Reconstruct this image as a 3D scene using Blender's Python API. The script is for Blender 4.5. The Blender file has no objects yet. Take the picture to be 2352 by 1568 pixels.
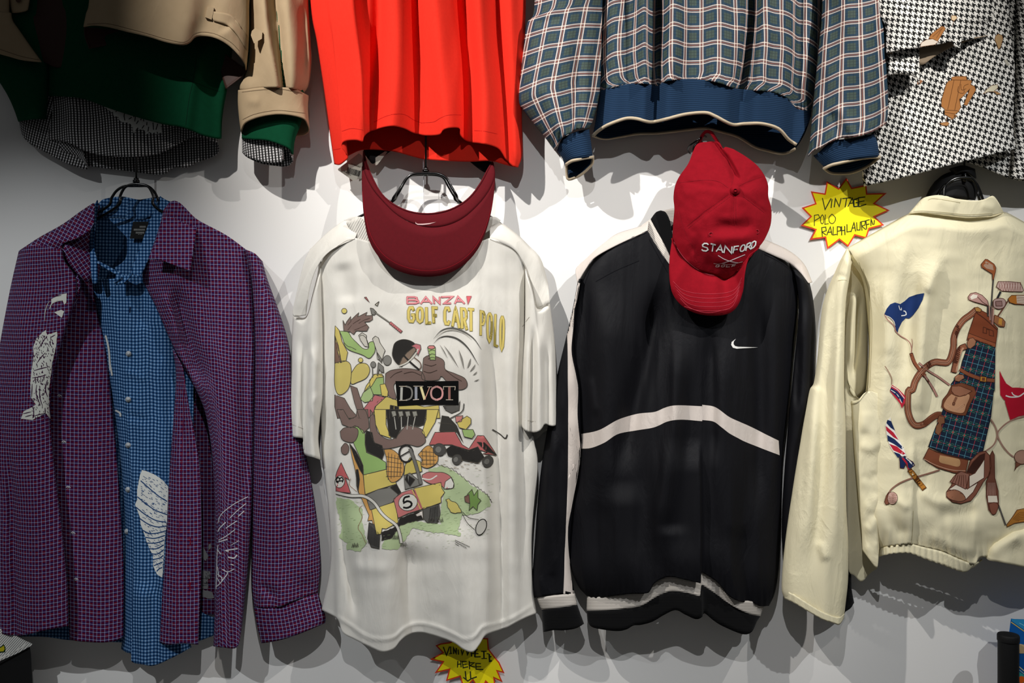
import bpy, math, random
import numpy as np
from mathutils import Vector, Matrix
from mathutils.bvhtree import BVHTree
from mathutils.geometry import delaunay_2d_cdt

SC = bpy.context.scene
COL = SC.collection
# ------------------------------------------------------------------ camera
FP, D, CZ = 2088.0, 2.4, 1.35          # focal length in px of the 2352 px frame, camera to wall, camera height
cam = bpy.data.cameras.new('camera'); camo = bpy.data.objects.new('camera', cam); COL.objects.link(camo)
cam.sensor_width = 36; cam.lens = 36*FP/2352; cam.clip_start = .05
camo.location = (0, -D, CZ); camo.rotation_euler = (math.pi/2, 0, 0)
SC.camera = camo
# ------------------------------------------------------------------ light
SC.view_settings.view_transform = 'Standard'; SC.view_settings.look = 'None'
SC.view_settings.gamma = 1; SC.view_settings.use_curve_mapping = False
SC.view_settings.exposure = 0.0
W = bpy.data.worlds.new('world'); SC.world = W; W.use_nodes = True
W.node_tree.nodes['Background'].inputs[0].default_value = (.93, .97, 1, 1)
W.node_tree.nodes['Background'].inputs[1].default_value = .055
def spot(name, loc, tgt, power, angle, blend=.4, col=(1, .97, .93), r=.012):
    l = bpy.data.lights.new(name, 'SPOT'); o = bpy.data.objects.new(name, l); COL.objects.link(o)
    o.location = loc; l.energy = power; l.spot_size = math.radians(angle); l.spot_blend = blend
    l.color = col; l.shadow_soft_size = r
    o.rotation_euler = (Vector(tgt)-Vector(loc)).to_track_quat('-Z', 'Y').to_euler()
    return o
spot('track_light', (-1.2, -1.4, 3.15), (.16, 0, 1.80), 275, 54, 1.0)
spot('track_light', (1.5, -1.4, 3.15), (.40, 0, 1.72), 175, 52, .9)
spot('track_light', (-.1, -2.5, 3.2), (.1, 0, .58), 112, 50, .8, (.97, .98, 1))
spot('track_light', (-1.9, -2.3, 3.15), (-1.05, 0, .32), 150, 44, .6, (.93, .97, 1))
spot('track_light', (1.9, -2.2, 3.15), (1.2, 0, .62), 125, 48, .8, (.95, .98, 1))
# ------------------------------------------------------------------ helpers
def P(x, y, d):
    s = (D-d)/FP
    return ((x-1176)*s, -d, CZ-(y-784)*s)
def T(ox, oy, s):
    return lambda *pts: [(ox+p[0]/s, oy+p[1]/s)+tuple(p[2:]) for p in pts]
def lin(h):
    h = h.lstrip('#'); c = [int(h[i:i+2], 16)/255 for i in (0, 2, 4)]
    return tuple((v/12.92 if v <= .04045 else ((v+.055)/1.055)**2.4) for v in c)+(1,)
def crv(pts, n=None, ts=None):
    """smooth curve through px points; a third value 1 marks a sharp corner; n samples even in length, or at ts"""
    segs = []; cur = [pts[0][:2]]
    for p in pts[1:]:
        cur.append(p[:2])
        if len(p) > 2 and p[2]: segs.append(cur); cur = [p[:2]]
    if len(cur) > 1: segs.append(cur)
    out = []
    for s in segs:
        s = np.array(s, float)
        if len(s) == 2: q = np.array([s[0]+(s[1]-s[0])*t for t in np.linspace(0, 1, 12)])
        else:
            e = np.vstack([2*s[0]-s[1], s, 2*s[-1]-s[-2]]); q = []
            for i in range(1, len(e)-2):
                p0, p1, p2, p3 = e[i-1:i+3]
                for t in np.linspace(0, 1, 10, endpoint=False):
                    q.append(.5*((2*p1)+(p2-p0)*t+(2*p0-5*p1+4*p2-p3)*t*t+(3*p1-p0-3*p2+p3)*t**3))
            q.append(s[-1]); q = np.array(q)
        out.append(q if not out else q[1:])
    q = np.vstack(out)
    l = np.r_[0, np.cumsum(np.hypot(*np.diff(q, axis=0).T))]; l /= max(l[-1], 1e-9)
    t = np.linspace(0, 1, n) if ts is None else ts
    return np.stack([np.interp(t, l, q[:, 0]), np.interp(t, l, q[:, 1])], 1)
_rng = np.random.RandomState(7); _tab = _rng.rand(256, 256)
def vn(x, y, seed=0):
    x = np.asarray(x)+seed*17.3; y = np.asarray(y)+seed*9.1
    xi = np.floor(x).astype(int); yi = np.floor(y).astype(int); fx = x-xi; fy = y-yi
    fx = fx*fx*(3-2*fx); fy = fy*fy*(3-2*fy)
    a = _tab[xi % 256, yi % 256]; b = _tab[(xi+1) % 256, yi % 256]; c = _tab[xi % 256, (yi+1) % 256]; d = _tab[(xi+1) % 256, (yi+1) % 256]
    return (a*(1-fx)+b*fx)*(1-fy)+(c*(1-fx)+d*fx)*fy
def foldv(X, Y, f):
    """f = (points, height, width left of the line, width right of it[, keep: no fading at 's'tart/'e'nd])"""
    pts, amp, wl, wr = f[:4]; keep = f[4] if len(f) > 4 else ''
    q = crv(pts, max(8, 4*len(pts))) if len(pts) > 2 else crv(pts, 8)
    best = np.full(X.shape, 1e9); sg = np.zeros(X.shape); tt = np.zeros(X.shape)
    L = np.r_[0, np.cumsum(np.hypot(*np.diff(q, axis=0).T))]; n = len(q)-1
    for i in range(n):
        ax, ay = q[i]; bx, by = q[i+1]; dx, dy = bx-ax, by-ay; ll = dx*dx+dy*dy+1e-9
        t = ((X-ax)*dx+(Y-ay)*dy)/ll
        if not (i == 0 and 's' in keep): t = np.maximum(t, 0)
        if not (i == n-1 and 'e' in keep): t = np.minimum(t, 1)
        ex = X-(ax+t*dx); ey = Y-(ay+t*dy); dd = np.hypot(ex, ey)
        m = dd < best
        best = np.where(m, dd, best); sg = np.where(m, ex*dy-ey*dx, sg); tt = np.where(m, (L[i]+np.clip(t, 0, 1)*math.sqrt(ll))/L[-1], tt)
    w = np.where(sg < 0, wl, wr)           # sg<0 : left of a line drawn downwards
    env = np.ones(X.shape)
    if 's' not in keep: env = env*np.clip(tt/.25, 0, 1)
    if 'e' not in keep: env = env*np.clip((1-tt)/.25, 0, 1)
    env = env*env*(3-2*env)
    return amp*np.exp(-(best/w)**2)*env
def lp(a, v): return a if not isinstance(a, tuple) else a[0]+(a[1]-a[0])*v
def dfun(eL=.04, eR=.04, b=.05, p=2.6, q=.5, folds=(), auto=(), close=0, sheet=False, fn=None, ntop=0):
    def f(U, V, X, Y):
        pr = np.clip(1-np.abs(2*U-1)**p, 0, 1)**q
        e = lp(eL, V)*(1-U)+lp(eR, V)*U
        ex = np.zeros(U.shape)
        for k in folds: ex = ex+foldv(X, Y, k)
        for k in auto: ex = ex+k[0]*(vn(X/k[1], Y/k[2], k[3])-.5)*2
        g = pr if not sheet else 1
        if close: g = g*np.clip(V/close, 0, 1)**.5
        if ntop: ex = ex*np.clip(V/ntop, 0, 1)
        gf = (np.clip(1-np.abs(2*U-1)**8, 0, 1) if not sheet else 1)*(np.clip(V/close, 0, 1)**.5 if close else 1)
        d = e+lp(b, V)*(pr if not close else pr*np.clip(V/close, 0, 1)**.5)+ex*gf
        if fn is not None: d = d+fn(U, V, X, Y)
        return np.maximum(d, .004)
    return f
SURF = {}
def coons(Tp, Bt, L, R, us, vs):
    L = [Tp[0][:2]]+list(L)+[Bt[0][:2]]; R = [Tp[-1][:2]]+list(R)+[Bt[-1][:2]]
    t = crv(Tp, ts=us); b = crv(Bt, ts=us); l = crv(L, ts=vs); r = crv(R, ts=vs)
    U, V = np.meshgrid(us, vs)
    def k(i):
        return ((1-V)*t[None, :, i]+V*b[None, :, i]+(1-U)*l[:, None, i]+U*r[:, None, i]
                - ((1-U)*(1-V)*t[0, i]+U*(1-V)*t[-1, i]+(1-U)*V*b[0, i]+U*V*b[-1, i]))
    return U, V, k(0), k(1)
def thing(name, label, cat, at=(1176, 784, .02), group=None):
    o = bpy.data.objects.new(name, None); COL.objects.link(o); o.location = P(*at)
    o['label'] = label; o['category'] = cat; o.empty_display_size = .05
    if group: o['group'] = group
    return o
def link(name, me, parent=None, label=None):
    o = bpy.data.objects.new(name, me); COL.objects.link(o)
    if parent is not None:
        o.parent = parent
        m = Matrix.Translation(parent.location) if parent.parent is None else Matrix.Identity(4)
        if parent.parent is None: o.matrix_parent_inverse = m.inverted()
        else: pass
    if label: o['label'] = label
    return o
def mk(name, verts, faces, mats, parent=None, uv=None, smooth=True, fm=None, label=None, weld=0):
    me = bpy.data.meshes.new(name); me.from_pydata([tuple(map(float, v)) for v in verts], [], faces)
    for m in (mats if isinstance(mats, (list, tuple)) else [mats]): me.materials.append(m)
    if fm is not None: me.polygons.foreach_set('material_index', fm)
    if smooth: me.polygons.foreach_set('use_smooth', [True]*len(me.polygons))
    if uv is not None:
        ly = me.uv_layers.new(name='UVMap'); idx = np.zeros(len(me.loops), int); me.loops.foreach_get('vertex_index', idx)
        ly.data.foreach_set('uv', np.asarray(uv, float)[idx].ravel())
    me.update()
    return link(name, me, parent, label)
def uvof(X, Y, dd, U, V, mode, rot, anchor):
    s = (D-dd)/FP; W3 = np.stack([(X-1176)*s, -dd, CZ-(Y-784)*s], -1)*870
    if mode == 'arc':
        du = np.linalg.norm(np.diff(W3, axis=1), axis=2); cu = np.concatenate([np.zeros((len(X), 1)), np.cumsum(du, 1)], 1)
        a = int(anchor*(X.shape[1]-1)); u = cu-cu[:, a:a+1]+W3[:, a:a+1, 0]
        dv = np.linalg.norm(np.diff(W3, axis=0), axis=2); cv = np.concatenate([np.zeros((1, X.shape[1])), np.cumsum(dv, 0)], 0)
        v = -cv+W3[0:1, :, 2]
    elif mode == 'px': u, v = X, -Y
    else:
        w = np.hypot(np.diff(X, axis=1), np.diff(Y, axis=1)).sum(1).mean(); h = np.hypot(np.diff(X, axis=0), np.diff(Y, axis=0)).sum(0).mean()
        u, v = U*w, -V*h
    c, s_ = math.cos(rot), math.sin(rot)
    return np.stack([u*c-v*s_, u*s_+v*c], -1)
def samp(n, k=.45):
    t = np.linspace(0, 1, n); return (1-k)*t+k*(1-np.cos(math.pi*t))/2
def panel(name, Tp, Bt, L, R, df, mat, parent, back=None, Bb=None, step=4.5, th=.0016, uvm='arc', rot=0, anchor=.5, label=None, Tb=None, rim=None):
    """front of a garment; with back (depth function) it closes into a tube whose hem may have its own back line Bb"""
    w = max(np.hypot(*np.diff(crv(c, 40), axis=0).T).sum() for c in (Tp, Bt)); h = np.hypot(*np.diff(crv([Tp[0][:2]]+list(L)+[Bt[0][:2]], 40), axis=0).T).sum()
    nu = int(min(max(w/step, 8), 170)); nv = int(min(max(h/step, 6), 230))
    us = samp(nu); vs = np.linspace(0, 1, nv)
    U, V, X, Y = coons(Tp, Bt, L, R, us, vs); dd = df(U, V, X, Y)
    uv = uvof(X, Y, dd, U, V, uvm, rot, anchor)
    s = (D-dd)/FP
    F = np.stack([(X-1176)*s, -dd, CZ-(Y-784)*s], -1)
    faces = []
    if back is None:
        V3 = F.reshape(-1, 3); UV = uv.reshape(-1, 2); n = nu
        for j in range(nv-1):
            for i in range(nu-1):
                a = j*n+i; faces.append((a, a+n, a+n+1, a+1))
    else:
        U2, V2, X2, Y2 = coons(Tb or Tp, Bb or Bt, L, R, us, vs); db = back(U2, V2, X2, Y2)
        db = np.minimum(db, np.maximum(.004, 1.0)); s2 = (D-db)/FP
        B = np.stack([(X2-1176)*s2, -db, CZ-(Y2-784)*s2], -1)[:, 1:-1][:, ::-1]
        ub = uvof(X2, Y2, db, U2, V2, uvm, rot, anchor)[:, 1:-1][:, ::-1]
        n = nu+nu-2
        V3 = np.concatenate([F, B], 1).reshape(-1, 3); UV = np.concatenate([uv, ub], 1).reshape(-1, 2)
        for j in range(nv-1):
            for i in range(n):
                a = j*n+i; b = j*n+(i+1) % n; faces.append((a, a+n, b+n, b))
    o = mk(name, V3, faces, mat, parent, UV, label=label)
    SURF[o] = BVHTree.FromPolygons([Vector(v) for v in V3.tolist()], faces)
    if th:
        m = o.modifiers.new('s', 'SOLIDIFY'); m.thickness = th; m.offset = -1; m.use_rim = True
        if isinstance(mat, (list, tuple)) and len(mat) > 1: m.material_offset = 1; m.material_offset_rim = 0
    return o
def flat(d): return lambda U, V, X, Y: np.full(U.shape, d)+0.0
def bk(eL, eR, b=.02, mn=.006, auto=(), p=2.6):
    def f(U, V, X, Y):
        pr = np.clip(1-np.abs(2*U-1)**p, 0, 1)**.5; d = lp(eL, V)*(1-U)+lp(eR, V)*U-lp(b, V)*pr
        for k in auto: d = d+k[0]*(vn(X/k[1], Y/k[2], k[3])-.5)*2*pr
        return np.maximum(d, mn)
    return f
def tube(name, pts, r, mat, parent=None, n=10, closed=False, label=None, rs=None, smoothn=0):
    pts = [Vector(p) for p in pts]
    if smoothn:
        a = np.array([list(p) for p in pts]); e = np.vstack([2*a[0]-a[1], a, 2*a[-1]-a[-2]]); q = []
        for i in range(1, len(e)-2):
            p0, p1, p2, p3 = e[i-1:i+3]
            for t in np.linspace(0, 1, smoothn, endpoint=False): q.append(.5*((2*p1)+(p2-p0)*t+(2*p0-5*p1+4*p2-p3)*t*t+(3*p1-p0-3*p2+p3)*t**3))
        q.append(a[-1]); pts = [Vector(v) for v in q]
    V3, Fs = [], []; N = len(pts); up = Vector((0, 1, 0.01))
    for i, p in enumerate(pts):
        t = (pts[min(i+1, N-1)]-pts[max(i-1, 0)]).normalized()
        a = t.cross(up)
        if a.length < .1: a = t.cross(Vector((1, 0, 0)))
        a.normalize(); b = t.cross(a); rr = rs[i] if rs and not smoothn else r
        for k in range(n):
            an = 2*math.pi*k/n; V3.append(p+a*math.cos(an)*rr+b*math.sin(an)*rr)
    for i in range(N-1):
        for k in range(n):
            Fs.append((i*n+k, i*n+(k+1) % n, (i+1)*n+(k+1) % n, (i+1)*n+k))
    Fs.append(tuple(range(n))[::-1]); Fs.append(tuple((N-1)*n+k for k in range(n)))
    return mk(name, V3, Fs, mat, parent, label=label)
def joinmesh(name, objs, parent):
    """several freshly built pieces of one part made into one mesh"""
    V3, Fs, FM, mats, UV = [], [], [], [], []
    for o in objs:
        b = len(V3); V3 += [tuple(v.co) for v in o.data.vertices]
        mm = []
        for m in o.data.materials:
            if m not in mats: mats.append(m)
            mm.append(mats.index(m))
        for p in o.data.polygons: Fs.append(tuple(b+i for i in p.vertices)); FM.append(mm[p.material_index])
        me = o.data; bpy.data.objects.remove(o); bpy.data.meshes.remove(me)
    return mk(name, V3, Fs, mats, parent, fm=FM)
def slab(name, poly, d, th, mat, parent=None, rnd=True, dz=None, label=None):
    """flat card of any outline with real thickness; d = depth of its front (number or function of px)"""
    q = [p[:2] for p in poly]; n = len(q); fd = dz or (lambda x, y: d)
    V3 = [P(x, y, fd(x, y)) for x, y in q]+[P(x, y, fd(x, y)-th) for x, y in q]
    r = delaunay_2d_cdt([Vector(p) for p in q], [], [list(range(n))], 1, 1e-4)
    if len(r[0]) == n:
        V3 = [P(v[0], v[1], fd(v[0], v[1])) for v in r[0]]+[P(v[0], v[1], fd(v[0], v[1])-th) for v in r[0]]
    Fs = [tuple(f)[::-1] for f in r[2]]+[tuple(n+i for i in f) for f in r[2]]+[(i, (i+1) % n, n+(i+1) % n, n+i) for i in range(n)]
    return mk(name, V3, Fs, mat, parent, smooth=False, label=label)
# ------------------------------------------------------------------ node helpers
class S:
    t = None
    def __init__(s, k): s.k = k
    def __add__(s, o): return mth('ADD', s, o)
    def __radd__(s, o): return mth('ADD', o, s)
    def __sub__(s, o): return mth('SUBTRACT', s, o)
    def __rsub__(s, o): return mth('SUBTRACT', o, s)
    def __mul__(s, o): return mth('MULTIPLY', s, o)
    def __rmul__(s, o): return mth('MULTIPLY', o, s)
    def __truediv__(s, o): return mth('DIVIDE', s, o)
def setin(i, v):
    if isinstance(v, S): S.t.links.new(v.k, i)
    else: i.default_value = v
def mth(op, a, b=0., c=None):
    n = S.t.nodes.new('ShaderNodeMath'); n.operation = op; setin(n.inputs[0], a); setin(n.inputs[1], b)
    if c is not None: setin(n.inputs[2], c)
    return S(n.outputs[0])
def fr(a): return mth('FRACT', a)
def lt(a, b): return mth('LESS_THAN', a, b)
def mixc(f, a, b):
    n = S.t.nodes.new('ShaderNodeMix'); n.data_type = 'RGBA'; setin(n.inputs[0], f)
    setin(n.inputs[6], a); setin(n.inputs[7], b); return S(n.outputs[2])
def noise(scale, detail=2, vec=None, rough=.5):
    n = S.t.nodes.new('ShaderNodeTexNoise'); n.inputs['Scale'].default_value = scale; n.inputs['Detail'].default_value = detail
    n.inputs['Roughness'].default_value = rough
    if vec is not None: S.t.links.new(vec, n.inputs['Vector'])
    return S(n.outputs[0])
def material(name, colfn, rough=.85, sheen=0, bump=.15, bs=900, spec=.3, metal=0, coat=0, bdist=.0006, bfn=None, alpha=None, wr=None):
    m = bpy.data.materials.new(name); m.use_nodes = True; t = m.node_tree; S.t = t
    b = t.nodes['Principled BSDF']; b.inputs['Roughness'].default_value = rough
    b.inputs['Specular IOR Level'].default_value = spec; b.inputs['Metallic'].default_value = metal
    b.inputs['Sheen Weight'].default_value = sheen; b.inputs['Sheen Roughness'].default_value = .5; b.inputs['Coat Weight'].default_value = coat
    if alpha is not None: b.inputs['Alpha'].default_value = alpha
    c = colfn() if callable(colfn) else lin(colfn)
    setin(b.inputs['Base Color'], c)
    tc = t.nodes.new('ShaderNodeTexCoord')
    if bump:
        h = bfn() if bfn else noise(bs, 2, tc.outputs['Object'])
        if wr:      # creases: (scale, height in m, vertical stretch)
            mp = t.nodes.new('ShaderNodeMapping'); mp.inputs['Scale'].default_value = (1, 1, wr[2]); t.links.new(tc.outputs['Object'], mp.inputs['Vector'])
            mp.inputs['Rotation'].default_value = (0, .25, 0)
            n1 = t.nodes.new('ShaderNodeTexNoise'); n1.inputs['Scale'].default_value = wr[0]; n1.inputs['Detail'].default_value = 5; n1.inputs['Roughness'].default_value = .55
            n1.inputs['Distortion'].default_value = .6; t.links.new(mp.outputs[0], n1.inputs['Vector'])
            rd = mth('ABSOLUTE', S(n1.outputs[0])*2.-1.); rd = mth('POWER', 1.-rd, 3.)
            h = h*bdist+(rd*.5+S(n1.outputs[0]))*wr[1]; bdist = 1.0
        bn = t.nodes.new('ShaderNodeBump'); bn.inputs['Strength'].default_value = bump; bn.inputs['Distance'].default_value = bdist
        setin(bn.inputs['Height'], h); t.links.new(bn.outputs[0], b.inputs['Normal'])
    return m
def uvs():
    n = S.t.nodes.new('ShaderNodeUVMap'); n.uv_map = 'UVMap'; x = S.t.nodes.new('ShaderNodeSeparateXYZ')
    S.t.links.new(n.outputs[0], x.inputs[0]); return S(x.outputs[0]), S(x.outputs[1])
def line(c, per, w, off=0): return lt(fr(c/per+off), w)
def mottle(a, b, sc=60):
    def f():
        tc = S.t.nodes.new('ShaderNodeTexCoord'); return mixc(noise(sc, 4, tc.outputs['Object']), lin(a), lin(b))
    return f
def c_purple():
    u, v = uvs(); base = mixc(line(u, 17, .5), lin('#420f3c'), lin('#5c0e28')); base = mixc(line(v, 17, .5, .2), base, mixc(line(u, 17, .5, .5), lin('#370f40'), lin('#4a0e2e')))
    l = mth('MAXIMUM', line(u, 8.5, .13), line(v, 8.5, .13)); x = mth('MULTIPLY', line(u, 8.5, .13), line(v, 8.5, .13))
    return mixc(x, mixc(l, base, lin('#7b82aa')), lin('#b6cbe0'))
def c_blue():
    u, v = uvs(); a = line(u, 7.6, .5); b = line(v, 7.6, .5)
    c = mixc(a+b-a*b, lin('#7c9dc2'), lin('#2b5583')); return mixc(a*b, c, lin('#0a2447'))
def c_bging():
    u, v = uvs(); a = line(u, 7.3, .45); b = line(v, 5.6, .38)
    c = mixc(b, lin('#cfcccc'), lin('#6a6867')); return mixc(a, c, lin('#141313'))
def c_plaid():
    u, v = uvs(); PU, PV = 41., 38.
    fu = fr(u/PU); fv = fr(v/PV)
    base = lin('#223a4c')
    gu = lt(mth('ABSOLUTE', fu-.62), .22); gv = lt(mth('ABSOLUTE', fv-.62), .22)
    c = mixc(gu*gv*.8, base, lin('#435044'))
    thin = mth('MAXIMUM', lt(mth('ABSOLUTE', mth('ABSOLUTE', fu-.62)-.09), .016), lt(mth('ABSOLUTE', mth('ABSOLUTE', fv-.62)-.09), .018))
    c = mixc(thin*.55, c, lin('#20262b'))
    bu = lt(fu, .25); bv = lt(fv, .27)
    c = mixc(mth('MAXIMUM', bu, bv)*.35, c, lin('#564b48'))
    lu = mth('MAXIMUM', lt(fu, .058), lt(mth('ABSOLUTE', fu-.205), .03)); lv = mth('MAXIMUM', lt(fv, .06), lt(mth('ABSOLUTE', fv-.225), .031))
    ou = lt(mth('ABSOLUTE', fu-.12), .02); ov = lt(mth('ABSOLUTE', fv-.13), .02)
    c = mixc(mth('MAXIMUM', ou, ov)*.65, c, lin('#a0583c'))
    c = mixc(lv*.6, c, lin('#e2d2c8')); c = mixc(lu*.7, c, lin('#e4d4ca'))
    return mixc(lu*lv, c, lin('#ffdcc8'))
def c_hound():
    u, v = uvs(); k = 8/13.0
    i = mth('FLOOR', u*k); j = mth('FLOOR', v*k)
    fm = lambda a, n: fr(a/n+4096.)*n
    w = lt(fm(i+.5, 8.), 4.); f = lt(fm(j+.5, 8.), 4.)
    t = lt(fm(i+j+.5, 4.), 2.)
    s = t*w+(1.-t)*f
    return mixc(s, lin('#e9e6df'), lin('#151515'))
def ribb(per=3.2, ax=1):
    def f():
        u, v = uvs(); c = (u, v)[ax]; return mth('SINE', c*(6.2832/per))
    return f
M = {}
M['wall'] = material('wall_paint', mottle('#efedea', '#e9e7e3', 3), .75, 0, .08, 220, .25, bdist=.0008)
M['floor'] = material('floor_concrete', mottle('#8d8a86', '#7c7a77', 3), .6)
M['purple'] = material('purple_check_cotton', c_purple, .9, .0, .6, 700, .1, bdist=.0001, wr=(14, .004, .35))
M['blue'] = material('blue_gingham_cotton', c_blue, .9, .0, .6, 700, .1, bdist=.0001, wr=(16, .004, .4))
M['bging'] = material('black_gingham_cotton', c_bging, .85, .0, .1, 700, .15)
M['plaid'] = material('plaid_twill', c_plaid, .7, .0, .6, 700, .2, bdist=.0001, wr=(18, .004, .3))
M['hound'] = material('houndstooth_cotton', c_hound, .8, 0, .1, 700, .2)
M['khaki'] = material('khaki_twill', mottle('#b09a7c', '#a28c6e', 25), .95, 0, .6, 1300, .1, bdist=.0003, wr=(10, .0025, .4))
M['lining'] = material('brown_lining', '#3a221a', .6)
M['beige'] = material('beige_lining', '#94826c', .8)
M['green'] = material('green_fleece', mottle('#09482d', '#083e27', 90), .95, .0, .3, 900, .1)
M['red'] = material('red_jersey', mottle('#dc3021', '#d2291c', 150), .95, 0, .15, 900, .1, wr=(14, .0025, .3))
M['white'] = material('white_jersey', mottle('#dad7cf', '#d1cdc4', 35), .95, .0, .5, 900, .1, bdist=.0003, wr=(12, .0035, .3))
M['whiterib'] = material('white_rib', '#d2cec5', .9, .1, .6, 900, .15, bdist=.001, bfn=ribb(5, 0))
M['nylon'] = material('black_nylon', '#09090e', .66, .0, .5, 600, .18, bdist=.0002, wr=(13, .005, .28))
M['nylonw'] = material('off_white_nylon', '#c9bfb7', .65, 0, .5, 600, .2, bdist=.0002, wr=(30, .0025, .35))
M['ribk'] = material('black_rib', '#0b0b0c', .9, .05, .5, 900, .1, bfn=ribb(3.5, 1))
M['ribw'] = material('white_knit_rib', '#c4bdb4', .9, .05, .5, 900, .1, bfn=ribb(3.5, 1))
M['navy'] = material('navy_rib_knit', '#1c3048', .95, .0, .5, 900, .1, bdist=.0008, bfn=ribb(4.2, 1))
M['trim'] = material('cream_rib_trim', '#b7a78e', .9, .1, .6, 900, .1, bfn=ribb(3, 0))
M['cream'] = material('cream_cotton_twill', mottle('#e4dbbb', '#dcd3b1', 20), .95, .0, .6, 900, .1, bdist=.0003, wr=(13, .0042, .5))
M['capred'] = material('crimson_cap_twill', mottle('#870818', '#780615', 110), .9, 0, .5, 1100, .12, wr=(22, .002, 1))
M['visor'] = material('dark_red_visor_twill', mottle('#560510', '#4c040d', 120), .9, 0, .35, 1300, .2)
M['stitchr'] = material('dark_red_thread', '#86101f', .9)
M['black'] = material('black_lacquer', '#050505', .22, 0, 0, 1, .5)
M['blackm'] = material('black_matte', '#0a0a0b', .7, 0, .2)
M['chrome'] = material('bright_metal', '#c8c8c8', .25, 0, 0, 1, .5, 1)
M['paper'] = material('tag_paper', '#e2dccb', .7, 0, .05)
M['label'] = material('woven_label_black', '#0a0a0b', .8)
M['starY'] = material('yellow_card', '#f4e20c', .6, 0, .05)
M['starR'] = material('red_card_border', '#d63b18', .6, 0, .05)
M['clear'] = material('nylon_thread', '#cfd3dc', .15, 0, 0, 1, .6, alpha=.45)
M['button'] = material('pearl_button', '#a9aeb2', .3, 0, 0, 1, .5)
_ink = {}
def ink(h, rough=.85):
    k = h+str(rough)
    if k not in _ink: _ink[k] = material('ink_'+h.strip('#'), h, rough, 0, 0, 1, .15)
    return _ink[k]
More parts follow.
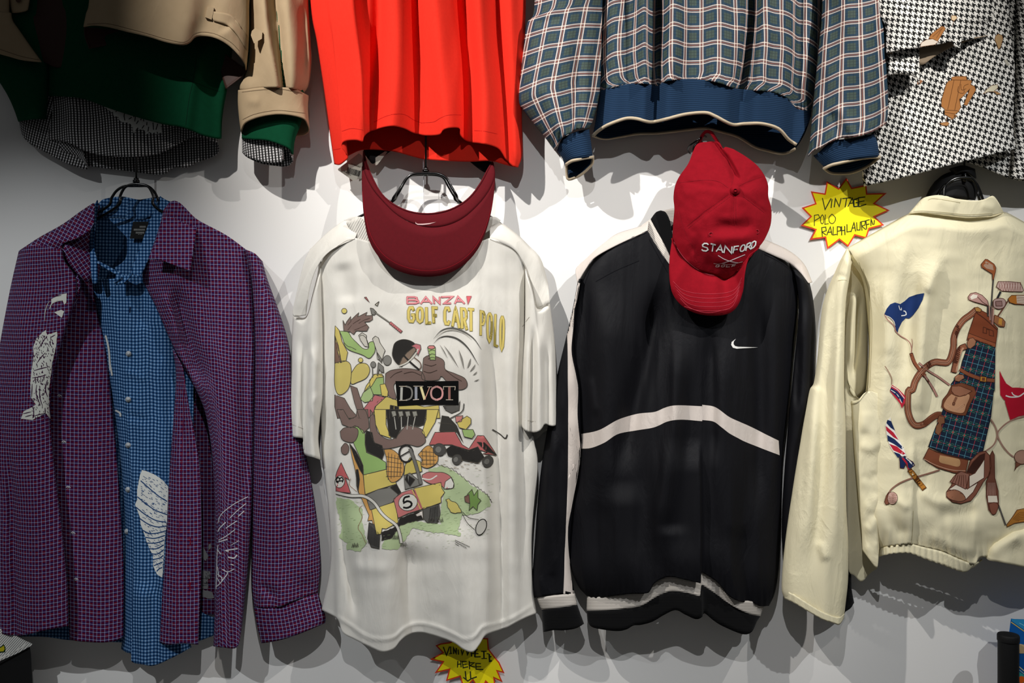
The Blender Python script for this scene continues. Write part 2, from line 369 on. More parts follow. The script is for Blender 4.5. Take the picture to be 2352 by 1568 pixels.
# ------------------------------------------------------------------ printed graphics lying on a garment's surface
class Print:
    def __init__(s, surf, base=.0009):
        s.surf = surf if isinstance(surf, (list, tuple)) else [surf]; s.V = []; s.F = []; s.FM = []; s.m = []; s.base = base; s.k = 0
    def _put(s, P2, tris, col, ly, rough):
        o = Vector((0, -D, CZ)); pos = []
        for x, y in P2:
            dr = (Vector(P(x, y, 0))-o).normalized(); best = None
            for sf in s.surf:
                h = SURF[sf].ray_cast(o, dr)
                if h[0] is not None and (best is None or h[3] < best[3]): best = h
            if best is None: pos.append(None); continue
            nrm = best[1] if best[1].dot(dr) < 0 else -best[1]
            off = s.base+ly*.00016+s.k*1e-6
            pos.append(best[0]+(nrm*.6-dr*.4)*off)
        b = len(s.V); s.V += [p if p is not None else Vector((0, 0, 0)) for p in pos]
        mat = ink(col, rough) if isinstance(col, str) else col
        if mat not in s.m: s.m.append(mat)
        mi = s.m.index(mat)
        for t in tris:
            if any(pos[i] is None for i in t): continue
            ys = [pos[i].y for i in t]
            if max(ys)-min(ys) > .03: continue
            s.F.append(tuple(b+i for i in t)); s.FM.append(mi)
        s.k += 1
    def poly(s, pts, col, ly=0, step=7, out=None, ow=1.2, smooth=False, jit=0, rough=.85):
        q = crv(list(pts)+[pts[0]], max(12, int(sum(math.dist(pts[i][:2], pts[i-1][:2]) for i in range(len(pts)))/4)))[:-1].tolist() if smooth else None
        if q is None:
            q = []
            for i in range(len(pts)):
                a = pts[i][:2]; b = pts[(i+1) % len(pts)][:2]; n = max(1, int(math.dist(a, b)/(step if not jit else 4)))
                q += [(a[0]+(b[0]-a[0])*k/n, a[1]+(b[1]-a[1])*k/n) for k in range(n)]
        if jit:
            rr = random.Random(len(q)); q = [(x+rr.uniform(-jit, jit), y+rr.uniform(-jit, jit)) for x, y in q]
        xs = [p[0] for p in q]; ys = [p[1] for p in q]; g = []
        x = min(xs)+step*.5
        while x < max(xs):
            y = min(ys)+step*.5
            while y < max(ys): g.append((x, y)); y += step
            x += step
        r = delaunay_2d_cdt([Vector(p) for p in q+g], [], [list(range(len(q)))], 1, 1e-3)
        nf = []
        for f in r[2]:
            nf.append(tuple(f)[::-1])
        s._put([tuple(v) for v in r[0]], nf, col, ly, rough)
        if out: s.line(q+[q[0]], ow, out, ly+1, sm=False)
    def line(s, pts, w, col, ly=1, sm=True, taper=0, rough=.85, minw=.9):
        w = max(w, minw)
        L = sum(math.dist(pts[i][:2], pts[i+1][:2]) for i in range(len(pts)-1)); n = max(2, int(L/4)+1)
        if sm and len(pts) > 2: q = crv(pts, n)
        else:
            q = []
            for a, b in zip(pts[:-1], pts[1:]):
                k = max(1, int(math.dist(a[:2], b[:2])/5)); q += [(a[0]+(b[0]-a[0])*i/k, a[1]+(b[1]-a[1])*i/k) for i in range(k)]
            q.append(tuple(pts[-1][:2])); q = np.array(q)
        if len(q) < 2: return
        V, F = [], []; N = len(q)
        for i in range(N):
            t1 = q[i]-q[max(i-1, 0)]; t2 = q[min(i+1, N-1)]-q[i]
            t1 = t1/(np.hypot(*t1)+1e-9); t2 = t2/(np.hypot(*t2)+1e-9); t = t1+t2; l = np.hypot(*t)
            t = t/l if l > .1 else (t1 if np.hypot(*t1) > .5 else t2)
            k = 1/max(.45, abs(float(np.dot(t, t1 if np.hypot(*t1) > .5 else t2)))); u = i/(N-1)
            ww = w*.5*k*(1-taper*abs(2*u-1)**1.5 if taper > 0 else (1+taper*u)); nx, ny = -t[1]*ww, t[0]*ww
            V += [(q[i][0]+nx, q[i][1]+ny), (q[i][0]-nx, q[i][1]-ny)]
        for i in range(N-1): a = 2*i; F.append((a, a+1, a+3, a+2))
        s._put(V, F, col, ly, rough)
    def disc(s, c, r, col, ly=0, ry=None, rot=0, out=None, ow=1.2, n=20):
        ry = ry or r; pts = []
        for i in range(n):
            a = 2*math.pi*i/n; x, y = r*math.cos(a), ry*math.sin(a); pts.append((c[0]+x*math.cos(rot)-y*math.sin(rot), c[1]+x*math.sin(rot)+y*math.cos(rot)))
        if col: s.poly(pts, col, ly, out=out, ow=ow)
        elif out: s.line(pts+[pts[0]], ow, out, ly)
    def glyph(s, ch, quad, w, col, ly=2, out=None, sm=False, ow=1.6):
        a, b, c, d = [np.array(p[:2], float) for p in quad]
        for st in GLY[ch]:
            pts = [tuple((a*(1-x)+b*x)*(1-y)+(d*(1-x)+c*x)*y) for x, y in st]
            if out: s.line(ext(pts, ow*.5), w+ow, out, ly-.5, sm=sm)
            s.line(pts, w, col, ly, sm=sm)
    def text(s, txt, tl, tr, h, w, col, ly=2, gap=.25, slant=0, out=None, jit=0, skew=0, sm=False):
        """tl, tr: ends of the top line; h: px height"""
        a = np.array(tl, float); b = np.array(tr, float); n = len(txt); cw = (b-a)/(n-gap); rr = random.Random(n)
        dn = np.array([-(b-a)[1], (b-a)[0]])/np.hypot(*(b-a))*h
        for i, ch in enumerate(txt):
            if ch == ' ': continue
            p = a+cw*i+np.array([0, rr.uniform(-jit, jit)]); q = p+cw*(1-gap); dd = dn+np.array([-slant*h, 0])
            s.glyph(ch, [p, q, q+dd, p+dd], w, col, ly, out, sm)
    def build(s, name, parent, label=None):
        return mk(name, s.V, s.F, s.m, parent, fm=s.FM, label=label)
def ext(p, e):
    p = [np.array(v, float) for v in p]
    if len(p) < 2: return p
    a = p[0]-(p[1]-p[0])/max(np.hypot(*(p[1]-p[0])), 1e-6)*e; b = p[-1]+(p[-1]-p[-2])/max(np.hypot(*(p[-1]-p[-2])), 1e-6)*e
    return [tuple(a)]+[tuple(v) for v in p[1:-1]]+[tuple(b)]
GLY = {
 'A': [[(0, 1), (.5, 0), (1, 1)], [(.2, .65), (.8, .65)]],
 'B': [[(0, 0), (0, 1)], [(0, 0), (.7, 0), (.92, .12), (.92, .36), (.7, .48), (0, .48)], [(.7, .48), (1, .62), (1, .86), (.75, 1), (0, 1)]],
 'C': [[(1, .2), (.75, 0), (.25, 0), (0, .22), (0, .78), (.25, 1), (.75, 1), (1, .8)]],
 'D': [[(0, 0), (0, 1), (.6, 1), (1, .75), (1, .25), (.6, 0), (0, 0)]],
 'E': [[(1, 0), (0, 0), (0, 1), (1, 1)], [(0, .5), (.8, .5)]],
 'F': [[(1, 0), (0, 0), (0, 1)], [(0, .5), (.8, .5)]],
 'G': [[(1, .2), (.75, 0), (.25, 0), (0, .22), (0, .78), (.25, 1), (.75, 1), (1, .8), (1, .52), (.55, .52)]],
 'H': [[(0, 0), (0, 1)], [(1, 0), (1, 1)], [(0, .5), (1, .5)]],
 'I': [[(.5, 0), (.5, 1)]],
 'J': [[(1, 0), (1, .8), (.6, 1), (0, .8)]],
 'L': [[(0, 0), (0, 1), (1, 1)]],
 'M': [[(0, 1), (0, 0), (.5, .7), (1, 0), (1, 1)]],
 'N': [[(0, 1), (0, 0), (1, 1), (1, 0)]],
 'O': [[(.5, 0), (.15, .1), (0, .35), (0, .65), (.15, .9), (.5, 1), (.85, .9), (1, .65), (1, .35), (.85, .1), (.5, 0)]],
 'P': [[(0, 1), (0, 0), (.7, 0), (1, .12), (1, .42), (.7, .55), (0, .55)]],
 'R': [[(0, 1), (0, 0), (.7, 0), (1, .12), (1, .4), (.7, .52), (0, .52)], [(.5, .52), (1, 1)]],
 'S': [[(1, .15), (.7, 0), (.25, 0), (0, .2), (.1, .42), (.85, .58), (1, .8), (.72, 1), (.25, 1), (0, .85)]],
 'T': [[(0, 0), (1, 0)], [(.5, 0), (.5, 1)]],
 'U': [[(0, 0), (0, .8), (.3, 1), (.7, 1), (1, .8), (1, 0)]],
 'V': [[(0, 0), (.5, 1), (1, 0)]],
 'Z': [[(0, 0), (1, 0), (0, 1), (1, 1)]],
 '1': [[(.2, .2), (.6, 0), (.6, 1)]],
 '3': [[(0, .1), (.5, 0), (.95, .2), (.8, .42), (.4, .48), (.85, .55), (1, .78), (.6, 1), (0, .9)]],
 '5': [[(.95, 0), (.15, 0), (.05, .45), (.55, .38), (1, .6), (.9, .88), (.45, 1), (0, .88)]],
 'l': [[(.5, 0), (.5, 1)]],
 'u': [[(0, .4), (0, .9), (.5, 1), (1, .85)], [(1, .4), (1, 1)]],
 'b': [[(0, 0), (0, 1), (.7, 1), (1, .8), (.8, .5), (0, .5)]],
}
# ------------------------------------------------------------------ the setting
def box(name, x0, x1, y0, y1, z0, z1, mat, kind=None):
    V3 = [(x, y, z) for x in (x0, x1) for y in (y0, y1) for z in (z0, z1)]
    Fs = [(0, 1, 3, 2), (4, 6, 7, 5), (0, 4, 5, 1), (2, 3, 7, 6), (0, 2, 6, 4), (1, 5, 7, 3)]
    o = mk(name, V3, Fs, mat, None, smooth=False)
    if kind: o['kind'] = kind
    return o
box('wall_back', -3.2, 3.2, 0, .12, 0, 3.4, M['wall'], 'structure')
box('floor', -3.2, 3.2, -4.2, .12, -.1, 0, M['floor'], 'structure')
def hitd(s, x, y, dflt):
    o = Vector((0, -D, CZ)); h = SURF[s].ray_cast(o, (Vector(P(x, y, 0))-o).normalized()); return -h[0].y if h[0] is not None else dflt
def hanger(name, label, cx, topy, halfw_px, drop_px, pts_l, pts_r, knob, d1=.052, d2=.07, group=None, d0=.061, hook=True, peg='metal wall peg'):
    t = thing(name, label, 'hanger', (cx, knob[1]+drop_px, d1), group)
    dm = d0
    st = [P(knob[0], knob[1], dm), P(knob[0], topy+25, dm)]
    # the hook curls round a peg in the wall
    for a in range(0, 240, 20):
        an = math.radians(a-90+90); st.append((P(knob[0], topy+8, dm)[0]+.018*(math.cos(math.radians(a))-1), -dm, P(knob[0], topy+8, dm)[2]+.018*math.sin(math.radians(a))))
    tube('hook', st, .0026, M['black'], t)
    k = [tube('k', [P(knob[0], knob[1]-10, dm), P(knob[0], knob[1]-6, dm), P(knob[0], knob[1]+4, dm), P(knob[0], knob[1]+9, dm)], .006, M['black'], n=14),
         tube('k', [P(knob[0], knob[1]-5, dm), P(knob[0], knob[1]+1, dm)], .0085, M['black'], n=14)]
    joinmesh('collar', k, t)
    for i, d in enumerate((d1, d2)):
        sgn = i
        dd = lambda k: (d, d, d, d, d, .05, .040, .036)[min(k, 7)]+.003*i; L = [P(x, y, dd(k)) for k, (x, y) in enumerate(pts_l[i])][::-1]; R = [P(x, y, dd(k)) for k, (x, y) in enumerate(pts_r[i])]
        tube('wire_arm', L+R, .0034, M['black'], t, smoothn=6)
    # rounded shoulder ends joining the two wires
    for pts in (pts_l, pts_r):
        a = P(*pts[0][-1], .036); b = P(*pts[1][-1], .039); m_ = ((a[0]+b[0])/2+(.012 if pts is pts_r else -.012), (a[1]+b[1])/2, (a[2]+b[2])/2-.006)
        tube('wire_end', [a, m_, b], .0034, M['black'], t, smoothn=5)
    p = tube('wall_peg', [P(knob[0]-16, topy+2, .0), P(knob[0]-16, topy+2, dm+.004)], .004, M['chrome'])
    p['label'] = peg; p['category'] = 'peg'
    return t
def meet(body, Bt, d0, dx=0, dy=4, bul=.0, n=40, dflt=.07):
    """depth of a piece that starts at d0 along its top line and meets the surface of body along its bottom line"""
    c = crv(Bt, n); e = np.array([hitd(body, x+dx, y+dy, np.nan) for x, y in c]); ok = ~np.isnan(e)
    e = np.interp(np.arange(n), np.arange(n)[ok], e[ok]) if ok.any() else np.full(n, dflt)
    e = np.convolve(np.pad(e, 3, 'edge'), np.ones(7)/7, 'valid')
    def f(U, V, X, Y):
        z = np.interp(U, np.linspace(0, 1, n), e); t0 = lp(d0, U) if isinstance(d0, tuple) else d0
        return np.maximum(t0+(z+.0006-t0)*np.clip(V, 0, 1)**.6+bul*np.sin(np.pi*V), .004)
    return f
# ================================================================== RED TEE
B2 = T(680, 0, 3.137)
rt = thing('red_t_shirt', 'plain bright red cotton t-shirt in the top row, its hem above the dark red visor', 'shirt', (985, 380, .05))
rT = [(690, -320), (1215, -320)]
rB = B2((275, 1183), (310, 1188), (345, 1165), (372, 1135), (352, 1095), (328, 1062), (332, 1030), (370, 1012), (440, 1010), (480, 1022), (490, 985), (530, 950), (620, 918), (700, 908), (780, 925), (850, 958), (930, 975), (1030, 970), (1060, 935), (1120, 920), (1180, 925), (1186, 975), (1240, 1020), (1320, 1032), (1400, 1045), (1460, 1070), (1490, 1110), (1510, 1145), (1560, 1195), (1600, 1207))
rBk = B2((275, 1183), (330, 1150), (400, 1110), (480, 1080), (600, 1080), (720, 1095), (830, 1125), (930, 1148), (1100, 1160), (1250, 1165), (1400, 1160), (1500, 1185), (1560, 1200), (1600, 1207))
rF = [([(790, -300), (808, 0), (826, 150), (832, 240), (838, 318)], 0.0522, 44, 16, 'e'),
      ([(862, -300), (872, 0), (866, 150), (856, 250), (850, 320)], -0.0319, 16, 12, 'e'),
      ([(896, -300), (908, 0), (908, 150), (898, 290)], 0.0377, 30, 30, 'e'),
      ([(955, -300), (958, 0), (962, 150), (962, 290)], -0.0290, 20, 10, 'e'),
      ([(990, -300), (1000, 0), (1012, 150), (1025, 290)], 0.0348, 24, 32, 'e'),
      ([(1050, -300), (1066, 0), (1078, 150), (1078, 300)], -0.0377, 18, 14, 'e'),
      ([(1088, -300), (1098, 0), (1108, 160), (1112, 340)], 0.0319, 14, 28, 'e'),
      ([(1130, -300), (1140, 0), (1152, 160), (1165, 345)], -0.0319, 18, 12, 'e'),
      ([(1165, -300), (1174, 0), (1184, 200), (1188, 360)], 0.0174, 12, 16, 'e'),
      ([(735, -200), (750, 50), (760, 200), (775, 330)], 0.0174, 30, 30, 'e')]
ro = panel('body', rT, rB, [(712, 0), (728, 100), (745, 215), (758, 310)], [(1208, 0), (1204, 130), (1199, 260), (1200, 350)],
      dfun(.06, .06, .045, folds=rF, auto=[(.003, 30, 120, 1)], close=.08), M['red'], rt,
      back=bk(.06, .06, .006, .022), Bb=rBk, step=4, uvm='px')
pr = Print(ro, .0003)
for s_ in (B2((250, 1080), (300, 1070), (325, 1080), sm=0) if 0 else [],): pass
for ln in ([(330, 945), (400, 925), (480, 935)], [(560, 880), (640, 840), (720, 820), (790, 828), (850, 865), (905, 885)], [(905, 885), (990, 878), (1040, 850), (1100, 828), (1190, 828)], [(1285, 940), (1360, 945), (1450, 965)], [(255, 1080), (320, 1070)]):
    pr.line(B2(*ln), 1.0, '#b51511', 1)
pr.line(B2((500, 1000), (560, 1000), (640, 1005), (760, 1030), (880, 1055), (940, 1070), (1080, 1072), (1200, 1085), (1330, 1080)), 1.2, '#8e0f0d', 1)
pr.build('hem_stitching', rt)
# ================================================================== TRENCH COAT, GREEN SWEATSHIRT, GINGHAM SHIRT (upper left)
A1 = T(0, 0, 3.095)
gg = thing('gingham_shirt', 'black and white gingham shirt hanging out below the green sweatshirt, upper left', 'shirt', (300, 390, .03))
gb = panel('body', [(115, -60), (500, -60)], A1((318, 1000), (345, 992), (420, 1000), (500, 1020), (600, 1070), (700, 1100), (820, 1112), (960, 1112), (1100, 1100), (1200, 1060), (1290, 1010), (1340, 985), (1400, 975), (1480, 990), (1550, 1015)),
      [(113, 150), (112, 240)], [(505, 150), (500, 300)], dfun(.035, .035, .03, folds=[([(160, 180), (165, 330)], .012, 22, 22, 'e'), ([(250, 200), (300, 355)], .012, 40, 30, 'e'), ([(400, 270), (430, 330)], -.014, 22, 22, 'e'), ([(460, 280), (470, 320)], .012, 20, 20, 'e')], auto=[(.003, 40, 60, 3)]),
      M['bging'], gg, back=bk(.035, .035, .015), Bb=A1((318, 1000), (330, 1040), (400, 1100), (545, 1165), (700, 1190), (900, 1215), (1100, 1240), (1180, 1232), (1240, 1190), (1330, 1190), (1400, 1155), (1500, 1120), (1555, 1080), (1550, 1015)), rot=-.06)
panel('sleeve', [(20, -60), (110, -60)], A1((135, 845), (150, 935), (200, 1010), (330, 1085), (450, 1150), (540, 1185), (625, 1200), (560, 1120), (400, 1050), (330, 1000)), [(10, 100), (35, 230)], [(115, 100), (112, 240)],
      dfun(.02, .03, .02), M['bging'], gg, back=bk(.02, .03, .012), rot=.35)
panel('sleeve', [(560, -60), (690, -60)], A1((1722, 1085), (1745, 1105), (1800, 1130), (1900, 1155), (2000, 1150), (2010, 1140), (1990, 1080), (2040, 1060), (2080, 1130)), [(560, 150), (556, 300)], [(690, 150), (676, 300)],
      dfun(.05, .06, .03), M['bging'], gg, back=bk(.05, .06, .02), Bb=A1((1722, 1085), (1760, 1120), (1850, 1160), (1950, 1178), (2040, 1182), (2080, 1150), (2080, 1130)), rot=-.1)
pr = Print(gb)
LW = T(240, 230, 14.7)
sh = LW((40, 250), (130, 340), (290, 400), (310, 520), (480, 580), (500, 680), (600, 745), (780, 760), (880, 820), (950, 920), (960, 1040), (990, 1130), (1060, 990), (1120, 930), (1220, 1000), (1310, 1000), (1380, 1050), (1400, 1180), (1510, 1080), (1620, 1120), (1700, 1090), (1790, 1170), (1760, 1060), (1860, 1120), (1960, 1080), (1900, 900), (1960, 780), (1700, 600), (1500, 450), (900, 250), (300, 60))
pr.poly(sh, '#d8d8d2', 1, jit=.5)
for a in ([(380, 400), (420, 360)], [(700, 430), (660, 520), (690, 690)], [(820, 650), (920, 580)], [(940, 480), (1000, 570)], [(1050, 520), (1020, 720)], [(1240, 620), (1230, 680)], [(1320, 640), (1330, 720)], [(1440, 740), (1430, 850)], [(1340, 850), (1270, 960)], [(1150, 690), (1080, 800)], [(1640, 760), (1660, 1000)], [(1500, 900), (1470, 1060)], [(1800, 800), (1740, 1000)]):
    pr.line(LW(*a), 2.0, '#1a1918', 3)
pr.build('white_print', gg, 'worn white print')
# green sweatshirt
gs = thing('green_sweatshirt', 'dark green fleece sweatshirt layered between a khaki coat and a gingham shirt', 'sweatshirt', (310, 300, .05))
panel('body', [(95, -320), (545, -320)], A1((325, 680), (400, 682), (520, 690), (620, 710), (750, 760), (950, 825), (1150, 880), (1300, 905), (1440, 960), (1540, 985), (1575, 985)),
      [(105, 0), (108, 150), (106, 200)], [(540, 0), (530, 150), (512, 260)], dfun(.045, .06, .05, folds=[([(455, 80), (462, 125), (440, 200), (428, 290)], .014, 26, 16, 'e'), ([(250, 60), (230, 180)], .01, 50, 50, 'e'), ([(490, 100), (500, 300)], -.012, 22, 22, 'e')], auto=[(.004, 60, 120, 4)], close=.06),
      M['green'], gs, back=bk(.04, .05, .02), uvm='px', th=.003)
panel('sleeve', [(-140, -200), (90, -320)], A1((130, 865), (200, 850), (300, 845), (330, 850)), [(-60, 100), A1((0, 590))[0], A1((60, 690))[0], A1((100, 780))[0]], [(110, 100), (112, 200)],
      dfun(.03, .045, .04, folds=[([(60, 140), (80, 260)], .01, 20, 20, 'e')], auto=[(.004, 40, 90, 5)], close=.05), M['green'], gs, back=bk(.03, .04, .015), uvm='px', th=.003)
panel('sleeve', [(575, -320), (705, -320)], A1((1718, 985), (1800, 990), (1900, 998), (2000, 1030), (2060, 1060), (2085, 1100)), [(562, 100), (556, 270)], [(700, 100), (695, 260), (678, 320)],
      dfun(.06, .065, .035, close=.05), M['green'], gs, back=bk(.06, .065, .025), uvm='px', th=.003)
pr = Print([c for c in gs.children if c.name.startswith('body')], .0002)
pr.line(A1((1255, 545), (1370, 580), (1480, 625), (1560, 650)), 1.1, '#062a1b'); pr.line(A1((1400, 380), (1375, 560), (1345, 700), (1320, 890)), 1.1, '#062a1b'); pr.build('seam', gs)
# coat
kc = thing('trench_coat', 'khaki trench coat at the top left, hem lifted over a green sweatshirt', 'coat', (380, 160, .08))
ko = panel('front_panel', [(250, -330), (590, -330)], A1((592, 190), (660, 180), (760, 190), (900, 225), (1050, 260), (1180, 300), (1300, 320), (1350, 305), (1390, 265), (1450, 255), (1530, 270), (1620, 320), (1690, 385), (1740, 450), (1752, 500)),
      A1((650, -400), (633, 0), (610, 100)), A1((1800, -400), (1775, 0), (1772, 200), (1765, 360)),
      dfun(.14, .10, .065, p=2.2, folds=[([(440, -200), (430, 0), (420, 98)], .014, 60, 30, 'e'), ([(500, -200), (480, 20), (455, 84)], -.01, 25, 25, 'e'), ([(520, 60), (545, 100)], .01, 25, 20, 'e')], auto=[(.004, 60, 140, 6)]),
      M['khaki'], kc, uvm='px', th=.0022)
panel('front_panel', [(-160, -330), (30, -330)], A1((-300, 300), (-100, 350), (0, 385), (60, 402), (160, 428), (300, 440)), [(-140, 0)], A1((68, 0), (82, 90), (95, 150), (140, 215), (220, 330)),
      dfun(.05, .09, .03, auto=[(.003, 50, 120, 7)]), M['khaki'], kc, uvm='px', th=.0022)
panel('waist_strap', A1((60, -220), (240, -220)), A1((85, 92), (140, 86), (200, 72)), A1((66, 0)), A1((212, 0)), dfun(.085, .088, .006), M['khaki'], kc, uvm='px', th=.004)
slab('button', [(A1((130, 0))[0][0]+math.cos(a)*6.5, -2+math.sin(a)*8) for a in np.linspace(0, 6.28, 20)[:-1]], .099, .003, material('brown_button', '#4a2a18', .35, 0, 0), kc)
panel('lining', [(60, -330), (260, -330)], A1((310, 440), (420, 480), (560, 420), (640, 350)), A1((215, 0), (100, 110), (220, 330)), A1((640, 0), (620, 200)), dfun(.07, .085, .0, sheet=True), M['lining'], kc, uvm='px')
panel('lining', A1((600, 190), (1000, 230), (1390, 262), (1752, 490)), A1((636, 345), (900, 300), (1200, 330), (1500, 380), (1605, 630)), A1((605, 260)), A1((1720, 540)), dfun(.128, .09, -.02, sheet=True), M['lining'], kc, uvm='px')
panel('sleeve', [(560, -330), (740, -330)], A1((1702, 640), (1750, 638), (1850, 625), (2000, 622), (2100, 635), (2160, 665)), A1((1778, -300), (1775, 0), (1768, 380), (1740, 530), (1705, 600)), A1((2200, -300), (2195, 0), (2210, 300), (2215, 450), (2195, 600)),
      dfun(.07, .05, .055, folds=[([(600, -200), (606, 0), (618, 100), (640, 195)], .022, 26, 9, 'e'), ([(628, -200), (632, 0), (640, 60), (652, 200)], -.022, 10, 8, 'e'), ([(655, -200), (662, 0), (668, 90), (672, 200)], .016, 14, 20, 'e'), ([(695, 0), (700, 100), (698, 195)], -.014, 10, 8), ([(584, 0), (580, 150)], -.008, 12, 12)], auto=[(.003, 30, 110, 8)], close=.05),
      M['khaki'], kc, back=bk(.07, .05, .03, .02), uvm='px', th=.002)
panel('cuff', A1((1692, 640), (1750, 635), (1850, 622), (2000, 620), (2100, 632), (2195, 680)), A1((1712, 935), (1735, 880), (1800, 845), (1900, 820), (2000, 812), (2100, 825), (2170, 850), (2200, 905)), A1((1690, 720), (1698, 830)), A1((2190, 780)),
      dfun(.072, .055, .055, folds=[([(560, 230), (600, 235)], .004, 12, 12)], close=0), M['khaki'], kc, back=bk(.068, .05, .03, .02), Bb=A1((1712, 935), (1740, 985), (1850, 975), (2000, 965), (2140, 965), (2195, 940), (2200, 905)), uvm='px', th=.003)
pk = Print([c for c in kc.children if c in SURF], .0003)
for ln in ([(620, 172), (760, 168), (900, 200), (1050, 240), (1180, 278), (1290, 300), (1340, 285), (1385, 240), (1450, 228), (1540, 245), (1640, 300), (1700, 360)], [(1720, 655), (1850, 640), (2000, 635), (2150, 665)], [(1725, 850), (1800, 815), (1900, 792), (2000, 785), (2170, 805)], [(0, 350), (150, 400), (290, 428)], [(1500, 80), (1600, 110), (1660, 140)]):
    pk.line(A1(*ln), .9, '#5d4a36', 1)
pk.build('stitching', kc)
slab('belt_loop', A1((1475, 45), (1522, 55), (1505, 140), (1458, 122)), .172, .006, M['khaki'], kc, dz=lambda x, y: hitd(ko, x, y, .17)+.006)
panel('belt', A1((1515, 80), (1640, 105), (1700, 180)), A1((1515, 145), (1620, 180), (1690, 250), (1765, 370)), A1((1510, 110)), A1((1760, 260)), dfun(0, 0, 0, sheet=True, fn=lambda U, V, X, Y: np.array([[hitd(ko, float(x), float(y), .11)+.005 for x, y in zip(a, b)] for a, b in zip(X, Y)])), M['khaki'], kc, uvm='px', th=.003)
slab('strap_tab', A1((1790, 220), (1815, 197), (1865, 225), (1862, 275), (1805, 308), (1783, 250)), .142, .007, M['khaki'], kc)
# ================================================================== LEFT HANGER, BLUE GINGHAM SHIRT, PURPLE SHIRT
A5 = T(0, 400, 2.8); A6 = T(0, 900, 2.347); CC = T(180, 440, 5.6)
hanger('clothes_hanger', 'black wire clothes hanger carrying the blue and purple checked shirts', 313, 300, 100, 60,
       [[(305, 427), (285, 428), (268, 438), (256, 455), (246, 475), (170, 520), (90, 560)], [(306, 423), (292, 427), (284, 434), (276, 450), (268, 475), (180, 525), (95, 565)]],
       [[(320, 427), (340, 428), (354, 440), (362, 455), (372, 478), (460, 525), (550, 575)], [(320, 423), (338, 427), (346, 436), (352, 450), (360, 478), (455, 530), (545, 580)]],
       (313, 419), .058, .078, 'black wire hangers', peg='metal wall peg holding the hanger of the purple checked shirt')
# blue shirt
bs = thing('gingham_shirt', 'blue gingham button-up shirt worn inside the open purple shirt', 'shirt', (330, 1528, .05))
panel('back_panel', CC((330, 95), (440, 75), (560, 62), (680, 85), (780, 102), (880, 88), (1000, 70), (1080, 75)), [(20, 1462), (100, 1462), (165, 1470), (285, 1475), (420, 1480), (528, 1445)],
      [(180, 530), (110, 640), (60, 1000), (40, 1300)], [(430, 500), (445, 700), (444, 1200), (450, 1380), (500, 1422)], dfun(.028, .028, .010, folds=[([(200, 1300), (200, 1470)], .008, 30, 30, 'e')], auto=[(.002, 40, 120, 11)], ntop=.1),
      M['blue'], bs, uvm='px', rot=.02)
blf = panel('front_panel', [(190, 640), (223, 640), (260, 640), (303, 632), (326, 636), (345, 640), (420, 640)], [(278, 1490), (290, 1498), (301, 1502), (303, 1520), (330, 1526), (355, 1528), (400, 1508), (440, 1486)],
      [(218, 700), (238, 800), (258, 920), (276, 1060), (286, 1200), (284, 1330), (283, 1440)], [(415, 800), (425, 1000), (425, 1300), (432, 1450)],
      dfun(.035, .032, .050, folds=[([(300, 660), (296, 900), (298, 1200), (300, 1480)], .004, 16, 5, 'se'), ([(250, 800), (275, 1000), (300, 1300)], .008, 14, 14), ([(360, 700), (355, 1000), (350, 1500)], -.008, 20, 20, 'e'), ([(330, 650), (325, 760)], -.008, 14, 14), ([(280, 850), (340, 872)], .003, 8, 8), ([(285, 950), (345, 968)], -.003, 8, 8), ([(330, 1330), (330, 1500)], .012, 20, 20, 'e')], auto=[(.003, 30, 80, 12)]),
      M['blue'], bs, uvm='arc', anchor=.3)
def collarcurve(name, inner, outer, d0, d1, mat, parent, th=.003, folds=()):
    return panel(name, inner, outer, [], [], dfun(0, 0, 0, sheet=True, fn=lambda U, V, X, Y: d0(U, V)+(d1-0)*V if callable(d0) else d0+(d1-d0)*V, folds=folds), mat, parent, uvm='px', th=th, step=3.5)
collarcurve('collar', CC((260, 165), (225, 400), (190, 600), (200, 750), (235, 880)), CC((250, 110), (150, 300), (140, 560), (150, 850), (180, 1170), (240, 1165)), lambda U, V: .055+.06*U, .006, M['blue'], bs)
collarcurve('collar', CC((235, 880), (320, 920), (450, 990), (600, 1080), (690, 1050)), CC((240, 900), (330, 965), (450, 1040), (560, 1100), (460, 1195), (590, 1165), (690, 1050)), lambda U, V: .112, .008, M['blue'], bs)
collarcurve('collar', CC((1060, 60), (1000, 190), (910, 420), (800, 720), (690, 1020), (692, 1060)), CC((1110, 110), (1180, 170), (1140, 330), (1050, 560), (930, 820), (850, 1000), (795, 1095)), lambda U, V: .055+.062*U, .008, M['blue'], bs)
panel('neckband', CC((255, 160), (330, 95), (560, 62), (780, 102), (1000, 70), (1060, 90)), CC((240, 330), (340, 330), (560, 345), (780, 368), (960, 300)), [], [], dfun(.05, .05, -.012, sheet=False, folds=[]), M['blue'], bs, uvm='px', th=.002, rot=.04)
lb = slab('woven_label', CC((705, 385), (905, 385), (850, 605), (660, 605)), .052, .0015, M['label'], bs, label='black woven label')
SURF[lb] = BVHTree.FromPolygons([v.co.copy() for v in lb.data.vertices], [tuple(p.vertices) for p in lb.data.polygons])
pr = Print(lb, .0004); rr = random.Random(3)
for r, (x0, x1) in enumerate(((790, 880), (715, 870), (740, 865))):
    for k in range(int((x1-x0)/16)):
        x = x0+k*16; y = 440+r*38
        pr.line(CC((x, y+22), (x+5, y), (x+11, y+20)), .9, '#a8a8a4', 1, sm=False)
for x in (775, 795, 815): pr.disc(CC((x, 548))[0], .8, '#a8a8a4', 1, n=6)
pr.build('label_lettering', lb)
